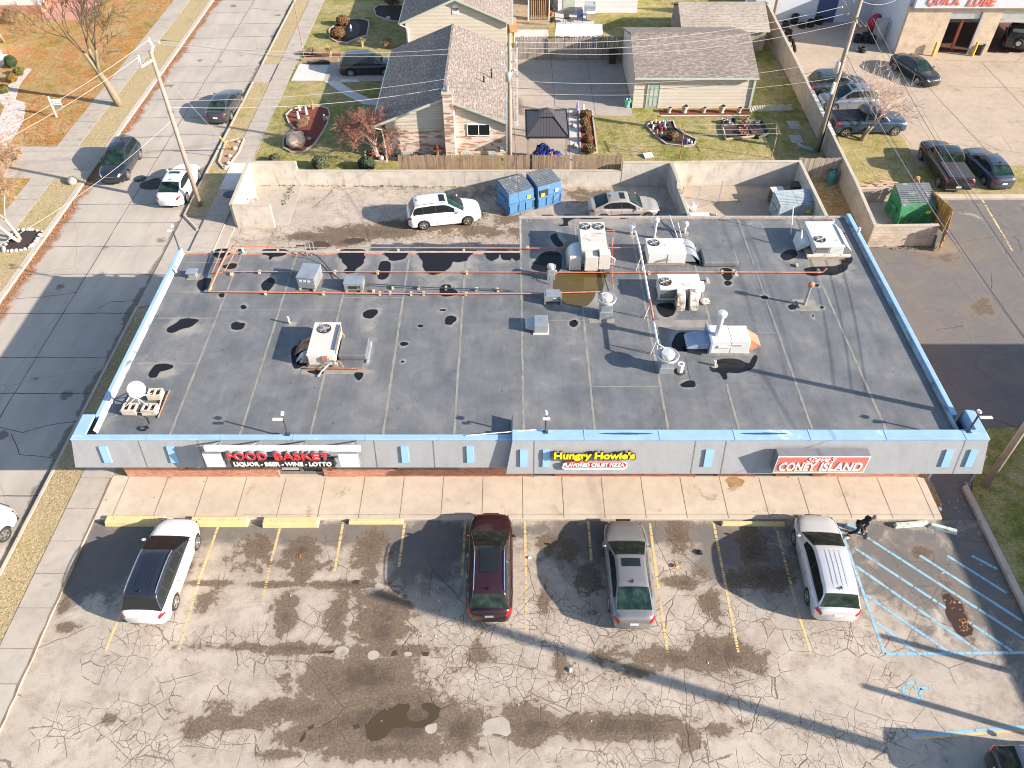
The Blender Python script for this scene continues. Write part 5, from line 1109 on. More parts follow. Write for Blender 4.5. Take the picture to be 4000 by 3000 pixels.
def vent(label, u, v, h, r=.05, cap=False, mat='pvc', capmat=None, hood=False):
    x, y = G(u, v, ZD); t = thing('vent_pipe', label, 'vent pipe', (x, y, ZD), 0, 'vent pipes on the roof')
    MB().lathe([(r,0),(r,h),(r*.8,h),(r*.8,h-.1),(0,h-.1)], n=14, close=False).b_('pipe', M[mat], t, sm=1, w=0, ang=40)
    MB().lathe([(r*3.2,0),(r*3,.012),(r*1.4,.03),(r*1.02,.10)], n=14, close=False).b_('flashing', M['roofseam'], t, w=0)
    if cap: MB().lathe([(r*1.9,h-.05),(r*2.1,h+.02),(r*1.9,h+.12),(r*.8,h+.18),(0,h+.19)], n=16, close=False).b_('cap', M[capmat or mat], t, sm=1, w=0, ang=40)
    return t
vent('short white vent pipe left of the tall tan unit', 1131, 1264, .42); vent('short white vent pipe in the left back corner between pipes', 951, 988, .30, .06); vent('short leaning vent pipe beside the left parapet', 690, 1068, .30, .06)
vent('tall capped metal flue behind the unit with curved ducts', 2554, 930, 1.15, .09, True, 'vent_white'); vent('small mushroom vent by the back edge of the roof', 2673, 910, .55, .08, True, 'vent_white')
vent('white vent pipe on the right side near the coping', 3348, 920, .50, .07); vent('small white vent pipe behind the right hand unit', 3250, 878, .35, .07); vent('small upright vent right of the rusty fan unit', 2760, 1100, .22, .06)
vent('white drip pipe in front of the make-up air unit', 2790, 1428, .30, .06); vent('small yellowish vent stub on the long pipe run', 2870, 1072, .22, .06, mat='block')
x, y = G(3142, 1192, ZD); t = vent('tall vent pipe with an orange and white rain cap on a square flashing', 3142, 1192, 1.25, .075, True, 'galv', 'orangehood'); MB().box(-.32,.32,-.28,.28,0,.06).b_('base_flange', M['roofseam'], t, w=0)
t = vent('white gooseneck vent at the top of the long pipe', 2466, 915, .55, .09, True, 'pvc'); 
for (a, b, l) in (((2615,842),(2645,930),'long thin white rod leaning by the back roof edge'),((2648,870),(2660,928),'short thin white rod by the back roof edge')):
    A_ = GV(*b, ZD); t = thing('conduit_rod', l, 'pipe', tuple(A_), 0); B_ = GV(a[0], a[1], ZD+.25); MB().tube([A_+Vector((0,0,.05)), B_], .03, 6).b_('rod', M['pvc'], t)
def pipe_run(name, label, pts, r, mat, sup=(), group=None, z=.3, supmat='block', cat='pipe', shoe=(.24,.12)):
    P = [GV(u, v, ZR+zz_) for (u, v, zz_) in pts]; t = thing(name, label, cat, (P[0].x, P[0].y, ZD), 0, group)
    MB().tube(P, r, 8).b_('pipe', M[mat], t, sm=1, ang=50)
    for (u, v) in sup:
        x, y = G(u, v, ZD); MB().obox((x, y, ZD+.06+.0), (shoe[1], shoe[0], .12), rz=rn.uniform(-.2,.2)).b_('support_block', M[supmat], t, bev=.01)
    return t
t = pipe_run('duct_pipe', 'long raised white pipe crossing the roof from the gooseneck vent to the largest fan', [(2466,897,.72),(2482,905,.95),(2497,960,.95),(2515,1050,.95),(2548,1230,.95),(2570,1345,.95),(2590,1358,.9),(2612,1385,.9)], .055, 'pvc')
for (u, v) in ((2505,1000),(2540,1185),(2566,1325)):
    A_ = GV(u, v, ZR+.95); MB().tube([(A_.x-.18, A_.y, ZD), (A_.x, A_.y, ZR+.92)], .022, 6).b_('leg', M['pvc'], t); MB().tube([(A_.x+.18, A_.y, ZD), (A_.x, A_.y, ZR+.92)], .022, 6).b_('leg', M['pvc'], t)
MB().tube([GV(2538,1170,ZR+.96), GV(2553,1255,ZR+.96)], .062, 8).b_('rusty_sleeve', M['orange_pipe'], t, sm=1)
pipe_run('gas_pipe', 'orange gas pipe along the back edge of the left roof', [(905,960,.35),(1150,967,.22),(1600,967,.22),(2300,970,.22),(2492,966,.22)], .028, 'orange_pipe', [(1086,975),(1320,976),(1556,977),(1812,977),(2060,972)], 'orange gas pipes')
pipe_run('gas_pipe', 'middle rusty gas pipe running across the whole roof to the right unit', [(940,1060,.15),(1500,1062,.15),(2100,1063,.15),(2400,1064,.18),(2700,1062,.18),(3215,1063,.18),(3230,1048,.3)], .026, 'orange_pipe', [(1014,1066),(1308,1066),(1476,1068),(1823,1068),(2170,1066),(2534,1070),(2864,1064),(3112,1040),(3196,1062),(2820,1066)], 'orange gas pipes')
pipe_run('gas_pipe', 'front orange gas pipe ending near the small grey box', [(815,1139,.15),(1300,1144,.15),(1800,1148,.15),(2100,1146,.15),(2345,1139,.15)], .034, 'orange_pipe', [(822,1130),(1038,1148),(1264,1150),(1459,1143),(1484,1150),(1524,1148),(1606,1150),(1655,1150),(1820,1152)], 'orange gas pipes')
pipe_run('gas_pipe', 'slanting thick orange pipe joining the back and front pipes at the left', [(814,1139,.18),(855,1050,.35),(900,962,.40)], .050, 'orange_pipe', [(820,1128)], 'orange gas pipes')
pipe_run('gas_pipe', 'thin orange pipe parallel to the slanting thick one', [(866,970,.3),(848,1020,.3),(828,1067,.25),(870,1064,.2)], .026, 'orange_pipe', [(905,1073)], 'orange gas pipes')
pipe_run('gas_pipe', 'short thin orange pipe dropping to the middle pipe', [(924,950,.35),(924,968,.35),(905,1010,.3),(877,1060,.2),(960,1062,.18)], .026, 'orange_pipe', [], 'orange gas pipes')
pipe_run('gas_pipe', 'thin upright looking rusty line past the twin fan unit', [(2391,930,.2),(2391,1060,.2),(2396,1135,.1)], .016, 'orange_pipe', [], 'orange gas pipes')
pipe_run('cable_tray', 'dark cable line on pale blocks from the low grey box', [(1428,1108,.2),(1560,1116,.22),(1700,1124,.22),(1850,1128,.22),(1960,1131,.2),(2010,1137,.1)], .028, 'steelpost', [(1534,1126),(1635,1128),(1742,1129),(1860,1134),(1944,1136)], cat='cable')
pipe_run('roof_cable', 'thin black hose curving from the service posts to the low grey box', [(1212,988,.5),(1240,1000,.3),(1270,1030,.1),(1300,1070,.06),(1338,1100,.2)], .022, 'black', [], cat='cable')
pipe_run('roof_cable', 'thin dark cable loop beside the small exhaust fan', [(2145,1075,.4),(2150,1110,.05),(2110,1100,.05),(2100,1080,.05),(2084,1088,.05)], .014, 'black', [], cat='cable')
t = thing('service_post', 'cluster of thin grey electric risers at the back edge of the left roof', 'electric riser', (*G(1215,985,ZD), ZD))
x, y = G(1200, 1000, ZD)
for dx, dy, h in ((0,0,.9),(.22,.05,.75),(.4,.1,.8)): MB().tube([(x+dx,y+dy,ZD),(x+dx,y+dy,ZD+h),(x+dx-.2,y+dy+.1,ZD+h+.05)], .025, 6).b_('riser', M['galv'], t)
MB().obox((x-.3,y+.15,ZD+.55), (.45,.05,.05)).b_('arm', M['dark'], t)
bx, by = G(575, 1590, ZD); t = thing('satellite_dish', 'white satellite dish on a metal frame weighted with concrete blocks', 'satellite dish', (bx, by, ZD))
M['blockc'] = M_('concrete_block_buff', (.58,.50,.40), .9, fine=30)
fr = MB(); P = [G(*q, ZD) for q in ((470,1612),(617,1618),(640,1530),(520,1535))]
for a, b in zip(P, P[1:]+P[:1]): fr.tube([(*a, ZD+.06), (*b, ZD+.06)], .03, 5)
m0 = (*G(552,1590,ZD), ZD+.1); m1 = (m0[0], m0[1], ZD+1.0)
fr.tube([m0, m1], .04, 7)
for a in P: fr.tube([(*a, ZD+.08), (m1[0], m1[1], ZD+.62)], .02, 5)
fr.b_('mount_frame', M['vent_white'], t)
dc = Vector((m1[0]+.2, m1[1]-.05, ZD+1.15)); dn = Vector((.30,-.72,.62)).normalized(); Mx = Matrix.Translation(dc) @ dn.to_track_quat('Z','Y').to_matrix().to_4x4()
d_ = MB().lathe([(0,0),(.12,.005),(.22,.03),(.31,.07),(.37,.11),(.375,.095),(.31,.05),(.18,0),(0,-.02)], n=28, M=Mx, close=False).b_('reflector', M['signwhite'], t, sm=1)
MB().tube([Mx@Vector((0,-.40,.05)), Mx@Vector((0,-.1,.42))], .018, 5).b_('feed_arm', M['galv'], t); MB().tube([Mx@Vector((0,-.14,.40)), Mx@Vector((0,-.02,.52))], .04, 7).b_('feed_horn', M['vent_white'], t)
for i, (u, v) in enumerate(((515,1610),(592,1611),(613,1552))):
    x, y = G(u, v, ZD)
    for k, zz_ in enumerate((.05, .20)):
        c_ = thing('concrete_block', ['buff hollow concrete block under the dish, nearest the parapet','buff hollow concrete block under the dish, at the front corner','buff hollow concrete block behind the dish mast'][i]+[', bottom of its pair',', top of its pair'][k], 'concrete block', (x, y+k*.0, ZD+zz_), R(rn.uniform(-5,5)), 'concrete blocks on the dish frame')
        b_ = MB(); w2, l2 = .30, .20
        for s_ in (-1,1): b_.box(-w2, w2, s_*l2-.03, s_*l2+.03, 0, .15)
        for xx in (-w2+.03, 0, w2-.03): b_.box(xx-.03, xx+.03, -l2+.03, l2-.03, 0, .15)
        b_.b_('shell', M['blockc'], c_, w=0); b2 = MB().box(-w2+.06, w2-.06, -l2+.03, l2-.03, 0.0, .02).b_('web', M['fan_dark'], c_, w=0)
t = thing('cable_coil', 'coiled black cable lying on the roof in front of the dish', 'cable', (*G(566,1677,ZD), ZD)); P = []
for i in range(60): a = i*.42; P.append((.17*(1+.12*math.sin(i*.9))*math.cos(a), .13*(1+.1*math.cos(i*.7))*math.sin(a), .02+.0012*i))
MB().tube(P, .012, 4).b_('coil', M['black'], t, w=0); MB().tube([GV(566,1672,ZR+.02), GV(585,1655,ZR+.02), GV(575,1632,ZR+.02), GV(552,1618,ZR+.05)], .012, 4).b_('lead', M['black'], t)
t = thing('timber_strip', 'thin reddish timber strip beside the dish frame', 'timber', (*G(620,1625,ZD), ZD)); MB().tube([GV(617,1632,ZD+.04), GV(661,1527,ZD+.04)], .035, 4).b_('strip', M['rust'], t)
def lightpost(label, base, h, arm, yb=None, zb=4.3):
    x, y = G(*base, zb); t = thing('light_post', label, 'light post', (x, y, zb), 0, 'light posts along the roof edges')
    MB().tube([(0,0,-.1),(0,0,h)], .04, 8).b_('post', M['steelpost'], t, w=0); MB().obox((0,0,.01), (.2,.2,.03)).b_('base_plate', M['steelpost'], t, w=0)
    MB().obox((arm*.3,-.14,h+.03), (.30 if arm == 0 else .12+abs(arm)*.5,.15,.04)).b_('lamp_head', M['tan'], t, w=0, bev=.01)
    c_ = MB().ball((0,.02,h+.17), .075, 10).b_('camera_dome', M['signwhite'], t, sm=1, w=0); MB().obox((0,.1,h+.14), (.10,.14,.10)).b_('bracket', M['signwhite'], c_, w=0)
    return t
lightpost('slim roof light post above the food store sign', (1124,1696), 1.05, -.6); lightpost('slim roof light post where the narrow and wide copings meet', (2131,1688), .95, 0, zb=4.55); lightpost('slim roof light post at the right front corner of the roof', (3783,1686), 1.0, .8, zb=4.55)
lightpost('slim light post at the left back corner of the building', (703,980), 1.35, -.3, zb=4.2)
t = thing('trim_strip', 'long loose white trim strip lying over the step in the coping', 'trim strip', (*G(1900,1695,4.4), 4.4)); MB().tube([GV(1820,1701,4.33), GV(2095,1678,4.62)], .025, 4).b_('strip', M['signwhite'], t)
M['olive'] = water_mat('brown_roof_pond', (.10,.07,.02), .12)
def rp(L, o): 
    P = [G(o[0]+x/2.212, o[1]+y/2.212, ZR) for x, y in L]; out = []
    for i in range(len(P)):
        a, b, c = P[i-1], P[i], P[(i+1)%len(P)]; out += [((a[0]+4*b[0])/5, (a[1]+4*b[1])/5), ((c[0]+4*b[0])/5, (c[1]+4*b[1])/5)]
    struct('roof_puddle', MB().sheet(out, ZR+.014), M['wet'] if L[0] != (365,700) else M['olive'])
for L, o in PUD: rp(L, o)
def cmu_mat(name, c1, c2, mort, w=.4, h=.2, ms=.012, stain=.4):
    n = N(name); p = n.pos(); s = n.sep(p); b = n.brick(n.comb(n.m('ADD', s[0], n.m('MULTIPLY', s[1], 1.0)), s[2]), w, h, c1, c2, mort, ms)
    c = n.mix(1, b[0], n.ramp(n.noise(p, 1.1, 6, .65), [(.28, .72), (.55, 1), (.75, 1.12)]), 'MULTIPLY')
    d = n.m('MULTIPLY', n.sstep(n.noise(n.mapping(p, (2.2,2.2,.5)), 1, 5, .7), .52, .68), stain); c = n.mix(d, c, (.30,.22,.13))
    return n.done(c, .9, bump=b[1], bs=-.4, bd=.01, spec=.25)
M['concwall'] = cmu_mat('painted_block_wall', (.60,.55,.48), (.57,.53,.47), (.53,.48,.41), .4, .1, .006, .5)
M['cmu'] = cmu_mat('grey_block_wall', (.42,.36,.29), (.36,.31,.25), (.50,.45,.38), .4, .2, .018, .3)
M['rockface'] = cmu_mat('rock_face_block', (.52,.46,.39), (.44,.38,.31), (.34,.30,.25), .4, .2, .014, .2)
M['cap'] = conc_mat('wall_cap_concrete', (.52,.45,.36), .3)
def wall(name, label, segs, mat, t=.2, cap=.0, group=None):
    """segs: (x0,y0,x1,y1,h0,h1) straight pieces"""
    x0, y0 = segs[0][:2]; th = thing(name, label, 'wall', (x0, y0, 0), 0, group); w = MB(); c = MB()
    for (a, b, c_, d, h0, h1) in segs:
        A = Vector((a, b, 0)); B = Vector((c_, d, 0)); dd = (B-A).normalized(); s = Vector((-dd.y, dd.x, 0))*t/2
        vs = [A-s, B-s, B+s, A+s]; vs += [vs[0]+Vector((0,0,h0)), vs[1]+Vector((0,0,h1)), vs[2]+Vector((0,0,h1)), vs[3]+Vector((0,0,h0))]
        w.add(vs, [(0,3,2,1),(4,5,6,7),(0,1,5,4),(1,2,6,5),(2,3,7,6),(3,0,4,7)])
        s2 = s*1.12; up0, up1 = Vector((0,0,h0+.003)), Vector((0,0,h1+.003)); k = Vector((0,0,.06))
        vs = [A-s2+up0, B-s2+up1, B+s2+up1, A+s2+up0]; c.add(vs+[q+k for q in vs], [(0,3,2,1),(4,5,6,7),(0,1,5,4),(1,2,6,5),(2,3,7,6),(3,0,4,7)])
    w.b_('wall', mat, th); c.b_('cap', M['cap'], th, bev=.01); return th
YB = 48.5
wl = G(900,797,1.65)
wall('block_wall', 'low pale concrete wall around the white chair enclosure and along the lawn', [(-17.8,43.5,-17.8,YB-.1,1.62,1.75),(-17.7,43.45,-15.3,43.45,1.62,1.62),(-17.9,YB,-14.6,YB,1.75,1.75),(-14.599,YB,-.3,YB,1.08,1.08)], M['concwall'])
wall('block_wall', 'low pale concrete wall below the brown board fence', [(-.299,YB,7.5,YB+.02,1.08,1.08)], M['concwall'])
wall('block_wall', 'tall pale concrete wall that encloses the grey bin yard', [(7.501,YB,19.4,YB+.15,1.72,1.72),(19.5,YB+.25,19.45,40.0,1.72,1.72)], M['concwall'])
wall('block_wall', 'stepped concrete divider wall right of the champagne coupe', [(10.75,YB-.12,10.95,46.2,1.72,1.60),(10.951,46.2,11.25,42.3,1.25,1.15)], M['concwall'])
wall('long_block_wall', 'long grey block wall running back beside the garage forecourt', [(22.35,41.5,22.6,46.0,1.50,1.60),(22.6,46.001,23.05,60.5,1.62,1.8),(23.05,60.501,23.9,86,1.85,1.9)], M['cmu'])
wall('bin_enclosure_wall', 'rock faced block wall in front of the green dumpster', [(22.25,41.35,26.3,41.45,1.48,1.48)], M['rockface'])
wall('bin_enclosure_wall', 'rock faced low wall behind the green dumpster', [(22.75,46.5,26.6,46.6,.95,.95)], M['rockface'])
struct('enclosure_slab', MB().box(-17.69, -14.5, 43.56, YB-.12, -.05, .02), M['side']); struct('enclosure_slab', MB().box(11.3, 19.3, 41.5, YB-.12, -.05, .018), M['tanconc'])
struct('weedy_ground', MB().sheet([(19.6,39),(22.3,39),(22.6,YB),(19.6,YB)], .03), M['dirt'])
struct('bin_pad', MB().sheet([(22.5,41.6),(26.6,41.6),(26.6,46.4),(22.7,46.4)], .03), M['side'])
M['weed'] = lawn_mat('green_weeds', -.2)
w = MB(); rn = random.Random(5)
for (a, b, n_, wd) in (((1000,724),(1150,726),60,.06),((1140,728),(1108,800),70,.12),((1150,726),(1800,732),120,.05),((3460,962),(3640,966),120,.25),((2950,1000),(2951,1001),1,.1),((1855,845),(1905,835),100,.3)):
    A_, B_ = GV(*a), GV(*b)
    for i in range(n_):
        q = A_.lerp(B_, rn.random())+Vector((rn.gauss(0,wd), rn.gauss(0,wd), .01)); an = rn.uniform(0,6.28); h = rn.uniform(.05,.16); dx, dy = .04*math.cos(an), .04*math.sin(an)
        w.add([q+Vector((-dx,-dy,0)), q+Vector((dx,dy,0)), q+Vector((dy*2,dx*2,h))], [(0,1,2)])
struct('weeds', w, M['weed'], 'stuff')
def fence(name, label, A, B, z0, h, mat, plank=.14, gap=.012, ragged=.04, missing=0, thick=.022, posts=True, cat='fence', seed=1, rails=2):
    A = Vector((*A, z0)); B = Vector((*B, z0)); d = B-A; L = d.length; dd = d.normalized(); ang = math.atan2(d.y, d.x); t = thing(name, label, cat, tuple(A), ang)
    n_ = int(L/(plank+gap)); mb = MB(); rn = random.Random(seed)
    for i in range(n_):
        if rn.random() < missing: continue
        x = (i+.5)*(plank+gap); hh = h+rn.uniform(-ragged, ragged); tl = rn.uniform(-.015,.015); a, b = x-plank/2, x+plank/2; yy = rn.uniform(-.006,.006)
        mb.add([(a,yy-thick,0),(b,yy-thick,0),(b,yy,0),(a,yy,0),(a+tl,yy-thick,hh-.05),(b+tl,yy-thick,hh-.05),(b+tl,yy,hh-.05),(a+tl,yy,hh-.05),(a+tl+.03,yy-thick,hh),(b+tl-.03,yy-thick,hh),(b+tl-.03,yy,hh),(a+tl+.03,yy,hh)],
          [(0,1,5,4),(1,2,6,5),(2,3,7,6),(3,0,4,7),(4,5,9,8),(5,6,10,9),(6,7,11,10),(7,4,8,11),(8,9,10,11)])
    mb.b_('planks', mat, t, w=0)
    for k in range(rails): MB().box(0, L, .008, .05, h*(.2+.6*k/max(1, rails-1))-.04, h*(.2+.6*k/max(1, rails-1))+.04).b_('rail', mat, t, w=0)
    if posts:
        for i in range(int(L/2.4)+1): x = min(L-.05, i*2.4+.05); MB().box(x-.05, x+.05, .051, .15, -z0, h-.1).b_('post', mat, t, w=0)
    return t
def plank_mat(name, c, c2, c3):
    n = N(name); p = n.co('Object'); s = n.sep(p); i = n.m('FLOOR', n.m('DIVIDE', s[0], .152)); wn_ = n.n.new('ShaderNodeTexWhiteNoise'); wn_.noise_dimensions = '1D'; n.L(i, wn_.inputs['W'])
    g = n.noise(n.mapping(p, (30, 30, 1.4)), 1, 4, .6); col = n.ramp(wn_.outputs[0], [(0, c), (.5, c2), (1, c3)]); col = n.mix(1, col, n.ramp(g, [(.25, .6), (.6, 1.08)]), 'MULTIPLY')
    lo = n.noise(n.mapping(p, (1.5,1.5,.7)), 1, 4, .6); col = n.mix(n.m('MULTIPLY', n.sstep(lo, .5, .7), .5), col, (.10,.075,.05)); return n.done(col, .9, bump=g, bs=.3, bd=.01)
M['brownplank'] = plank_mat('brown_fence_boards', (.26,.17,.10), (.36,.26,.17), (.30,.22,.15)); M['greyplank'] = plank_mat('grey_fence_boards', (.27,.23,.19), (.36,.31,.26), (.31,.27,.23)); M['cedar'] = plank_mat('new_cedar_boards', (.50,.26,.075), (.56,.31,.10), (.44,.22,.06))
M['picket'] = M_('white_picket_paint', (.66,.63,.58), .7, dirt=.2)
fence('board_fence', 'weathered brown board fence behind the blue dumpsters and the chimney house', (-7.75,YB+.45), (7.55,YB+.45), .1, 1.95, M['brownplank'], missing=.015, seed=3)
fence('board_fence', 'short grey board fence between the bin yard and the long block wall', (19.6,YB+.6), (22.6,YB+.6), .0, 1.75, M['greyplank'], seed=5)
y7 = 68.8; xa_, xb_ = G(2012,236)[0], G(2432,232)[0]
fence('board_fence', 'tall grey board fence along the back of the shaded concrete court', (xa_, y7), (xb_+.2, y7), .1, 1.95, M['greyplank'], seed=7, missing=.01)
a = G(2925,442); b = G(3095,436); fence('picket_fence', 'low white picket fence right of the tan garage', a, b, .1, .55, M['picket'], .07, .06, .02, posts=False, seed=8, rails=1)
a = G(2945,158); b = G(2990,150); fence('picket_fence', 'short white fence panel behind the garage corner', a, (b[0]+.6, b[1]), .1, 1.0, M['picket'], .12, .02, .01, posts=False, seed=18, rails=1)
P1 = Vector((26.75,45.9,0)); P2 = Vector((27.55,42.6,0)); P3 = Vector((26.45,41.0,0))
fence('bin_gate', 'new cedar gate leaf beside the green dumpster, standing open along the side', (P1.x,P1.y), (P2.x,P2.y), .12, 1.75, M['cedar'], .14, .004, .01, posts=False, seed=9, cat='gate', rails=3)
fence('bin_gate', 'new cedar gate leaf swung out in front of the bin enclosure', (P2.x-.1,P2.y-.15), (P3.x,P3.y-.4), .12, 1.65, M['cedar'], .14, .004, .01, posts=False, seed=10, cat='gate', rails=3)
t = thing('gate_post', 'stout timber gate post behind the green dumpster', 'post', (26.6,46.3,0)); MB().box(26.5,26.72,46.2,46.42,0,1.95).b_('post', M['cedar'], t, bev=.02); MB().tube([(26.6,46.2,1.8),(27.3,45.2,.3)], .06, 4).b_('brace', M['cedar'], t)

def dumpster(label, fl_, fr_, depth, h, hb, mat, lidmat, group=None, window=False, slant=False):
    A, B = GV(*fl_), GV(*fr_); yaw = math.atan2((B-A).y, (B-A).x); Wd = (B-A).length; t = thing('dumpster', label, 'dumpster', tuple(A), yaw, group)
    s = .25 if slant else .10
    b_ = MB(); sec = [(0,.12),(0,h*.55),(s*.9,h),(depth-.05,hb),(depth,.12)]; k = len(sec)
    vs = [(0,y,z) for y,z in sec]+[(Wd,y,z) for y,z in sec]; b_.add(vs, [tuple(range(k-1,-1,-1)), tuple(range(k,2*k))]+[(i,i+1,k+i+1,k+i) for i in (0,1,2,3)]+[(k-1,0,k,2*k-1)])
    b_.b_('bin', mat, t, w=0, bev=.015)
    for x in (.02, Wd*.36, Wd*.66, Wd-.06): MB().box(x, x+.05, -.05, .0, .15, h*.55).b_('rib', mat, t, w=0)
    MB().box(-.04, Wd+.04, -.07, .01, h*.50, h*.58).b_('front_rail', mat, t, w=0); MB().box(-.03, Wd+.03, -.05, .03, .10, .2).b_('base_rail', mat, t, w=0)
    for x in (-.10, Wd+.0): MB().box(x, x+.10, depth*.25, depth*.75, h*.55, h*.72).b_('fork_pocket', mat, t, w=0)
    for i in range(2):
        x0, x1 = .01+i*(Wd/2), Wd/2-.01+i*Wd/2; l_ = MB(); nseg = 11
        for q in range(nseg):
            f0, f1 = q/nseg, (q+.55)/nseg; y0, y1_ = s*.9+(depth-s*.9)*f0, s*.9+(depth-s*.9)*f1; z0, z1_ = h+(hb-h)*f0, h+(hb-h)*f1; ar = .05*math.sin(math.pi*(f0+.05))
            l_.add([(x0,y0,z0+.02+ar),(x1,y0,z0+.02+ar),(x1,y1_,z1_+.05+ar),(x0,y1_,z1_+.05+ar),(x0,y1_+(depth*.45/nseg),z1_+.02+ar),(x1,y1_+(depth*.45/nseg),z1_+.02+ar)], [(0,1,2,3),(3,2,5,4)])
        l_.b_('lid', lidmat, t, w=0)
    lf = MB(); 
    for x in (Wd+.10,): lf.tube([(x,depth*.2,h*.8),(x+.18,depth*.25,h*.85),(x+.18,depth*.5,h*.85),(x,depth*.5,h*.8)], .02, 5)
    lf.b_('handle', M['galv'], t, w=0)
    if window:
        wn_ = MB().box(.12, Wd*.42, -.015, -.002, h*.56, h*.86).b_('opening', M['fan_dark'], t, w=0, label='open window in the bin front'); MB().box(.2, .5, -.03, -.016, h*.58, h*.72).b_('rubbish', M['signyellow'], wn_, w=0)
    MB().box(Wd*.72, Wd*.86, -.02, -.002, h*.62, h*.78).b_('decal', M['signyellow'] if window is False else M['plate'], t, w=0)
    return t
M['dblue'] = M_('dumpster_blue_paint', (.075,.20,.38), .5, 0, var=.12, scale=2, dirt=.15, dcol=(.20,.26,.32)); M['dlid'] = M_('black_plastic_lid', (.10,.115,.13), .6, 0, var=.25, scale=3, dirt=.3, dcol=(.3,.3,.29)); M['dgrey'] = M_('pale_blue_grey_bin_paint', (.30,.37,.40), .5, dirt=.2); M['dgreen'] = M_('green_bin_paint', (.025,.20,.075), .5, 0, var=.2, dirt=.2, dcol=(.25,.30,.27))
dumpster('blue dumpster with a ribbed lid, the left one with closed front', (1990,846), (2085,818), 1.75, 1.55, 1.75, M['dblue'], M['dlid'], 'blue dumpsters')
dumpster('blue dumpster with a ribbed lid, the right one with an open front window', (2101,819), (2190,793), 1.75, 1.6, 1.8, M['dblue'], M['dlid'], 'blue dumpsters', True)
dumpster('pale grey blue dumpster in the walled yard, half hidden by the roof edge', (3030,880), (3170,872), 1.6, 1.35, 1.55, M['dgrey'], M['dgrey'])
dumpster('green slant front dumpster with a worn black lid in the bin enclosure', (3497,885), (3632,880), 1.9, 1.45, 2.0, M['dgreen'], M['dlid'], slant=True)
M['darkbin'] = M_('dark_grease_bin', (.075,.065,.06), .6, dirt=.3)
for i, (u, v, lb) in enumerate(((3024,790,'dark square grease bin with a tan lid, behind the grey dumpster'),(3050,812,'dark square grease bin with a paper on its lid, touching the grey dumpster'))):
    x, y = G(u, v); t = thing('grease_bin', lb, 'bin', (x, y, 0), .1); MB().box(-.4,.4,-.3,.3,0,.95).b_('bin', M['darkbin'], t, w=0, bev=.03); MB().box(-.43,.43,-.33,.33,.95,1.0).b_('lid', M['tan'], t, w=0, bev=.01)
x, y = G(3110, 760); t = thing('covered_bin', 'dark covered bin in the shaded corner of the walled yard', 'bin', (x, y, 0)); MB().box(-.45,.45,-.35,.3,0,.75).b_('bin', M['darkbin'], t, w=0, bev=.04); MB().box(-.5,.5,-.4,.35,.75,.85).b_('cover', M['darkbin'], t, w=0, bev=.04)
def chain_gate(label, a, b, h, z0=.05):
    A, B = GV(*a), GV(*b); t = thing('chain_link_gate', label, 'gate', tuple(A), 0, 'chain link gates'); U = Vector((0,0,1))
    f = MB(); f.tube([A+U*z0, A+U*h], .03, 6); f.tube([B+U*z0, B+U*h], .03, 6); f.tube([A+U*h, B+U*h], .025, 6); f.tube([A+U*z0, B+U*z0], .025, 6); f.tube([A+U*h*.5, B+U*h*.5], .02, 6); f.b_('frame', M['galv'], t)
    m_ = MB(); L = (B-A).length; n_ = int(L/.11)
    for i in range(n_):
        f0 = i/n_; 
        for k in range(int(h/.11)):
            pass
    for i in range(-int(h/.1), n_+1):
        for sg in (1, -1):
            x0 = i*.11; 
            p0 = x0 if sg > 0 else x0+h; p1 = x0+h if sg > 0 else x0
            c0, c1 = max(0, min(L, p0)), max(0, min(L, p1)); 
            if abs(c1-c0) < .02: continue
            z_a = z0+(c0-p0)/(p1-p0)*(h-z0); z_b = z0+(c1-p0)/(p1-p0)*(h-z0)
            m_.tube([A+(B-A)/L*c0+U*z_a, A+(B-A)/L*c1+U*z_b], .003, 3, False)
    m_.b_('mesh', M['galv'], t); return t
chain_gate('open chain link gate leaf beside the white rubbish bags', (2655,822), (2718,818), 1.75); chain_gate('open chain link gate leaf swung out into the walled yard', (2722,818), (2806,792), 1.7)
M['bag'] = M_('white_plastic_bag', (.72,.72,.74), .35, var=.1)
for lb, (u, v), s in (('larger white rubbish bag tied by the chain link gate', (2673,828), 1), ('smaller white rubbish bag right of the larger one', (2705,824), .8)):
    x, y = G(u, v); t = thing('rubbish_bag', lb, 'rubbish bag', (x, y, 0)); MB().ball((0,0,.30*s), .30*s, 12, (1,.9,1.05), .25, 5).b_('bag', M['bag'], t, sm=1, w=0); MB().lathe([(.03,0),(.05,.12),(.10,.2)], (0,0,.55*s), 7, close=False).b_('knot', M['bag'], t, w=0)
def chair(label, u, v, rz):
    x, y = G(u, v, .02); t = thing('plastic_chair', label, 'chair', (x, y, .02), rz, 'white plastic chairs')
    MB().box(-.28,.28,-.27,.27,.40,.44).b_('seat', M['signwhite'], t, w=0, bev=.02); MB().obox((0,.30,.72),(.54,.04,.62),rx=-.22).b_('backrest', M['signwhite'], t, w=0, bev=.02)
    for sx in (-1,1):
        MB().box(sx*.30-.035, sx*.30+.035, -.28, .28, .62, .66).b_('armrest', M['signwhite'], t, w=0, bev=.01)
        for sy in (-1,1): MB().tube([(sx*.27,sy*.26,.64 if sy < 0 else .42),(sx*.31,sy*.31,0)], .028, 5).b_('leg', M['signwhite'], t, w=0)
    return t
chair('white plastic chair standing in the small walled enclosure', 985, 789, -.3)
t = thing('timber_offcut', 'brown timber frame leaning by the white chair', 'timber', (*G(958,790), .02), 0); MB().tube([(0,0,.02),(.25,1.0,.35)], .03, 4).b_('board', M['timber'], t, w=0); MB().tube([(.12,-.02,.02),(.36,.9,.35)], .03, 4).b_('board', M['timber'], t, w=0)
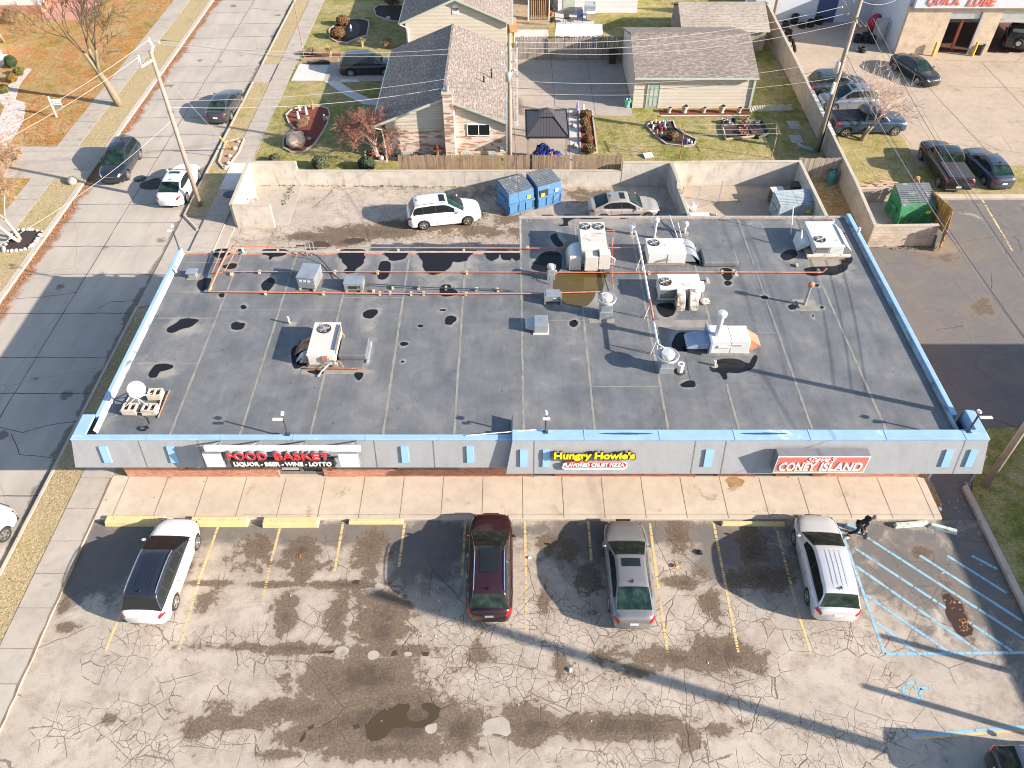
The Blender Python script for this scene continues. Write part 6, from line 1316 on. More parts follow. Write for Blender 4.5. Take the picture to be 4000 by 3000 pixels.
M['teal'] = M_('teal_plastic', (.045,.20,.23), .45); M['crateblue'] = M_('blue_violet_plastic', (.22,.24,.62), .5)
x, y = G(3243, 715); t = thing('barrel', 'teal plastic barrel against the long block wall', 'barrel', (x, y, .03)); MB().lathe([(.26,0),(.29,.03),(.29,.3),(.30,.33),(.30,.6),(.29,.63),(.29,.88),(.27,.92),(.25,.92),(.25,.86),(0,.86)], n=20, close=False).b_('drum', M['teal'], t, sm=1, w=0, ang=35); MB().box(-.06,.06,-.04,.04,.862,.90).b_('bung', M['signwhite'], t, w=0)
x, y = G(3180, 695); t = thing('crate', 'blue violet plastic crate by the grey board fence', 'crate', (x, y, .03), .1); c_ = MB()
for i in range(5):
    for s_ in (-1,1): c_.box(-.2,.2,s_*.2-.012,s_*.2+.012,.03+i*.08,.08+i*.08); c_.box(s_*.2-.012,s_*.2+.012,-.188,.188,.03+i*.08,.08+i*.08)
c_.b_('sides', M['crateblue'], t, w=0); MB().box(-.2,.2,-.2,.2,0,.03).b_('base', M['crateblue'], t, w=0)
lt = MB(); 
for (u, v, ru, rv, n_) in ((3265,745,45,28,34),(2135,2560,900,260,16),(3700,2300,250,120,7),(3235,700,20,10,6),(1800,2500,700,300,5),(3755,1950,60,60,8)):
    for i in range(n_):
        x, y = G(u+rn.gauss(0,ru*.5), v+rn.gauss(0,rv*.5)); a = rn.uniform(0,3.14); s = rn.uniform(.015,.035); lt.obox((x,y,.035 if v < 1000 else .02), (s*2,s*1.3,.012), rz=a, rx=rn.uniform(-.2,.2))
struct('litter', lt, M['plate'], 'stuff')
lv = MB()
def scatter(mb, u, v, ru, rv, n_, z, s0=.025, s1=.05):
    for i in range(n_):
        x, y = G(u+rn.gauss(0,ru*.5), v+rn.gauss(0,rv*.5)); a = rn.uniform(0,6.28); s = rn.uniform(s0,s1); t_ = rn.uniform(-.4,.4); c, d = math.cos(a)*s, math.sin(a)*s
        mb.add([(x-c,y-d,z+.004),(x+d*.7,y-c*.7,z+.012+abs(t_)*.02),(x+c,y+d,z+.006),(x-d*.7,y+c*.7,z+.018)], [(0,1,2,3)])
scatter(lv, 3770, 2440, 28, 40, 46, .012, .03, .05); scatter(lv, 3725, 2360, 25, 50, 18, .012); scatter(lv, 1600, 2600, 500, 300, 30, .01); scatter(lv, 2700, 2700, 600, 250, 30, .01); scatter(lv, 3960, 2310, 14, 60, 90, .01); scatter(lv, 1170, 2170, 12, 10, 8, .01)
M['leaf'] = M_('fallen_leaves', (.48,.20,.065), .8, var=.5, scale=9); struct('fallen_leaves', lv, M['leaf'], 'stuff')
lv = MB()
for i in range(1500):
    y = rn.uniform(35, 110); x = -29.58+abs(rn.gauss(0,.35)); s = rn.uniform(.04,.08); a = rn.uniform(0,6.28); c, d = math.cos(a)*s, math.sin(a)*s; z = .012+rn.random()*.03
    lv.add([(x-c,y-d,z),(x+d*.7,y-c*.7,z+.02),(x+c,y+d,z),(x-d*.7,y+c*.7,z+.03)], [(0,1,2,3)])
for i in range(5200):
    y = 54+rn.random()**1.3*38; x = -33.6-abs(rn.gauss(0,8)); s = rn.uniform(.05,.10); a = rn.uniform(0,6.28); c, d = math.cos(a)*s, math.sin(a)*s; z = .112+rn.random()*.03
    lv.add([(x-c,y-d,z),(x+d*.7,y-c*.7,z+.03),(x+c,y+d,z),(x-d*.7,y+c*.7,z+.04)], [(0,1,2,3)])
struct('fallen_leaves', lv, M['leaf'], 'stuff')
M['pstop'] = M['paleyellow']
def wstop(label, a, b, w, h, mat, group='wheel stops in front of the shops', z=0):
    A, B = GV(*a), GV(*b); d = B-A; L = d.length; t = thing('wheel_stop', label, 'wheel stop', tuple(A), math.atan2(d.y, d.x), group); s = .05
    MB().add([(0,0,0),(L,0,0),(L,w,0),(0,w,0),(s,s*.8,h),(L-s,s*.8,h),(L-s,w-s*.8,h),(s,w-s*.8,h)], [(0,3,2,1),(4,5,6,7),(0,1,5,4),(1,2,6,5),(2,3,7,6),(3,0,4,7)]).b_('block', mat, t, w=0, bev=.02)
    for x in (L*.16, L*.84): MB().lathe([(.025,h-.01),(.025,h+.004),(0,h+.004)], (x,w/2,0), 8, close=False).b_('anchor_pin', M['rust'], t, w=0)
for lb, a, b, w_, h_ in (('big pale yellow wheel stop nearest the street sidewalk', (411,2058), (645,2058), .44, .30), ('big pale yellow wheel stop right of the white crossover', (744,2060), (969,2060), .42, .30), ('big pale yellow wheel stop, third from the street', (1025,2063), (1245,2062), .42, .30),
  ('slim yellow wheel stop left of the maroon crossover', (1360,2050), (1575,2050), .24, .18), ('long yellow wheel stop partly behind the silver crossover', (2817,2056), (3068,2058), .22, .17)): wstop(lb, a, b, w_, h_, M['pstop'])
wstop('flaking mint wheel stop, nearly parallel to the walk', (3495,2066), (3627,2056), .24, .2, M['mint']); wstop('flaking mint wheel stop lying at an angle by the side drive', (3624,2062), (3737,2092), .24, .2, M['mint']); wstop('flaking blue wheel stop next to the walking person', (3296,2062), (3352,2082), .24, .18, M['bluepaint'])
for lb, (u, v), z in (('dark manhole cover in the street between the two parked cars', (547,698), .006), ('dark manhole cover on the sidewalk by the walled enclosure', (897,759), .128)):
    x, y = G(u, v, z); t = thing('manhole_cover', lb, 'manhole cover', (x, y, z)); MB().lathe([(.40,0),(.40,.01),(.34,.012),(0,.012)], n=26, close=False).b_('lid', M['steelpost'], t, w=0); MB().lathe([(.44,0),(.44,.008),(.41,.008),(.41,0)], n=26, close=False).b_('rim', M['dark'], t, w=0)
struct('oil_stain', MB().sheet(blob_poly(*G(602,720), .95, .75, 4), .006), M['joint'])
struct('new_sidewalk_slab', MB().box(-20.05, -18.6, G(0,745)[1], G(0,642)[1], .0, .128), M['newc'])
def shingle_mat(name, c1, c2, c3, alongx=True, w=.32, h=.14):
    n = N(name); p = n.pos(); s = n.sep(p); v = n.comb(s[0], n.m('MULTIPLY', s[1], 1.06)) if alongx else n.comb(s[1], n.m('MULTIPLY', s[0], 1.08))
    b = n.brick(v, w, h, c1, c2, tuple(x*.45 for x in c3), .018); a = n.noise(n.mapping(v, (2.2, 7, 1)), 1, 2, .7)  # dark shingle joints, widened to paint in the row shadows of grazing sun
    c = n.mix(n.sstep(a, .5, .58), b[0], c3); c = n.mix(1, c, n.ramp(n.noise(p, .5, 5, .6), [(.3, .86), (.7, 1.08)]), 'MULTIPLY'); c = n.mix(1, c, n.ramp(n.noise(p, 45, 2, .8), [(.3, .82), (.7, 1.12)]), 'MULTIPLY')
    return n.done(c, .92, bump=b[1], bs=-1.0, bd=.03, spec=.2)
M['shY'] = shingle_mat('brown_grey_shingles', (.27,.22,.19), (.23,.19,.165), (.335,.29,.255), False); M['shX'] = shingle_mat('garage_shingles', (.27,.22,.19), (.225,.185,.16), (.33,.285,.25), True, .36, .15)
M['shG'] = shingle_mat('old_tan_shingles', (.36,.31,.26), (.33,.29,.24), (.40,.35,.30), True, .9, .3); M['shD'] = shingle_mat('dark_blue_shingles', (.11,.13,.15), (.10,.12,.13), (.15,.17,.18), False)
def siding(name, col, pitch=.115):
    n = N(name); p = n.pos(); s = n.sep(p); f = n.m('FRACT', n.m('DIVIDE', s[2], pitch)); c = n.mix(n.m('LESS_THAN', f, .14), col, tuple(x*.62 for x in col)); c = n.mix(1, c, n.ramp(n.noise(n.mapping(p, (.6,.6,3)), 1, 4, .6), [(.3, .9), (.7, 1.04)]), 'MULTIPLY')
    return n.done(c, .6, bump=n.m('SUBTRACT', 1.0, f), bs=.5, bd=.02, spec=.3)
M['siding'] = siding('cream_siding', (.60,.54,.45)); M['sidingw'] = siding('white_siding', (.74,.72,.70)); M['trimg'] = M_('pale_sage_trim', (.45,.48,.40), .6, var=.08)
M['mbrick'] = brick_mat('mixed_tan_brick', (.62,.50,.41), (.36,.21,.15), (.60,.53,.45), .42, .085, .007)
def _mb():
    n = N('multicolour_brick'); p = n.pos(); s = n.sep(p); v = n.comb(n.m('ADD', s[0], s[1]), s[2]); b = n.brick(v, .42, .10, (.66,.57,.50), (.60,.50,.43), (.56,.50,.44), .006)
    q = n.voro(n.mapping(v, (1.9, 9.5, 1)), 1, 'F1', 1); t = n.sep(q)[0]; c = n.mix(n.m('GREATER_THAN', t, .70), b[0], (.38,.22,.15)); c = n.mix(n.m('LESS_THAN', t, .10), c, (.46,.33,.25)); return n.done(c, .9, bump=b[1], bs=-.4, bd=.01)
M['mbrick'] = _mb()
def gable_house(name, label, cat, x0, x1, y0, y1, ze, zr, oh, rmat, low, up, zlow, alongx=False, foh=.3, eave_t=.14):
    """gable house; ridge along y (or x). low wall to zlow in one material, rest in another"""
    t = thing(name, label, cat, ((x0+x1)/2, y0, 0)); 
    MB().box(x0, x1, y0, y1, 0, zlow).b_('lower_wall', low, t); 
    g = MB(); i = .012
    if not alongx:
        xm = (x0+x1)/2; pts = [(x0+i,zlow),(x1-i,zlow),(x1-i,ze),(xm,zr-.12),(x0+i,ze)]
        vs = [(x,y0+i,z) for x,z in pts]+[(x,y1-i,z) for x,z in pts]
    else:
        ym = (y0+y1)/2; pts = [(y0+i,zlow),(y1-i,zlow),(y1-i,ze),(ym,zr-.12),(y0+i,ze)]; vs = [(x0+i,y,z) for y,z in pts]+[(x1-i,y,z) for y,z in pts]
    g.add(vs, [(0,1,2,3,4),(9,8,7,6,5),(0,5,6,1),(1,6,7,2),(2,7,8,3),(3,8,9,4),(4,9,5,0)]); g.b_('upper_wall', up, t)
    r = MB(); rf = []
    if not alongx:
        xm = (x0+x1)/2; sl = (zr-ze)/(xm-x0)
        for sg in (-1, 1):
            xe = xm+sg*((x1-x0)/2+oh); zl = zr-sl*((x1-x0)/2+oh); a, b = y0-foh, y1+foh
            vs = [(xm,a,zr),(xe,a,zl),(xe,b,zl),(xm,b,zr)]; rf.append(MB().add(vs+[(x,y,z+eave_t) for x,y,z in vs], [(0,1,2,3),(7,6,5,4),(0,4,5,1),(1,5,6,2),(2,6,7,3),(3,7,4,0)]).b_('roof_slope', rmat, t))
        MB().box(xm-.12, xm+.12, y0-foh, y1+foh, zr+eave_t-.05, zr+eave_t+.02).b_('ridge_cap', rmat, rf[0], bev=.03)
        for sg in (-1,1):
            xe = xm+sg*((x1-x0)/2+oh); zl = zr-sl*((x1-x0)/2+oh); f = MB(); f.add([(xm,y0-foh-.03,zr-.06),(xe,y0-foh-.03,zl-.06),(xe,y0-foh-.03,zl+.12),(xm,y0-foh-.03,zr+.12),(xm,y0-foh-.001,zr-.06),(xe,y0-foh-.001,zl-.06),(xe,y0-foh-.001,zl+.12),(xm,y0-foh-.001,zr+.12)], [(0,1,2,3),(4,7,6,5),(0,4,5,1),(2,6,7,3),(1,5,6,2)]); f.b_('barge_board', M['trimg'], t)
            MB().box(min(xe, xe+sg*.11), max(xe, xe+sg*.11), y0-foh, y1+foh, zl-.02, zl+.10).b_('gutter', M['trimg'], t)
    else:
        ym = (y0+y1)/2; sl = (zr-ze)/(ym-y0)
        for sg in (-1,1):
            ye = ym+sg*((y1-y0)/2+oh); zl = zr-sl*((y1-y0)/2+oh); a, b = x0-foh, x1+foh
            vs = [(a,ym,zr),(a,ye,zl),(b,ye,zl),(b,ym,zr)]; rf.append(MB().add(vs+[(x,y,z+eave_t) for x,y,z in vs], [(3,2,1,0),(4,5,6,7),(1,5,4,0),(2,6,5,1),(3,7,6,2),(0,4,7,3)]).b_('roof_slope', rmat, t))
            MB().box(a, b, min(ye, ye+sg*.1), max(ye, ye+sg*.1), zl-.02, zl+.1).b_('gutter', M['trimg'], t)
        MB().box(x0-foh, x1+foh, ym-.12, ym+.12, zr+eave_t-.05, zr+eave_t+.02).b_('ridge_cap', rmat, rf[0], bev=.03)
    return t, rf
def win(t, x0, x1, z0, z1, y, frame=M['white'], bars=1, name='window', axis='x'):
    f = MB(); q = .06
    if axis == 'x':
        f.box(x0, x1, y-.05, y-.001, z0, z0+q); f.box(x0, x1, y-.05, y-.001, z1-q, z1); f.box(x0, x0+q, y-.05, y-.001, z0+q, z1-q); f.box(x1-q, x1, y-.05, y-.001, z0+q, z1-q)
        for i in range(bars): xm = x0+(x1-x0)*(i+1)/(bars+1); f.box(xm-.025, xm+.025, y-.05, y-.001, z0+q, z1-q)
        fo = f.b_(name, frame, t); MB().box(x0+q, x1-q, y-.03, y-.002, z0+q, z1-q).b_('pane', M['glass'], fo)
    else:
        f.box(y+.001, y+.05, x0, x1, z0, z0+q); f.box(y+.001, y+.05, x0, x1, z1-q, z1); f.box(y+.001, y+.05, x0, x0+q, z0+q, z1-q); f.box(y+.001, y+.05, x1-q, x1, z0+q, z1-q)
        fo = f.b_(name, frame, t); MB().box(y+.002, y+.03, x0+q, x1-q, z0+q, z1-q).b_('pane', M['glass'], fo)
    return fo
Y0h = 52.35
h1, rf = gable_house('brick_house', 'house with brown shingle gable roof, brick chimney and mixed brick end wall', 'house', -8.95, -.45, Y0h, 64.6, 2.75, 4.45, .80, M['shY'], M['mbrick'], M['siding'], 2.05)
ch = MB(); cx0, cx1 = G(1745,610)[0], G(1780,610)[0]; ch.box(cx0, cx1, Y0h-.45, Y0h-.31, 0, 4.9); ch = MB().box(-4.72, -4.05, Y0h-.62, Y0h-.02, 0, 4.95).b_('chimney', M['mbrick'], h1); MB().box(-4.80, -3.97, Y0h-.70, Y0h+.06, 4.95, 5.08).b_('chimney_cap', M['cap'], ch, bev=.02); MB().lathe([(.14,5.08),(.14,5.45),(.2,5.46),(.2,5.55),(0,5.6)], (-4.4,Y0h-.3,0), 12).b_('flue', M['galv'], ch, sm=1, ang=40)
MB().box(-4.04, -3.98, Y0h-.10, Y0h-.02, .2, 4.3).b_('downspout', M['white'], h1)
z0w, z1w = ZY(530, Y0h), ZY(484, Y0h); win(h1, G(1810,612)[0]+.35, G(1893,612)[0]+.45, z0w, z1w, Y0h)
M['glassblock'] = cmu_mat('glass_block', (.50,.54,.52), (.58,.60,.58), (.25,.26,.25), .2, .2, .02, 0)
for (u0, u1) in ((1572,1615),(1664,1698),(1800,1842),(1892,1935)): x0 = G(u0,606)[0]; x1 = G(u1,606)[0]; MB().box(x0, x1, Y0h-.03, Y0h-.001, .12, .42).b_('basement_window', M['glassblock'], h1)
MB().box(-8.2,-8.0,Y0h-.12,Y0h-.005,1.0,1.25).b_('meter', M['galv'], h1); MB().box(-8.35,-8.0,Y0h-.15,Y0h-.005,.25,.65).b_('utility_box', M['galv'], h1); MB().box(-.85,-.6,Y0h-.12,Y0h-.005,.5,.85).b_('utility_box', M['white'], h1)
MB().tube([(-9.9,Y0h-.2,2.4),(-9.2,Y0h-.08,2.15),(-9.05,Y0h-.08,.1)], .05, 6).b_('downspout', M['trimg'], h1)
for (u, v) in ((1920,285),(1890,313)): 
    x, y = G(u, v, 3.7); rp_ = MB().lathe([(.06,3.3),(.06,4.0),(0,4.0)], (x,y,0), 8, close=False).b_('roof_vent', M['dark'], rf[1])
y2 = 70.3
h2, rf2 = gable_house('siding_house', 'cream sided house with an arched gable vent, beyond the black crossover', 'house', -9.2, -.45, y2, 84, 2.75, 4.6, .45, M['shY'], M['siding'], M['siding'], 2.0)
MB().box(-5.1,-4.55,y2-.03,y2-.002,3.3,3.85).b_('gable_vent', M['white'], h2, bev=.02); v_ = MB()
for k in range(6): v_.box(-5.03,-4.62,y2-.04,y2-.031,3.36+k*.08,3.39+k*.08)
MB().lathe([(.275,0),(.275,.028),(0,.028)], n=20, M=Matrix.Translation((-4.825,y2-.002,3.85)) @ Matrix.Rotation(math.pi/2,4,'X'), close=False).b_('vent_arch', M['white'], h2); v_.b_('louvres', M['trimg'], h2)
MB().tube([(-9.6,y2-.2,2.5),(-9.0,y2-.1,2.2),(-9.05,y2-.06,.1)], .05, 6).b_('downspout', M['white'], h2)
gy = 59.7
ga, rfg = gable_house('garage', 'cream sided garage with shingle roof, sage door and a row of planters', 'garage', 9.5, 18.75, gy, 68.6, 2.72, 4.05, .38, M['shX'], M['siding'], M['siding'], 1.0, True, .12)
dx0, dx1 = G(2524,430)[0], G(2566,430)[0]; zt_d = ZY(335, gy); dr = MB().box(dx0, dx1, gy-.04, gy-.002, .05, 2.02).b_('door', M_('sage_door_paint', (.28,.36,.31), .5, var=.08), ga)
for (a, b) in ((.3,.95),(1.1,1.8)): MB().box(dx0+.15, dx0+.38, gy-.055, gy-.041, a, b).b_('panel', M['trimg'], dr); MB().box(dx1-.38, dx1-.15, gy-.055, gy-.041, a, b).b_('panel', M['trimg'], dr)
MB().box(dx0-.09, dx0-.005, gy-.06, gy-.002, .05, 2.12).b_('door_frame', M['trimg'], ga); MB().box(dx1+.005, dx1+.09, gy-.06, gy-.002, .05, 2.12).b_('door_frame', M['trimg'], ga)
MB().box(9.46,9.56,gy-.02,gy+.08,.05,2.7).b_('corner_trim', M['trimg'], ga); MB().box(18.62,18.80,gy-.1,gy-.002,.05,2.65).b_('downspout', M['trimg'], ga)
M['court'] = conc_mat('court_concrete', (.40,.35,.30), .35)
struct('court', MB().prism([(-.2,51.0),(.9,50.4),(3.0,58.6),(9.4,58.3),(9.45,68.6),(-.2,68.7)], -.1, .118), M['court']); struct('patio', MB().prism([(-.2,50.2),(5.2,50.2),(5.2,58.5),(-.2,58.5)], -.1, .116), M['court'])
j = MB(); 
for x in (3.4, 6.5): wob_line(j, (x,58.5),(x,68.6), .03, .122, 14, .01)
wob_line(j, (0,61.8),(9.4,61.8), .03, .122, 14, .01); struct('court_joints', j, M['joint'])
struct('house_driveway', MB().prism([G(*q) for q in [(1138,322),(1265,322),(1400,322),(1560,322),(1590,250),(1175,250)]], -.1, .122), M['side'])
struct('driveway_new_slab', MB().prism([G(*q) for q in [(1138,320),(1263,320),(1287,257),(1170,255)]], -.05, .128), M['newc'])
struct('front_path', MB().prism([G(*q) for q in [(1267,322),(1322,322),(1380,360),(1440,388),(1500,400),(1500,420),(1420,412),(1350,377)]], -.05, .128), M['newc'])
struct('front_path_strip', MB().prism([G(*q) for q in [(1325,326),(1405,325),(1395,316),(1335,316)]], -.05, .1285), M['newc'])
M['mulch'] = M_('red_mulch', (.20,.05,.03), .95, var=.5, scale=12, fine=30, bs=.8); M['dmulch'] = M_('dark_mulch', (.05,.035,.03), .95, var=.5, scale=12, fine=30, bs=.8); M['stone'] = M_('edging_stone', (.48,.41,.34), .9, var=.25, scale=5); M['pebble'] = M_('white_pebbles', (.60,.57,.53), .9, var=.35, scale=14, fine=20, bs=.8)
def bed(name, px_, mat, z=.135, edge=True, lab=None, stone=.13, edm='stone'):
    P = [G(*q) for q in px_]; out = []
    for i in range(len(P)):
        a, b, c = P[i-1], P[i], P[(i+1)%len(P)]
        for f in (.25, 0, -.25):
            w1 = (1-abs(f)*2)*1; k = b; q = a if f > 0 else c; u_ = abs(f); out.append((k[0]+(q[0]-k[0])*u_, k[1]+(q[1]-k[1])*u_))
    struct(name, MB().prism(out, -.05, z), mat)
    if edge:
        e = MB(); n_ = len(out); acc = 0
        for i in range(n_):
            a, b = Vector((*out[i],0)), Vector((*out[(i+1)%n_],0)); L = (b-a).length; k = max(1, int(L/stone)); an = math.atan2((b-a).y,(b-a).x)
            for q in range(k): c = a.lerp(b, (q+.5)/k); e.obox((c.x,c.y,.15), (L/k*.9,.11,.12+rn.uniform(-.02,.02)), rz=an+rn.uniform(-.1,.1))
        t = thing('bed_edging', lab, 'stone edging', (*out[0], .1)); e.b_('stones', M[edm], t)
s2 = lambda L, o=(1000,0): [(o[0]+x/2.212, o[1]+y/2.212) for x, y in L]
bed('mulch_bed', s2([(262,1010),(300,970),(360,945),(450,940),(560,935),(625,955),(640,1010),(615,1090),(560,1190),(500,1270),(400,1330),(310,1330),(240,1290),(240,1210),(290,1170),(340,1130),(290,1080)]), M['mulch'], lab='stone edging of the heart shaped red mulch bed')
bed('mulch_bed', s2([(940,1340),(960,1310),(1110,1330),(1135,1390),(1130,1415),(1020,1410),(955,1380)]), M['mulch'], lab='stone edging of the small mulch bed at the house corner')
bed('pond_bed', s2([(635,270),(690,225),(780,180),(900,175),(970,190),(978,230),(960,320),(880,345),(790,385),(700,375),(640,340)]), M['dmulch'], lab='stone edging round the dark garden pond bed')
struct('garden_pond', MB().sheet([G(*q) for q in s2([(770,250),(810,190),(890,205),(905,260),(880,320),(800,345),(760,310)])], .142), M['joint'])
bed('dark_bed', s2([(1020,90),(1060,60),(1290,60),(1290,210),(1150,190),(1040,150)]), M['dmulch'], lab='stone edging of the dark planting bed by the cream sided house')
bed('foundation_bed', s2([(1140,1395),(1140,1340),(1590,1345),(1560,1470),(1500,1480),(1490,1400),(1300,1410)]), M['dmulch'], edge=False)
bed('rock_bed', [(857,640),(873,590),(885,560),(935,548),(955,550),(935,600),(895,655),(880,668)], M_('tan_gravel', (.42,.27,.17), .95, var=.4, scale=10, fine=25), lab='concrete edging of the rock bed in the verge', stone=.3)
s3 = lambda L: s2(L, (2000,0))
struct('pebble_strip', MB().prism([G(*q) for q in s3([(490,970),(560,960),(580,1340),(500,1340)])], -.05, .135), M['pebble'])
bed('mulch_strip', s3([(580,965),(690,970),(735,1335),(590,1340)]), M['mulch'], lab='stone edging of the mulch strip beside the gazebo')
bed('flower_bed', s3([(1160,1100),(1210,1060),(1390,1060),(1410,1120),(1500,1180),(1590,1220),(1570,1270),(1480,1280),(1330,1260),(1240,1190)]), M['dmulch'], lab='thin edging round the cluttered flower bed in the back lawn', edm='stone')
pb = s3([(1270,960),(2050,960),(2060,1000),(1285,1002)]); bed('planter_bed', pb, M['mulch'], edge=False); t = thing('bed_timber', 'pale timber edging in front of the row of planters', 'timber edging', (*G(*pb[3]), .1)); MB().tube([GV(*pb[3], .17), GV(*pb[2], .17)], .08, 4).b_('timber', M['stone'], t)
struct('gravel_yard', MB().box(G(2165,40)[0], G(2310,40)[0], 69.0, 92, -.05, .13), M['pebble'])
struct('concrete_path', MB().box(.2, G(2143,140)[0], 69.3, 75.2, -.05, .128), M['newc'])
def pot(label, u, v, r, h, mat, z=.12, n='planter_pot', cat='plant pot', group=None, soil=True):
    x, y = G(u, v, z); t = thing(n, label, cat, (x, y, z), 0, group)
    MB().lathe([(r*.65,0),(r*.72,h*.1),(r*.62,h*.2),(r*.85,h*.8),(r,h*.9),(r,h),(r*.85,h),(r*.8,h*.85)], n=16, close=False).b_('pot', mat, t, sm=1, w=0, ang=40)
    MB().lathe([(r*.82,h*.86),(0,h*.88)], n=14, close=False).b_('soil', M['dmulch'], t, w=0); return t
wh = ['leftmost planter urn under the garage wall, small', 'second planter urn from the garage door, large', 'middle small planter urn under the garage wall', 'fourth planter urn under the garage wall, large', 'last planter urn under the garage wall, nearest its right corner']
for lb, (u, v, r, h) in zip(wh, ((2612,440,.23,.42),(2672,440,.29,.58),(2747,440,.23,.42),(2817,440,.29,.58),(2885,440,.24,.42))): pot(lb, u, v, r, h, M['stone'], group='planter urns along the garage')
M['mintbin'] = M_('mint_green_plastic', (.16,.55,.40), .5); M['terra'] = M_('terracotta', (.48,.18,.11), .85, var=.2)
t = pot('mint green bin full of cans beside the shaded garage side', 2450, 417, .30, .62, M['mintbin'], n='recycling_bin', cat='bin')
for i in range(7): MB().ball((rn.uniform(-.15,.15), rn.uniform(-.15,.15), .62+rn.random()*.08), .08, 6).b_('can', M['vent_white'] if i % 2 else M['crateblue'], t, w=0)
gx0, gx1 = 1.0, 3.95; gy0, gy1 = 51.2, 55.2; gz = 2.15; gaz = thing('gazebo', 'small gazebo with a two tier dark metal roof on wooden posts', 'gazebo', (2.5, 53.2, .12))
def _mr():
    n = N('ribbed_dark_metal_roof'); p = n.pos(); s = n.sep(p); f = n.m('FRACT', n.m('DIVIDE', n.m('ADD', s[0], n.m('MULTIPLY', s[1], 0)), .2)); c = n.mix(n.m('LESS_THAN', f, .12), (.10,.09,.095), (.035,.032,.036)); return n.done(c, .45, .3)
M['ribroof'] = _mr(); cx, cy = (gx0+gx1)/2, (gy0+gy1)/2
def pyr(mb, x0, x1, y0, y1, z, top, cx, cy, w): 
    b = [(x0,y0,z),(x1,y0,z),(x1,y1,z),(x0,y1,z)]; q = [(cx-w,cy-w,top),(cx+w,cy-w,top),(cx+w,cy+w,top),(cx-w,cy+w,top)]; return mb.add(b+q, [(0,1,5,4),(1,2,6,5),(2,3,7,6),(3,0,4,7),(4,5,6,7),(3,2,1,0)])
pyr(MB(), gx0, gx1, gy0, gy1, gz, gz+.72, cx, cy, .42).b_('lower_roof', M['ribroof'], gaz); pyr(MB(), cx-.58, cx+.58, cy-.58, cy+.58, gz+.80, gz+1.18, cx, cy, .05).b_('upper_roof', M['ribroof'], gaz)
for s_ in ((0,0),(1,0),(1,1),(0,1)): 
    bx = (gx0, gx1)[s_[0]]; by = (gy0, gy1)[s_[1]]; MB().tube([(bx,by,gz+.02),(cx+(s_[0]-.5)*.84,cy+(s_[1]-.5)*.84,gz+.75)], .035, 5).b_('hip_rib', M['dark'], gaz)
    MB().box(bx-.06+(.12 if s_[0] == 0 else -.12), bx+.06+(.12 if s_[0] == 0 else -.12), by-.06+(.12 if s_[1] == 0 else -.12), by+.06+(.12 if s_[1] == 0 else -.12), .12, gz).b_('post', M['timber'], gaz)
f = MB(); f.box(gx0-.03,gx1+.03,gy0-.05,gy0-.003,gz-.08,gz+.05); f.box(gx0-.03,gx1+.03,gy1+.003,gy1+.05,gz-.08,gz+.05); f.box(gx0-.05,gx0-.003,gy0,gy1,gz-.08,gz+.05); f.box(gx1+.003,gx1+.05,gy0,gy1,gz-.08,gz+.05); f.b_('fascia_trim', M['dark'], gaz)
def tarp(label, x0, x1, y0, y1, z, h, mat, seed=2):
    rn_ = random.Random(seed); nx, ny = 26, 20; vs = []; hs_ = [[rn_.random() for _ in range(nx+1)] for _ in range(ny+1)]; t = thing('tarpaulin', label, 'tarpaulin', ((x0+x1)/2, (y0+y1)/2, z))
    for j_ in range(ny+1):
        for i in range(nx+1):
            fx, fy = i/nx, j_/ny; e = min(fx, 1-fx, fy, 1-fy)*5; q = min(1, e); vs.append((x0+(x1-x0)*fx+rn_.uniform(-.05,.05), y0+(y1-y0)*fy+rn_.uniform(-.05,.05), z+.02+h*q*(.55+.3*math.sin(fx*7+fy*3)*math.cos(fy*5)+.35*hs_[j_][i])))
    MB().add(vs, [(j_*(nx+1)+i, j_*(nx+1)+i+1, (j_+1)*(nx+1)+i+1, (j_+1)*(nx+1)+i) for j_ in range(ny) for i in range(nx)]).b_('sheet', mat, t); return t
M['tarp'] = M_('blue_tarp', (.035,.055,.24), .22, 0, var=.25, scale=4); tarp('crumpled blue tarpaulin over furniture under the gazebo', 1.35, 3.7, 50.45, 52.3, .12, 1.1, M['tarp'])
x, y = G(2146, 612); t = thing('chiminea', 'terracotta chiminea with a tall neck in front of the blue tarpaulin', 'chiminea', (x, 50.2, .12)); MB().lathe([(.18,0),(.30,.2),(.33,.45),(.24,.7),(.12,.85),(.10,1.35),(.13,1.40),(.08,1.40),(.07,1.2)], n=18, close=False).b_('body', M['terra'], t, sm=1, w=0)
MB().box(-.12,.12,-.34,-.28,.25,.5).b_('mouth', M['fan_dark'], t, w=0)
t = thing('wheelie_bin', 'dark maroon wheelie bin at the end of the grey board fence', 'bin', (*G(2390,250), .12)); M['mbin'] = M_('dark_maroon_plastic', (.07,.03,.035), .5); MB().add([(-.26,-.28,0),(.26,-.28,0),(.26,.28,0),(-.26,.28,0),(-.32,-.36,1.0),(.32,-.36,1.0),(.32,.34,1.0),(-.32,.34,1.0)], [(0,3,2,1),(4,5,6,7),(0,1,5,4),(1,2,6,5),(2,3,7,6),(3,0,4,7)]).b_('bin', M['mbin'], t, w=0, bev=.02); MB().box(-.34,.34,-.40,.36,1.001,1.07).b_('lid', M['dark'], t, w=0, bev=.02)
st = MB(); 
for i in range(46): x, y = G(2020+i*8.6+rn.uniform(-3,3), 240+rn.uniform(-2,3)); 
def rock(label, u, v, r, mat='stone', sq=(1,.9,.7), group=None, z=.12, seed=0):
    x, y = G(u, v, z); t = thing('rock', label, 'rock', (x, y, z), rn.uniform(0,3), group); MB().ball((0,0,r*sq[2]*.55), r, 12, sq, .22, seed).b_('stone', M[mat], t, sm=1, w=0, ang=60); return t
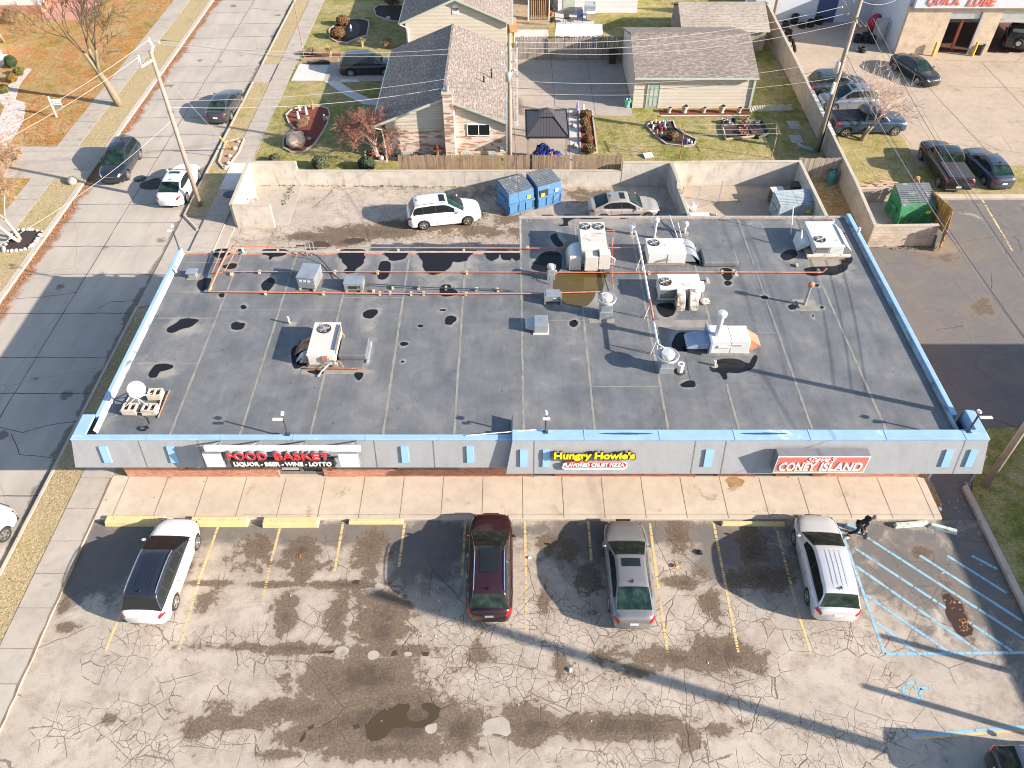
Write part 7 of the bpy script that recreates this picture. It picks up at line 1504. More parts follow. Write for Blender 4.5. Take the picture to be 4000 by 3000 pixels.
M['boulder'] = M_('boulder_stone', (.44,.34,.27), .9, 0, var=.28, scale=1.6, dirt=.2, dcol=(.55,.47,.40), bs=.6)
rock('big rounded boulder in the heart shaped mulch bed', 1160, 565, .78, 'boulder', (1,.85,.85), seed=4); rock('pale boulder on the verge by the street driveway corner', 285, 712, .42, 'boulder', (1,.8,.6), seed=6)
for i, (lb, u, v, r) in enumerate((('round grey stone at the right rim of the heart shaped bed',1275,465,.22),('flat pale stone low in the heart shaped bed',1208,545,.18),('pale boulder at the maple foot',1490,622,.22),('pale rock in the pebble strip, farthest',2243,448,.25),('pale rock in the pebble strip, middle',2240,495,.22),('tan rock in the pebble strip, nearest the fence',2246,575,.24),
   ('topmost rock in the verge rock bed',932,556,.15),('upper pale rock in the verge rock bed',918,583,.2),('middle rock in the verge rock bed',897,612,.17),('lower rock in the verge rock bed',892,640,.17),('lowest rock in the verge rock bed',884,655,.15),('dark stone in the dark bed by the cream house',1518,75,.25))): rock(lb, u, v, r, 'stone' if i % 3 else 'boulder', seed=i+20)
bq = thing('service_garage', 'tan block service garage with open bays and QUICK LUBE sign letters', 'service garage', (33.7, 70, 0))
M['tblock'] = cmu_mat('tan_split_block', (.56,.45,.34), (.52,.42,.32), (.44,.36,.27), .4, .2, .012, .15); M['wpaint'] = M_('white_blue_painted_wall', (.50,.53,.58), .7, var=.06); M['navy'] = M_('navy_paint', (.04,.07,.16), .6, var=.1)
gX = 33.7; gY = 70.0
def gxq(u, v=212): return gX if u <= 3493 else G(u, v)[0]
b0, b1 = G(3648,200)[0], G(3776,205)[0]; b2, b3 = G(3848,210)[0], G(4100,215)[0]
w = MB(); 
for a, b in ((gX,b0),(b1,b2),(b3,b3+8)): w.box(a, b, gY, gY+.4, 0, 3.6)
w.box(gX, b3+8, gY+.01, gY+.39, 3.601, 4.05); w.b_('front_wall', M['tblock'], bq)
MB().box(gX-.01, gX+.39, gY+.401, gY+7.6, 0, 4.6).b_('side_wall', M['wpaint'], bq); w = MB(); w.box(gX+.4, b3+8, gY+7.2, gY+7.6, 0, 4.6); w.b_('back_wall', M['wpaint'], bq)
MB().box(gX+.4, b3+8, gY+.405, gY+7.19, 4.3, 4.6).b_('roof', M['roof'], bq); MB().box(gX+.4, b3+8, gY+.41, gY+7.1, .021, .04).b_('floor', M_('oily_floor', (.14,.07,.055), .5), bq)
for a, b in ((b0,b1),(b2,b3)): MB().box(a+.01, b-.01, gY+.12, gY+.2, 3.0, 3.6).b_('bay_door', M['galv'], bq); MB().box(b-.22, b-.02, gY-.05, gY+.1, 0, 3.6).b_('bay_post', M['galv'], bq)
MB().box(gX+.2, b3+8, gY-.35, gY-.01, 4.05, 5.2).b_('sign_band', M['wpaint'], bq)
M['signorange'] = M_('sign_salmon_red', (.60,.16,.11), .5); x0q = 40.0
xl = G(3618,23,0); 
def pxg(u, v, y): z = ZY(v, y); b = v-1500.; t_ = y/(FP*cs-b*sn); return ((u-2000)*t_, z)
a = pxg(3618, 24, gY-.36); b = pxg(3750, 24, gY-.36); c = pxg(3775, 24, gY-.36); d = pxg(3888, 24, gY-.36)
text_obj('QUICK', .75, b[0]-a[0], .05, name='letters', mat=M['signorange'], parent=bq, loc=(a[0], gY-.37, a[1]), bold=.03, shear=.2); text_obj('LUBE', .75, d[0]-c[0], .05, name='letters', mat=M['signorange'], parent=bq, loc=(c[0], gY-.37, c[1]), bold=.03, shear=.2)
MB().box(gX-12, gX-.02, gY+7.2, gY+7.6, 0, 4.2).b_('annex_wall', M['wpaint'], bq); MB().box(gX-5.2, gX-3.4, gY+7.15, gY+7.199, 0, 4.19).b_('painted_stripe', M['navy'], bq)
MB().box(b0+1.6, b0+1.8, gY+1.0, gY+1.2, .04, 3.4).b_('lift_post', M['signorange'], bq)
for (u, v) in ((3635,212),(3790,212)): x, y = G(u, v); t = thing('bollard', ['yellow bollard left of the first garage bay','yellow bollard left of the second garage bay'][u > 3700], 'bollard', (x, y-.4, .02)); MB().lathe([(.12,0),(.12,1.15),(.08,1.22),(0,1.24)], n=14).b_('post', M_('bollard_yellow', (.72,.42,.06), .5, dirt=.15), t, sm=1, w=0, ang=40)
x, y = G(3815, 210); t = thing('litter_bin', 'black litter bin between the garage bays', 'bin', (x, y-.2, .02)); MB().lathe([(.26,0),(.32,.85),(.28,.85),(.26,.7),(0,.6)], n=16, close=False).b_('bin', M['dark'], t, sm=1, w=0, ang=40); MB().lathe([(.30,.85),(.33,.90),(.27,.90)], n=16, close=False).b_('rim', M['dark'], t, w=0)
def tyre_stack(label, u, v, n_, x_=None):
    x, y = G(u, v); t = None
    for k in range(n_):
        tt = thing('stacked_tyre', label + (', tyre %s' % ['at the bottom','second up','third up','fourth up'][min(k,3)] if n_ > 1 else ''), 'tyre', (x+rn.uniform(-.05,.05), y+rn.uniform(-.05,.05), .02+k*.21), rn.uniform(0,3), 'old tyres by the garage'); r = .34
        MB().lathe([(r*.58,.02),(r*.85,0),(r,.04),(r,.17),(r*.85,.21),(r*.58,.19),(r*.56,.1)], n=20, close=False).b_('tyre', M['tyre'], tt, sm=1, w=0)
for lb, u, v, n_ in (('tyre stack in front of the others, in sunlight', 3365, 203, 2), ('tall tyre stack behind the sunlit pair', 3375, 165, 4), ('tyre stack beside the utility pole', 3346, 165, 3), ('tyre stack close to the grey cabinet', 3402, 168, 3), ('tyre stack at the navy stripe wall', 3065, 112, 3), ('tyre stack at the near end of the long block wall', 3078, 135, 2), ('low tyre stack along the shaded annex wall', 3130, 108, 2), ('tyre stack in the middle of the annex wall', 3165, 105, 3), ('tyre stack by the annex wall, near the stripe', 3200, 95, 3), ('small tyre stack in the dark annex corner', 3100, 92, 4)): tyre_stack(lb, u, v, n_)
for lb, u, v in (('loose tyre leaning on the long block wall, upper', 3083, 160), ('loose tyre leaning on the long block wall, middle', 3095, 182), ('loose tyre leaning on the long block wall, lowest', 3100, 205)):
    x, y = G(u, v); tt = thing('loose_tyre', lb, 'tyre', (x, y, .36), 0, 'old tyres by the garage'); r = .34; Mx = Matrix.Rotation(1.3, 4, 'Y'); MB().lathe([(r*.58,-.08),(r*.85,-.1),(r,-.06),(r,.07),(r*.85,.1),(r*.58,.08)], n=20, M=Mx, close=False).b_('tyre', M['tyre'], tt, sm=1, w=0)
x, y = G(3468, 165); t = thing('steel_cabinet', 'tall dented grey steel cabinet on a timber skid beside the side wall', 'cabinet', (x-.6, y+.2, .02), .05); MB().box(-.8,.8,-.4,.4,.1,1.9).b_('cabinet', M['galv'], t, w=0, bev=.02); MB().box(-.02,.02,-.415,-.401,.15,1.85).b_('door_gap', M['dark'], t, w=0); MB().box(-.9,.9,-.45,.45,0,.1).b_('skid', M['timber'], t, w=0); MB().box(.805,1.0,-.35,.35,.1,1.85).b_('side_panel', M['rust'], t, w=0)
x, y = G(3410, 130); t = thing('red_tank', 'red cloth covered round tank among the tyres', 'tank', (x, y+.3, .02)); MB().ball((0,0,.8), .75, 14, (.8,.7,1.1), .05, 3).b_('tank', M_('red_cover', (.45,.02,.05), .6), t, sm=1, w=0); MB().box(-.3,.3,-.3,.3,0,.2).b_('stand', M['dark'], t, w=0)
hl, rl = gable_house('white_house', 'white sided house with a pink shutter at the left edge', 'house', -54.5, -46.3, 59, 72, 2.9, 4.6, .35, M['shD'], M['blockc'], M['sidingw'], .8)
for yy in (61.5, 65.5): win(hl, yy, yy+1.3, 1.1, 2.4, -46.3, M['white'], 1, axis='y'); MB().box(-46.29,-46.25,yy-.45,yy-.05,1.05,2.45).b_('shutter', M_('pink_shutter', (.55,.03,.13), .5), hl); MB().box(-46.29,-46.25,yy+1.35,yy+1.75,1.05,2.45).b_('shutter', MC['pink_shutter'], hl)
MB().box(-46.28,-44.4,66.9,69.2,0,1.1).b_('porch', M['white'], hl, bev=.02); MB().box(-44.38,-43.7,67.2,68.9,0,.5).b_('steps', M['white'], hl)
hm, rm_ = gable_house('white_brick_house', 'white house with salmon brick base and shutters, top left corner', 'house', -55, -45.0, 79, 92, 2.8, 4.6, .35, M['shG'], M['brick'], M['sidingw'], .9)
for yy in (82, 87): win(hm, yy, yy+1.2, 1.2, 2.4, -45.0, M['white'], 1, axis='y'); MB().box(-44.99,-44.95,yy-.4,yy-.05,1.1,2.5).b_('shutter', M['brick'], hm); MB().box(-44.99,-44.95,yy+1.25,yy+1.6,1.1,2.5).b_('shutter', M['brick'], hm)
struct('salmon_brick_patio', MB().prism([(-44.9,77.5),(-40.5,77.5),(-40.5,88),(-44.9,88)], -.05, .13), M_('salmon_brick_paving', (.50,.26,.20), .9, var=.15, scale=6, fine=18))
struct('pebble_walk', MB().prism([G(*q) for q in [(108,272),(125,275),(80,335),(62,395),(100,405),(102,425),(95,470),(60,540),(28,575),(0,570),(0,470),(20,420),(0,405),(0,360),(50,330),(85,290)]], -.05, .13), M['pebble'])
sh, rs = gable_house('shed', 'old shed with a tan shingle roof behind the garage', 'shed', 14.9, 22.2, 70.6, 76.5, 1.9, 3.0, .2, M['shG'], M['greyplank'], M['greyplank'], 1.0, True, .2)
ow = thing('white_garage', 'white sided garage at the top edge beyond the lawn', 'garage', (7, 80, 0)); MB().box(4.4, 12.0, 79.3, 86, 0, 2.6).b_('wall', M['sidingw'], ow); MB().box(4.2,12.2,79.1,86.2,2.6,2.8).b_('roof', M['shG'], ow); MB().box(4.9,6.0,79.26,79.299,0.1,2.1).b_('door', M['trimg'], ow)
t = thing('canopy', 'white ribbed metal canopy roof behind the tall board fence', 'canopy', (4.6, 72, 0)); ca = GV(2168,140,2.2); cb_ = GV(2355,138,2.2); cc_ = GV(2352,97,2.35); cd_ = GV(2172,98,2.35)
r_ = MB(); r_.add([ca, cb_, cc_, cd_, ca+Vector((0,0,.06)), cb_+Vector((0,0,.06)), cc_+Vector((0,0,.06)), cd_+Vector((0,0,.06))], [(0,3,2,1),(4,5,6,7),(0,1,5,4),(1,2,6,5),(2,3,7,6),(3,0,4,7)]); r_.b_('roof_sheet', M['white'], t)
rb = MB()
for i in range(1, 12): a = ca.lerp(cd_, i/12)+Vector((0,0,.062)); b = cb_.lerp(cc_, i/12)+Vector((0,0,.062)); rb.tube([a, b], .012, 4)
rb.b_('roof_ribs', M['galv'], t)
for q in (ca, cb_, cc_, cd_): MB().tube([(q.x,q.y,.1), q], .05, 6).b_('post', M['timber'], t)
t = thing('curtained_deck', 'timber deck with brown curtains at the top edge beside the cream house', 'deck', (1.6, 78, 0)); xa2 = G(2062,90)[0]; xb2 = G(2142,90)[0]; xc = G(2003,90)[0]
M['curtain'] = M_('brown_curtain', (.33,.20,.10), .8, 0, var=.3, scale=1, stretch=(9,1,.3)); MB().box(xc, xb2, 75.4, 81.5, .1, .45).b_('deck', M['timber'], t); q = MB(); vs = []; n_ = 40
for i in range(n_+1): x = xa2+(xb2-xa2)*i/n_; vs += [(x, 76.6+.08*math.sin(i*1.7), .5), (x, 76.6+.08*math.sin(i*1.7), 2.4)]
q.add(vs, [(2*i,2*i+2,2*i+3,2*i+1) for i in range(n_)]); q.b_('curtain', M['curtain'], t); MB().box(xa2-.1, xb2+.1, 76.4, 81.4, 2.42, 2.55).b_('canopy_roof', M['curtain'], t)
for x in (xa2, xb2): MB().tube([(x,76.5,.45),(x,76.5,2.4)], .05, 6).b_('post', M['white'], t)
dk = MB()
for i in range(7): dk.box(xa2+.1, xb2-.1, 75.45, 75.5, .5+i*.12, .53+i*.12)
dk.b_('railing', M['timber'], t)
def garden_chair(label, u, v, mat, rz=0):
    x, y = G(u, v, .13); t = thing('garden_chair', label, 'chair', (x, y, .13), rz, 'garden chairs on the gravel'); MB().box(-.28,.28,-.25,.25,.38,.42).b_('seat', mat, t, w=0); MB().obox((0,.27,.70),(.54,.03,.6),rx=-.2).b_('backrest', mat, t, w=0)
    for sx in (-1,1):
        for sy in (-1,1): MB().tube([(sx*.25,sy*.23,.4),(sx*.27,sy*.25,0)], .02, 5).b_('leg', mat, t, w=0)
M['navycl'] = M_('navy_canvas', (.03,.05,.14), .7); garden_chair('navy canvas garden chair behind the white canopy', 2265, 85, M['navycl']); garden_chair('dark grey garden chair left of the navy one', 2215, 88, M['dark'], .3); 
x, y = G(2303, 60, .13); t = thing('grill', 'covered blue grey barbecue grill on the gravel', 'grill', (x, y, .13)); MB().box(-.5,.5,-.3,.3,.3,.9).b_('cabinet', M['dgrey'], t, w=0, bev=.03); MB().lathe([(.34,-.5),(.34,.5)], n=16, M=Matrix.Translation((0,0,.9)) @ Matrix.Rotation(math.pi/2,4,'Y')).b_('hood', M['dgrey'], t, sm=1, w=0, ang=40)
x, y = G(2305, 80, .13); t = thing('side_table', 'white topped side table next to the barbecue grill', 'table', (x, y, .13)); MB().box(-.4,.4,-.3,.3,.68,.74).b_('table_top', M['white'], t, w=0, bev=.01); MB().box(-.36,.36,-.26,.26,.1,.68).b_('cabinet', M['timber'], t, w=0)
for lb, u, v, m_ in (('white flower pot by the gravel yard post, upper', 2166, 38, 'vent_white'), ('terracotta pot with flowers by the gravel yard post', 2155, 60, 'terra'), ('dark flower pot below the others at the gravel yard', 2157, 85, 'dark')): pot(lb, u, v, .22, .35, M[m_], .13, 'flower_pot', 'plant pot')
t = thing('recliner', 'orange brown recliner lying on the pale concrete beside the white wall', 'recliner', (*G(2005,122,.13), .13), .1); MB().box(-.35,.35,-.9,.5,.25,.35).b_('seat', M_('orange_canvas', (.50,.22,.10), .7), t, w=0, bev=.04); MB().obox((0,.85,.55),(.7,.8,.1),rx=.6).b_('backrest', MC['orange_canvas'], t, w=0, bev=.03)
M['bark'] = M_('grey_brown_bark', (.24,.195,.13), .95, 0, var=.35, scale=3, stretch=(4,4,1), bs=.6); M['barkd'] = M_('dark_branch_bark', (.13,.095,.06), .95, 0, var=.35); M['barkp'] = M_('pale_pinkish_bark', (.50,.38,.31), .9, 0, var=.25, scale=3, stretch=(4,4,1)); M['twig'] = M_('fine_twigs', (.17,.115,.075), .95, var=.3)
M['twigred'] = M_('red_brown_twigs', (.36,.17,.125), .9, var=.4); M['twigtan'] = M_('tan_twigs', (.42,.28,.17), .9, var=.3)
def bare_tree(name, label, base, height, mat, twmat, lean=(0,0), seed=1, splits=4, spread=.55, trunk_r=.2, first=.28, depth=6, stems=1, z0=.1, twigs=3, decay=.74, cat='tree', up=.25, leafmat=None):
    rn_ = random.Random(seed); x, y = base; t = thing(name, label, cat, (x, y, z0)); A, B = MB(), MB(); tips = []
    def grow(p, d, L, r, dep, mb_):
        k = 3 if dep > 2 else 2; pts = [p]; rr = [r]; q = p.copy(); dd = d.copy()
        for i in range(k):
            dd = (dd+Vector((rn_.gauss(0,.10), rn_.gauss(0,.10), rn_.gauss(0,.05)+up*.05))).normalized(); q = q+dd*L/k; pts.append(q.copy()); rr.append(r*(1-.35*(i+1)/k))
        (A if dep >= depth-1 else B).tube(pts, rr, 8 if dep >= depth-1 else (5 if dep > 2 else 3), dep >= depth-1)
        if dep == 0: tips.append(q); return
        n_ = splits if dep == depth else rn_.choice((2,3,3))
        for i in range(n_):
            a = 2*math.pi*(i+rn_.uniform(-.25,.25))/n_+rn_.uniform(0,.8)*dep; ax = dd.orthogonal().normalized(); ax = Quaternion(dd, a) @ ax; s = spread*rn_.uniform(.6,1.25)*(1 if i else .55)
            nd = (dd*math.cos(s)+ax*math.sin(s)+Vector((0,0,up*.4))).normalized(); grow(q, nd, L*decay*rn_.uniform(.8,1.15), max(.013, rr[-1]*rn_.uniform(.66,.84)), dep-1, mb_)
        if dep <= 3:
            for i in range(twigs):
                f = rn_.random(); pp = p.lerp(q, f); ax = Quaternion(dd, rn_.uniform(0,6.28)) @ dd.orthogonal().normalized(); nd = (dd*.5+ax+Vector((0,0,.2))).normalized(); e = pp+nd*L*.6; B.tube([pp, pp.lerp(e,.5)+Vector((rn_.gauss(0,.04),rn_.gauss(0,.04),0)), e], [max(.012,rr[-1]*.5),.010,.006], 3, False); tips.append(e)
    for s_ in range(stems):
        d = Vector((lean[0]+(rn_.gauss(0,.16) if stems > 1 else 0), lean[1]+(rn_.gauss(0,.16) if stems > 1 else 0), 1)).normalized(); grow(Vector((rn_.gauss(0,.08)*(stems > 1), rn_.gauss(0,.08)*(stems > 1), -.05)), d, height*first, trunk_r, depth, A)
    A.b_('trunk', mat, t, sm=1, w=0); B.b_('crown', twmat, t, w=0); return t
bare_tree('bare_tree', 'big bare street tree with leaning trunk on the far side of the street', G(470,415), 11.5, M['bark'], M['barkd'], (-.30,.02), 11, 3, .48, .33, .24, 7, decay=.84, twigs=3)
bare_tree('bare_tree', 'small multi stem bare tree in a stone ringed bed by the street', G(80,942), 6.5, M['barkp'], M['twigtan'], (-.25,.1), 5, 3, .5, .13, .26, 6, stems=2, decay=.80, twigs=4)
bare_tree('bare_tree', 'bare low tree leaning over the dark blue pickup on the grass island', G(3360,552), 6.6, M['bark'], M['barkp'], (.50,.30), 8, 4, .62, .15, .20, 5, stems=2, decay=.86, twigs=3, up=.12)
bare_tree('ornamental_maple', 'reddish bare ornamental maple at the corner of the brick house', G(1480,618), 3.7, M['barkp'], M['twigred'], (-.34,.1), 14, 3, .70, .09, .24, 6, stems=3, decay=.84, twigs=3, up=.10)
bare_tree('bare_tree', 'slender bare tree beside the white house at the far left', G(20,170), 6.5, M['bark'], M['twigtan'], (-.1,0), 21, 3, .5, .14, .28, 5, decay=.78, twigs=4)
bare_tree('bare_shrub', 'twiggy bare shrub at the near end of the far left lawn', G(55,650), 2.2, M['twigtan'], M['twigtan'], (0,0), 23, 5, .9, .04, .2, 5, stems=4, decay=.8, twigs=6, cat='shrub')
bare_tree('bare_shrub', 'twiggy bare shrub in the middle of the heart shaped bed', G(1195,500), 1.1, M['twigtan'], M['twigtan'], (0,0), 24, 4, .9, .03, .2, 4, stems=4, decay=.8, twigs=5, cat='shrub')
bare_tree('bare_shrub', 'grey twiggy shrub at the end of the timber bed by the driveway', G(1220,222), 1.2, M['twig'], M['twigtan'], (0,0), 25, 4, .8, .03, .2, 4, stems=5, decay=.8, twigs=5, cat='shrub')
bare_tree('bare_shrub', 'pale twiggy shrub in front of the roof corner of the cream house', G(1515,190), 1.5, M['twigtan'], M['twigtan'], (0,0), 26, 4, .9, .03, .2, 4, stems=5, decay=.8, twigs=5, cat='shrub')
bare_tree('bare_shrub', 'leafless shrub in the dark bed beside the cream house wall', G(1535,40), 1.9, M['twig'], M['twig'], (0,0), 27, 4, .8, .04, .2, 4, stems=4, decay=.8, twigs=5, cat='shrub')
bare_tree('bare_shrub', 'brown tangled vine shrub along the far left house yard', G(70,95), 2.2, M['twigtan'], M['twigtan'], (0,0), 28, 5, .9, .05, .22, 5, stems=4, decay=.8, twigs=5, cat='shrub')
def leafy(name, label, u, v, r, sq, c1, n_=1500, ls=.045, z=.1, cat='shrub', core=True, world=None, seed=1):
    rn_ = random.Random(seed+int(u)); x, y = world or G(u, v, z); t = thing(name, label, cat, (x, y, z)); mb = MB(); cz = r*sq[2]
    mt = M_('foliage_%s' % name.replace(' ', '_')+str(int(c1[0]*1000)), c1, .85, 0, var=.55, scale=5)
    for i in range(n_):
        d = Vector((rn_.gauss(0,1), rn_.gauss(0,1), rn_.gauss(0,1))).normalized(); q = r*(.80+.22*rn_.random()+.10*math.sin(d.x*5+seed)*math.sin(d.y*6)); p = Vector((d.x*q*sq[0], d.y*q*sq[1], cz+d.z*q*sq[2]*.98))
        if p.z < .01: continue
        a = Vector((rn_.gauss(0,1), rn_.gauss(0,1), rn_.gauss(0,1))).normalized()*ls; b = a.cross(d+Vector((rn_.gauss(0,.5),)*3)).normalized()*ls; mb.add([p-a*.8, p+b, p+a, p-b], [(0,1,2,3)])
    mb.b_('foliage', mt, t, w=0)
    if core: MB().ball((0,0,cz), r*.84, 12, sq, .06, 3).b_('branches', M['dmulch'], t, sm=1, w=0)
    return t
leafy('round_bush', 'clipped round grey green bush on the lawn, left of the two by the wall', 1252, 655, .55, (1,1,.8), (.11,.13,.07), 2200); leafy('round_bush', 'clipped round dark green bush on the lawn, right of the two by the wall', 1435, 660, .62, (1.05,1,.72), (.07,.11,.045), 2600)
leafy('round_bush', 'low round bush peeking over the high end of the enclosure wall', 1075, 632, .42, (1,1,.7), (.12,.13,.07), 1200)
leafy('round_bush', 'brown round bush in the pond bed, the farther one', 1342, 98, .62, (1,.9,.75), (.24,.13,.05), 2000, seed=3); leafy('round_bush', 'brown round bush in the pond bed, the nearer one', 1322, 148, .66, (1,.9,.75), (.24,.14,.055), 2200, seed=5)
for i, (lb, u, v, r) in enumerate((('brown tufted shrub in the mulch strip, farthest from the fence',2287,462,.42),('second tufted shrub in the mulch strip',2280,485,.3),('third tufted shrub in the mulch strip, greenish',2290,515,.36),('fourth tufted shrub in the mulch strip',2297,555,.38),('brown tufted shrub in the mulch strip, nearest the fence',2300,598,.45))): leafy('tufted_shrub', lb, u, v, r, (1,1,.8), ((.20,.12,.05),(.22,.15,.06),(.20,.19,.07))[i % 3], 900)
leafy('round_bush', 'dark green bush at the corner of the far left white house', 50, 262, .5, (1,1,1), (.05,.085,.03), 1500); leafy('round_bush', 'olive bush on the gravel by the far left white house', 78, 293, .42, (1,1,.8), (.13,.13,.03), 900); leafy('round_bush', 'golden bush beside the far left pebble walk', 53, 318, .42, (1,1,.8), (.28,.17,.03), 900); leafy('round_bush', 'low yellow green bush by the far left pebble walk, nearest', 20, 362, .42, (1,1,.8), (.17,.16,.03), 900)
leafy('tufted_shrub', 'brown dried shrub in the cluttered flower bed', 2625, 545, .42, (1,1,.8), (.22,.12,.05), 1100)
def grass_clump(label, u, v, h, n_, mat, spread=.4, w=.012, seed=1):
    rn_ = random.Random(seed); x, y = G(u, v, .1); t = thing('ornamental_grass', label, 'ornamental grass', (x, y, .1)); mb = MB()
    for i in range(n_):
        a = rn_.uniform(0,6.28); s = rn_.random()**.7*spread; p0 = Vector((.12*math.cos(a)*rn_.random(), .12*math.sin(a)*rn_.random(), 0)); p1 = Vector((s*.5*math.cos(a), s*.5*math.sin(a), h*.6)); p2 = Vector((s*1.3*math.cos(a), s*1.3*math.sin(a), h*rn_.uniform(.7,1.05)*(1-.3*s/spread)))
        nrm = Vector((-math.sin(a), math.cos(a), 0))*w; mb.add([p0-nrm, p0+nrm, p1+nrm, p1-nrm, p2], [(0,1,2,3),(3,2,4)])
    mb.b_('blades', mat, t, w=0); return t
M['straw'] = M_('straw_grass', (.56,.41,.24), .9, var=.25); grass_clump('straw coloured ornamental grass in the timber bed by the driveway', 1290, 228, 1.3, 420, M['straw'], .62, seed=2); grass_clump('smaller straw ornamental grass behind the black crossover roof', 1415, 182, 1.0, 260, M['straw'], .5, seed=3); grass_clump('reddish brown grass clump at the chimney foot', 1708, 618, 1.2, 380, M['twigred'], .42, seed=4); grass_clump('green and tan perennial at the small basement window', 1605, 625, .45, 160, M['weed'], .4, seed=6)
tf = MB()
for (x0, x1, y0, y1, n_) in ((-21.42,-20.07,6,34,2600),(-21.42,-20.07,45,52,500),(20.2,23,8,25,1500),(-18.5,-9.5,48.9,56,1700),(4,19,49.3,58,1800),(23,27.5,47,52,600)):
    for i in range(n_):
        x, y = rn.uniform(x0,x1), rn.uniform(y0,y1); a = rn.uniform(0,6.28); h = rn.uniform(.02,.05); w = .025; tf.add([(x-w*math.cos(a),y-w*math.sin(a),.1),(x+w*math.cos(a),y+w*math.sin(a),.1),(x+rn.gauss(0,.03),y+rn.gauss(0,.03),.1+h)], [(0,1,2)])
struct('grass_tufts', tf, M['lawndry'], 'stuff')
P = [(8,545),(30,505),(62,540)]; rb_ = [(18,975),(35,950),(48,925),(75,905),(112,904),(130,905),(168,912),(150,940),(135,960),(118,975),(85,985),(50,988),(20,988)]
struct('tree_bed', MB().prism([G(*q) for q in rb_], .05, .128), M['dmulch']); t = thing('bed_edging', 'ring of pale stones round the small street tree', 'stone edging', (*G(*rb_[0]), .1))
for (a, b) in zip(rb_, rb_[1:]+rb_[:1]):
    A_, B_ = GV(*a), GV(*b)
    for f in (0,.5): q = A_.lerp(B_, f); MB().ball((q.x,q.y,.16), rn.uniform(.08,.16), 7, (1,.9,.7), .3, int(q.x*10)%9).b_('stone', M['pebble'], t, sm=1)
pl = [(2825,478,.17,'vent_white','white bucket at the left end of the pot group'),(2845,480,.17,'vent_white','second white bucket in the pot group'),(2855,492,.15,'vent_white','small white pot in front of the buckets'),(2903,480,.17,'signred','red pot, farthest in the pot group'),(2905,492,.17,'terra','terracotta pot below the red one'),(2921,490,.19,'vent_white','large pale basin in the pot group'),(2912,505,.17,'terra','terracotta pot in the middle of the pot group'),
 (2892,512,.16,'terra','terracotta pot leaning left in the pot group'),(2893,522,.16,'terra','pinkish pot near the front of the pot group'),(2914,532,.18,'terra','terracotta pot at the front of the pot group'),(2917,467,.17,'stone','stone urn at the back of the pot group'),(2943,482,.13,'crateblue','blue pot at the back right of the pot group'),(2958,492,.15,'vent_white','white pot at the right of the pot group'),(2945,525,.14,'terra','brown pot at the right of the pot group'),(2970,530,.15,'dark','dark pot at the right end of the pot group'),(2872,470,.13,'teal','dark green pot at the back of the pot group')]
for (u, v, r, m_, lb) in pl: pot(lb, u, v, r, r*1.5, M[m_], .16, 'flower_pot', 'plant pot')
def tray(label, px_, h, mat, cat='planting tray'):
    P = [G(*q) for q in px_]; t = thing('planting_tray', label, cat, (*P[0], .1)); b = MB(); n_ = len(P)
    for i in range(n_): b.tube([(*P[i], .1+h/2), (*P[(i+1)%n_], .1+h/2)], h/2, 4)
    b.b_('frame', mat, t); MB().prism(P, .1, .1+h*.5).b_('soil', M['dmulch'], t)
    return t
tray('long dark planting tray at the right end of the pot group', s3([(2050,1100),(2150,1070),(2212,1180),(2120,1215)]), .25, M['dark']); tray('low pallet planting tray under the pots', s3([(1810,1110),(2040,1090),(2090,1200),(1840,1225)]), .2, M['timber']); tray('dark planting tray at the left of the pot group', s3([(1815,1060),(1920,1050),(1925,1110),(1820,1120)]), .22, M['dark'])
cl = [(2545,482,'signwhite'),(2560,478,'signyellow'),(2575,485,'vent_white'),(2590,478,'signwhite'),(2602,480,'teal'),(2560,495,'signwhite'),(2578,500,'terra'),(2595,495,'signwhite'),(2610,492,'dark'),(2600,508,'vent_white'),(2583,510,'signred'),(2550,505,'signwhite'),(2565,520,'terra'),(2583,535,'vent_white'),(2690,552,'signwhite'),(2700,562,'vent_white'),(2683,560,'crateblue'),(2568,535,'terra')]
nm = ['small white figure','small yellow ornament','small silvery ornament','tall white stake','small teal ornament','white stake','terracotta ornament','white marker','dark ornament','pale ornament','small red ornament','white ornament','clay ornament','pale round ornament','white lantern','silver lantern','small blue pot','brown clay ornament']
for i, (u, v, m_) in enumerate(cl):
    x, y = G(u, v, .13); t = thing('garden_ornament', nm[i]+' in the cluttered flower bed, number of its colour unlike its neighbours' if False else nm[i]+(' at the dark end of the flower bed' if u > 2650 else ' among the clutter of the flower bed'), 'garden ornament', (x, y, .13), rn.uniform(0,3)); h = rn.uniform(.2,.5)
    MB().lathe([(.05,0),(.09,.04),(.07,h*.4),(.10,h*.6),(.05,h*.85),(0,h)], n=9).b_('figure', M[m_], t, sm=1, w=0); MB().box(-.07,.07,-.07,.07,-.02,.02).b_('foot', M['stone'], t, w=0)
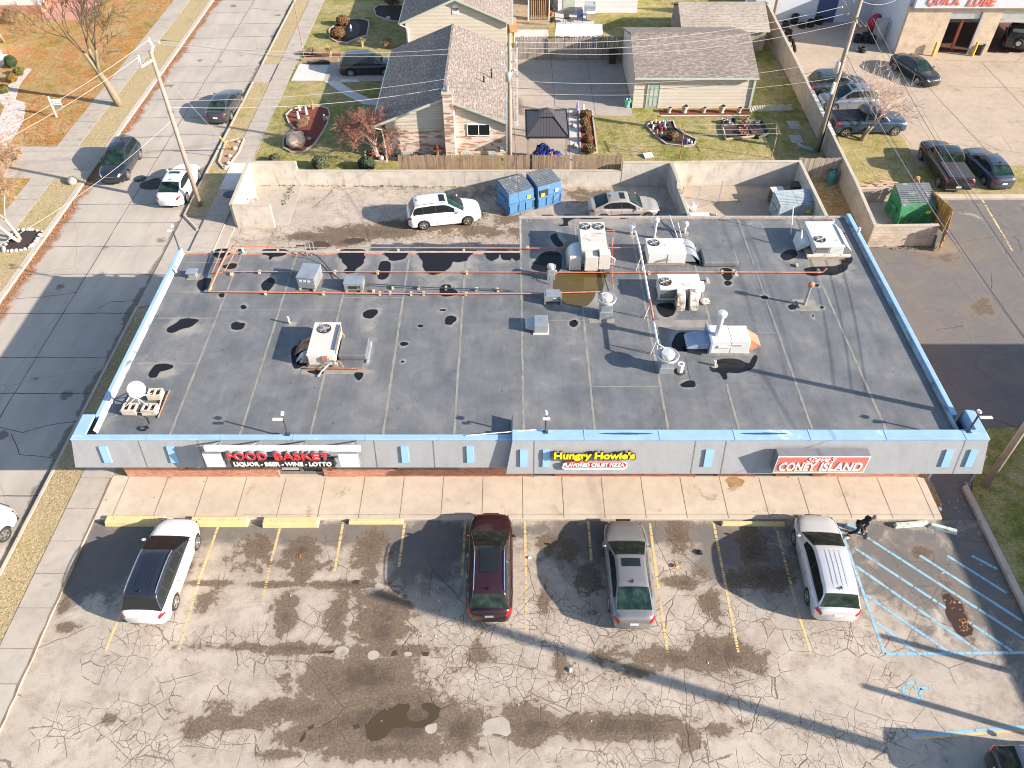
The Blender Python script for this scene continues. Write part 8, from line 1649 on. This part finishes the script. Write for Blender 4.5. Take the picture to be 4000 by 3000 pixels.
for lb, u, v, m_, h in (('white garden figure in the heart shaped bed, uppermost', 1170, 432, 'signwhite', .45), ('tall white garden figure in the heart shaped bed', 1198, 447, 'signwhite', .65), ('white garden figure low in the heart shaped bed', 1166, 462, 'signwhite', .6), ('salmon coloured garden figure at the tip of the heart shaped bed', 1222, 425, 'terra', .7), ('pale blue garden bench figure at the right of the heart shaped bed', 1268, 470, 'dgrey', .5), ('white figure in the pond bed', 1335, 128, 'signwhite', .5), ('white heron figure in the garden pond', 1372, 122, 'signwhite', .6), ('white statue at the house corner bed', 1502, 585, 'signwhite', .7), ('blue windmill ornament at the far end of the mulch strip', 2255, 432, 'crateblue', .7), ('white ornament at the far end of the mulch strip', 2278, 430, 'signwhite', .5), ('red and white ornament in the mulch strip', 2278, 548, 'signred', .4)):
    x, y = G(u, v, .13); t = thing('garden_figure', lb, 'garden ornament', (x, y, .13), rn.uniform(0,3)); MB().lathe([(.11,0),(.13,h*.1),(.08,h*.35),(.11,h*.55),(.06,h*.75),(.08,h*.85),(.05,h*.97),(0,h)], n=10).b_('figure', M[m_], t, sm=1, w=0); MB().box(-.1,.1,-.1,.1,-.02,.02).b_('foot', M['stone'], t, w=0)
t = thing('timber_bed_edge', 'long timber edging beam between driveway and planting bed', 'timber edging', (*G(1180,243), .12)); MB().box(G(1178,243)[0], G(1325,243)[0], G(0,243)[1], G(0,243)[1]+.16, .1, .36).b_('beam', M['timber'], t, bev=.02)
struct('driveway_bed', MB().box(G(1178,243)[0], G(1325,243)[0], G(0,243)[1]+.17, G(0,215)[1], .0, .16), M['mulch'])
x, y = G(1245,250,.12); t = thing('flower_trough', 'dark flower trough on the driveway before the timber bed', 'flower trough', (x, y, .12)); MB().box(-.95,.95,-.14,.14,0,.22).b_('trough', M['dark'], t, w=0, bev=.02); MB().ball((0,0,.24), .2, 10, (4.2,.7,.7), .5, 3).b_('plants', M['twig'], t, w=0)
def pole(label, base, h, r0=.16, r1=.11, name='utility_pole', lean=(0,0)):
    x, y = base; t = thing(name, label, 'utility pole', (x, y, 0)); MB().tube([(0,0,-.1),(lean[0]*.5,lean[1]*.5,h*.5),(lean[0],lean[1],h)], [r0,(r0+r1)/2,r1], 14).b_('post', M['pole'], t, sm=1, w=0); return t
def insul(t, p, n_=2): 
    p = Vector(p); MB().lathe([(.03,0),(.07,.03),(.03,.06),(.07,.09),(.03,.12),(0,.14)], tuple(p), 9, close=False).b_('insulator', M['insul'], t, sm=1)
pa = (-20.8,45.8); tA = pole('leaning wooden utility pole with white fittings beside the parked white sedan', pa, 10.4)
a0 = GV(598,182,10.5); a1 = GV(549,256,9.9)
MB().tube([(pa[0],pa[1],10.2), (a0.x,a0.y,10.5), GV(583,158,10.9)], .07, 5).b_('bracket', M['signwhite'], tA); MB().tube([(pa[0],pa[1],9.9), (a1.x,a1.y,9.8), GV(541,226,10.2)], .07, 5).b_('bracket', M['signwhite'], tA)
A1 = GV(583,155,10.95); A2 = GV(541,223,10.25); A3 = GV(622,170,10.5); insul(tA, A1); insul(tA, A2); insul(tA, A3)
pb_ = (-.15, 49.6); tB = pole('tall wooden utility pole behind the blue dumpsters, between house and gazebo', pb_, 9.9, .17, .12); MB().tube([(pb_[0]-.22,pb_[1]-.1,.1),(pb_[0]-.22,pb_[1]-.1,6.2)], .05, 6).b_('conduit', M['galv'], tB)
for k, (dx, z) in enumerate(((.4,9.3),(.45,8.9),(-.5,8.7),(.35,8.2),(-.55,8.0),(.3,7.6))): insul(tB, (pb_[0]+dx, pb_[1]-.1, z)); MB().tube([(pb_[0],pb_[1],z), (pb_[0]+dx,pb_[1]-.1,z)], .025, 5).b_('arm', M['galv'], tB)
MB().lathe([(.16,0),(.18,.05),(.18,.55),(.15,.6),(0,.62)], (pb_[0]-.1, pb_[1]-.28, 7.0), 14).b_('transformer_can', M['galv'], tB, sm=1, ang=40)
pc = (22.16, 52.9); tC = pole('tall wooden utility pole with a double crossarm beside the long block wall', pc, 12.2, .19, .13)
for dy in (-.16,.16): MB().tube([(pc[0]-.75, pc[1]+.75+dy, 9.7), (pc[0]+.95, pc[1]-.95+dy, 9.7)] if False else [(pc[0]-.25+dy, pc[1]+1.5, 9.6), (pc[0]+.05+dy, pc[1]-1.4, 9.6)], .06, 4).b_('crossarm', M['timber'], tC)
for (dx, dy) in ((-.3,1.3),(-.2,.2),(-.1,-1.2)): insul(tC, (pc[0]+dx-.25, pc[1]+dy, 9.7))
MB().lathe([(.14,0),(.16,.05),(.16,.7),(.12,.76),(0,.78)], (pc[0]-.28, pc[1]-.1, 6.0), 12).b_('meter_can', M['galv'], tC, sm=1, ang=40); MB().tube([(pc[0]+.19,pc[1]-.1,.1),(pc[0]+.17,pc[1]-.1,5.5)], .05, 6).b_('conduit', M['dark'], tC)
MB().box(pc[0]-.3, pc[0]-.12, pc[1]-.35, pc[1]-.15, 4.6, 5.4).b_('service_box', M['lgrey'], tC, bev=.02)
pe = (21.8, 22.5); tE = pole('stout utility pole at the right edge by the grassy corner', pe, 8.9, .17, .13)
pd = (24.35, 76.5); tD = pole('far wooden utility pole beside the shed roof', pd, 10.0, .15, .11)
E1, E2, E3 = Vector((pe[0]-.1,pe[1],8.6)), Vector((pe[0]+.3,pe[1],8.3)), Vector((pe[0]-.25,pe[1],7.2))
def wire(label, a, b, sag=.5, r=.010, mat='wire', n_=16):
    a, b = Vector(a), Vector(b); t = thing('overhead_wire', label, 'wire', tuple(a)); P = []
    for i in range(n_+1): f = i/n_; q = a.lerp(b, f); q.z -= sag*4*f*(1-f); P.append(q)
    MB().tube(P, r, 5).b_('wire', M[mat], t)
B_ = lambda z, dx=0: Vector((pb_[0]+dx, pb_[1]-.1, z)); C_ = lambda z, dy=0, dx=-.3: Vector((pc[0]+dx, pc[1]+dy, z))
wire('upper pale wire running off to the left from the white bracket of the street pole', A1, GV(-350,690,8.5), .4, .012); wire('lower pale wire running off to the left from the street pole', A2, GV(-350,720,8.3), .4, .012)
wire('topmost wire from the street pole across the brick house roof', A1, B_(9.35,-.2), .7); wire('second wire from the street pole across the brick house roof', A3, B_(8.95,-.3), .6)
wire('third wire from the street pole to the insulators on the middle pole', (pa[0],pa[1],7.4), B_(7.7,-.5), .5, .012); wire('service wire from the street pole to the brick house ridge', (pa[0],pa[1],7.0), (-5.0,53.0,4.8), .5, .014)
wire('low service wire from the street pole off to the lower left', (pa[0],pa[1],6.2), GV(-100,1010,6.0), .5, .012, 'wire')
for i, (z0, z1, dy, sg) in enumerate(((9.4,9.8,1.3,.75),(9.05,9.8,.2,.8),(8.8,9.8,-1.2,.85))): wire(['first','second','third'][i]+' of three bright wires from the middle pole to the crossarm', B_(z0,.4), C_(z1,dy,-.5), sg, .015)
for i, (z0, z1, sg, r) in enumerate(((7.0,6.9,.8,.011),(6.5,6.3,.7,.016),(6.2,5.6,.6,.011))): wire(['upper','middle thick','lower'][i]+' cable from the middle pole past the garage to the crossarm pole', B_(z0), C_(z1,0,-.1), sg, r, 'dwire' if i == 1 else 'wire')
for i, (a, b) in enumerate(((C_(9.8,-1.2,.2), E1), (C_(9.8,-1.0,.6), E2), (C_(9.75,-.6,.9), E2+Vector((.35,0,0))), (C_(7.2,0,.1), E3), (C_(6.8,0,.2), E3+Vector((.15,0,-.25))), (C_(6.4,0,.3), E3+Vector((.4,0,-.4))))):
    wire(['nearest the roof','second','third','fourth','fifth','lowest'][i]+' of the wires from the crossarm pole down to the right edge pole', a, b, .6, .012 if i < 3 else .014, 'dwire' if i % 2 else 'wire')
wire('wire from the crossarm pole up to the far pole', C_(10.5,0), (pd[0],pd[1],9.7), .4, .013); wire('second wire from the crossarm pole to the far pole', C_(9.9,1.2), (pd[0]+.3,pd[1],9.2), .4, .013); wire('thin line slanting over the service garage forecourt', C_(11.8,0,.1), (44,84,9), .6, .013); wire('wire crossing from the crossarm pole to the service garage wall', C_(10.6,0,.1), (33.9,72,4.4), .5, .012)
wire('wire going toward the camera side from the right edge pole', E1, (26,-14,9), .5, .015)
wire('thin white drop wire from the middle pole to the roof edge of the shops', B_(7.2,.1), (.47,38.6,4.15), .5, .014, 'dwire')
ga_ = GV(903,583,.1); t = thing('guy_wire', 'guy wire of the street pole with a yellow plastic guard at the ground', 'guy wire', tuple(ga_)); top_ = Vector((pa[0],pa[1],9.5)); MB().tube([ga_, top_], .012, 4).b_('wire', M['wire'], t); gd = (top_-ga_).normalized(); MB().tube([ga_, ga_+gd*2.3], .045, 6).b_('guard', M_('guard_yellow', (.78,.50,.03), .4), t, sm=1)
x, y = G(222,457,.11); t = thing('yard_sign', 'white wooden yard sign post with a small hanging board on the leafy lawn', 'yard sign', (x, y, .1)); MB().box(-.05,.05,-.05,.05,0,1.65).b_('post', M['signwhite'], t, w=0, bev=.01); MB().box(-.1,.85,-.04,.04,1.35,1.43).b_('arm', M['signwhite'], t, w=0, bev=.01); bo = MB().box(.18,.78,-.015,.015,.85,1.27).b_('board', M['plate'], t, w=0); MB().box(.20,.76,-.02,-.0155,.87,.97).b_('stripe', M['navycl'], bo, w=0); MB().box(.20,.76,-.02,-.0155,1.1,1.12).b_('stripe', M['navycl'], bo, w=0)
x, y = G(1190,235,.16); t = thing('flag_pole', 'thin reddish flag pole beside the driveway bed with a flag at its top', 'flag pole', (x, y, .1)); MB().tube([(0,0,0),(0,0,6.1)], [.035,.025], 8).b_('post', M['rust'], t, w=0); MB().add([(0,0,6.05),(-.5,.03,5.95),(-.75,-.02,5.7),(-.1,.02,5.6)], [(0,1,2,3)]).b_('flag', M['signred'], t, w=0)
for lb, (u, v), h, r in (('pale grey steel post at the grassy corner under the right mansard end', (3783,1892), 2.0, .055), ('short steel post at the foot of the right building corner', (3622,1876), .8, .045)):
    x, y = G(u, v); t = thing('steel_post', lb, 'post', (x, y, 0)); MB().lathe([(r,0),(r,h),(r*.6,h+.05),(0,h+.06)], n=12).b_('post', M['galv'], t, sm=1, w=0, ang=40); MB().box(-.09,.09,-.09,.09,0,.04).b_('base_plate', M['galv'], t, w=0)
for lb, (u, v) in (('rusty clothes line pole by the flower bed', (2655,620)), ('rusty clothes line pole by the pot group', (3012,618))):
    x, y = G(u, v, .1); t = thing('clothes_pole', lb, 'clothes pole', (x, y, .1)); MB().tube([(0,0,0),(0,0,2.3)], .035, 8).b_('post', M['rust'], t, w=0); MB().tube([(0,-.7,2.2),(0,.9,2.3)], .03, 6).b_('crossbar', M['rust'], t, w=0); MB().tube([(0,0,1.7),(0,.55,2.28)], .018, 5).b_('brace', M['galv'], t, w=0)
xa, ya_ = G(2655,620,.1); xb, yb_ = G(3012,618,.1)
for i, dy in enumerate((-.6,.1,.8)): wire(['near','middle','far'][i]+' white clothes line between the rusty poles', (xa,ya_+dy,2.35), (xb,yb_+dy,2.35), .06, .012, 'wire', 6)
for lb, (u, v) in (('folded pale deck slab leaning on the lawn side of the wall', (2532,612)),): x, y = G(u,v,.1); t = thing('striped_board', lb, 'board', (x, y, .1), .3); MB().obox((0,0,.12), (.7,.5,.04), rx=.3).b_('board', M['vent_white'], t, w=0)
lp = [(3370+i*8, 722+((i*37) % 26), i) for i in range(13)]
for (u, v, i) in lp:
    x, y = G(u, v, .12); t = thing('split_board', 'pale split board in the lumber heap by the long block wall', 'board', (x, y, .12+.02*i), .15+rn.uniform(-.35,.35), 'boards in the lumber heap'); MB().obox((0,0,.05), (1.3,.12,.035), ry=rn.uniform(-.08,.08)).b_('board', M_('pale_lumber', (.56,.36,.24), .85, var=.2), t, w=0)
t = thing('lattice_strip', 'white lattice strip lying along the top of the long block wall', 'lattice', (*G(3150,300,1.9), 1.9)); q = MB(); A_ = Vector((23.02,58.9,1.88)); B2 = Vector((22.78,52.2,1.82)); d_ = (B2-A_)
for i in range(34): c_ = A_+d_*(i/33); q.obox((c_.x,c_.y,c_.z+.01), (.26,.07,.03))
for s_ in (-.12,.12): q.tube([A_+Vector((s_,0,0)), B2+Vector((s_,0,0))], .02, 4)
q.b_('lattice', M['signwhite'], t)
t = thing('grey_board', 'pale grey board leaning at the foot of the crossarm pole', 'board', (*G(3150,590,.1), .1)); MB().obox((0,0,.25), (1.6,.35,.05), ry=.25, rz=-.3).b_('board', M['dgrey'], t, w=0)
for i, (u, v) in enumerate(((3102,490),(3110,545))): 
    x, y = G(u, v, .1); t = thing('stepping_slab', ['square paving slab with a round lid, upper, by the wall','square paving slab with a round lid, lower, by the wall'][i], 'paving slab', (x, y, .1)); MB().box(-.45,.45,-.6,.6,0,.05).b_('slab', M['side'], t, w=0); MB().lathe([(.25,.05),(.25,.07),(0,.07)], n=16, close=False).b_('lid', M['dgrey'], t, w=0)
x, y = G(3045,470,.1); 
for lb, (u, v), m_, s in (('orange paper scrap on the asphalt between the grey sedan and the wheel stop', (2640,2212), 'leaf', .12), ('dark dropped glove on the asphalt right of the grey sedan', (2733,2160), 'dark', .12), ('white paper ball left of the grey sedan', (2068,2180), 'plate', .07), ('white crumpled paper on the cracked asphalt', (2228,2620), 'plate', .09), ('white and purple litter at the end of the front walk', (3672,1990), 'plate', .08)):
    x, y = G(u, v); t = thing('litter_scrap', lb, 'litter', (x, y, 0), rn.uniform(0,3)); MB().ball((0,0,s*.5), s, 8, (1.2,.8,.55), .5, int(u)%7).b_('scrap', M[m_], t, w=0)
nb = thing('neighbouring_building', 'plain brown block building standing east of the side drive', 'building', (39, 14, 0)); MB().box(34.0, 46, -6, 27.3, 0, 6.3).b_('wall', M['tblock'], nb); MB().box(33.9, 46.1, -6.1, 27.4, 6.3, 6.55).b_('roof', M['roof'], nb)
for yy in (2,8,14,20): win(nb, yy, yy+2, 1.2, 2.6, 33.99-.06, M['galv'], 1, axis='y')
for lb, (x, y), h, s_ in (('tall steel sign pole at the lot entrance', (25.2,6.95), 13.65, .22), ('shorter steel lamp pole near the lot entrance', (24.0,9.6), 4.7, .12), ('shorter steel sign post beside the blue hatched bay', (24.2,12.0), 4.2, .12)):
    t = thing('sign_pole', lb, 'sign pole', (x, y, 0)); MB().lathe([(s_,0),(s_,h),(0,h)], n=14).b_('post', M['galv'], t, sm=1, w=0, ang=40); MB().box(-s_*2,s_*2,-s_*2,s_*2,0,.3).b_('footing', M['kerb'], t, w=0)
    if h < 6: MB().box(-.25,.25,-.05,.05,h*.35,h*.52).b_('plate', M['vent_white'], t, w=0)
def skin_obj(name, verts, edges, radii, mat, parent, root=0, sub=2):
    me = bpy.data.meshes.new(name); me.from_pydata(verts, edges, []); me.update(); o = bpy.data.objects.new(name, me); COL.objects.link(o); o.parent = parent
    m = o.modifiers.new('skin', 'SKIN'); m.use_smooth_shade = True; m.branch_smoothing = .6
    for i, sv in enumerate(me.skin_vertices[0].data):
        r = radii[i]; sv.radius = (r, r) if not hasattr(r, '__len__') else r; sv.use_root = (i == root)
    s = o.modifiers.new('sub', 'SUBSURF'); s.levels = sub; s.render_levels = sub; me.materials.append(mat); return o
pe_c = GV(3358, 2072, 0); pe_c = Vector((14.98,19.84,0)); per = thing('person', 'person in dark hoodie and black trousers walking hunched over with a plastic bag', 'person', tuple(pe_c), R(-14)); per.scale = (.94,.94,.94)
J = dict(pel=(0,0,.92), sp1=(.07,0,1.06), sp2=(.17,0,1.22), che=(.28,0,1.34), nek=(.37,0,1.43), hd0=(.43,0,1.50), hd1=(.47,0,1.60),
  lh=(0,.10,.88), lk=(.24,.11,.52), la=(.38,.11,.09), lt=(.56,.11,.04), rh=(0,-.10,.88), rk=(.02,-.11,.50), ra=(-.30,-.11,.16), rt=(-.18,-.11,.04),
  ls=(.27,.19,1.35), le=(.22,.27,1.08), lw=(.40,.24,.90), rs=(.27,-.19,1.35), re=(.14,-.27,1.08), rw=(.28,-.29,.86))
K = list(J); I = {k: i for i, k in enumerate(K)}; ED = [('pel','sp1'),('sp1','sp2'),('sp2','che'),('che','nek'),('nek','hd0'),('hd0','hd1'),('pel','lh'),('lh','lk'),('lk','la'),('la','lt'),('pel','rh'),('rh','rk'),('rk','ra'),('ra','rt'),('che','ls'),('ls','le'),('le','lw'),('che','rs'),('rs','re'),('re','rw')]
RD = dict(pel=.11, sp1=.10, sp2=.11, che=.12, nek=.055, hd0=.075, hd1=.085, lh=.08, lk=.055, la=.036, lt=.03, rh=.08, rk=.055, ra=.036, rt=.03, ls=.06, le=.042, lw=.028, rs=.06, re=.042, rw=.028)
V = [Vector(J[k]) for k in K]; E = [(I[a], I[b]) for a, b in ED]; Rr = [RD[k] for k in K]
M['skin'] = M_('skin', (.48,.29,.21), .55, var=.1); M['hoodie'] = M_('black_hoodie', (.022,.024,.03), .9, fine=50); M['trouser'] = M_('black_trousers', (.012,.012,.015), .9)
for w_, fwd in (('lw', 1), ('rw', 1)):
    b = V[I[w_]].copy(); sd = 1 if w_ == 'lw' else -1; V.append(b+Vector((.05,0,-.06))); Rr.append(.030); pi_ = len(V)-1; E.append((I[w_], pi_))
    for f in range(4):
        o_ = Vector((.02, (f-1.5)*.018*sd, 0)); L_ = (.034,.040,.037,.028)[f]; V.append(V[pi_]+o_+Vector((.025,0,-.02))); Rr.append(.009); V.append(V[-1]+Vector((.012,0,-L_))); Rr.append(.008); V.append(V[-1]+Vector((-.014,0,-L_*.7))); Rr.append(.007); q_ = len(V); E += [(pi_, q_-3), (q_-3, q_-2), (q_-2, q_-1)]
    V.append(V[pi_]+Vector((.02,-.035*sd,-.005))); Rr.append(.010); V.append(V[-1]+Vector((.02,-.006*sd,-.03))); Rr.append(.008); q_ = len(V); E += [(pi_, q_-2), (q_-2, q_-1)]
body = skin_obj('body', V, E, Rr, M['skin'], per, 0)
sub = lambda ks, gr: ([Vector(J[k]) for k in ks], [RD[k]+gr for k in ks])
ks = ['pel','sp1','sp2','che','nek','ls','le','lw','rs','re','rw']; vs_, rs_ = sub(ks, .022); ei = {k: i for i, k in enumerate(ks)}
vs_[ei['lw']] = Vector(J['le']).lerp(Vector(J['lw']), .85); vs_[ei['rw']] = Vector(J['re']).lerp(Vector(J['rw']), .85)
skin_obj('hoodie', vs_, [(ei[a], ei[b]) for a, b in ED if a in ei and b in ei], rs_, M['hoodie'], per)
ks = ['pel','lh','lk','la','rh','rk','ra']; vs_, rs_ = sub(ks, .022); ei = {k: i for i, k in enumerate(ks)}
skin_obj('trousers', vs_, [(ei[a], ei[b]) for a, b in ED if a in ei and b in ei], rs_, M['trouser'], per)
for a, b, nm_ in (('la','lt','shoe'),('ra','rt','shoe')):
    A_, B_2 = Vector(J[a]), Vector(J[b]); skin_obj('shoe', [A_+Vector((-.05,0,-.03)), A_.lerp(B_2,.5)+Vector((0,0,-.02)), B_2+Vector((.03,0,-.0))], [(0,1),(1,2)], [.05,.052,.042], M['dark'], per, 0, 1)
hc = Vector((.485,0,1.575)); hd = MB(); hd.ball(tuple(hc), .105, 16, (.95,.78,1.15)); hb = hd.b_('head', M['skin'], per, sm=1, w=0)
MB().ball((hc.x-.02,0,hc.z+.03), .112, 16, (.95,.80,1.05)).b_('hair', M_('grey_streaked_hair', (.20,.18,.17), .8, var=.4, scale=14), hb, sm=1, w=0)
for sd in (1,-1): MB().ball((hc.x+.088, .035*sd, hc.z-.005), .014, 8).b_('eye', M['dark'], hb, sm=1, w=0); MB().ball((hc.x, .085*sd, hc.z-.01), .028, 8, (.8,.35,1.1)).b_('ear', M['skin'], hb, sm=1, w=0)
MB().ball((hc.x+.10, 0, hc.z-.03), .020, 8, (1,.7,1.3)).b_('nose', M['skin'], hb, sm=1, w=0); MB().ball((hc.x+.088, 0, hc.z-.072), .022, 8, (.5,1.2,.3)).b_('mouth', M['terra'], hb, sm=1, w=0)
MB().ball((.30,0,1.43), .10, 12, (.9,1.25,.7)).b_('hood', M['hoodie'], per, sm=1, w=0); MB().obox((.30,-.195,1.30), (.12,.02,.03), rz=.1).b_('reflective_tab', M_('lime_tab', (.25,.75,.12), .5), per, w=0)
bg_ = thing('carrier_bag', 'thin grey plastic bag hanging from the walking person\'s hand', 'bag', tuple(pe_c+Vector((.28,-.36,.30)))); MB().lathe([(.02,.42),(.06,.32),(.10,.15),(.09,.03),(.04,-.02),(0,-.03)], n=14, close=False).b_('bag', M_('grey_plastic_film', (.10,.105,.12), .3, var=.3), bg_, sm=1, w=0); MB().tube([(0,-.03,.40),(0,.0,.52),(0,.03,.40)], .008, 4).b_('handle', MC['grey_plastic_film'], bg_, w=0)
for o in list(SC.objects):
    pass
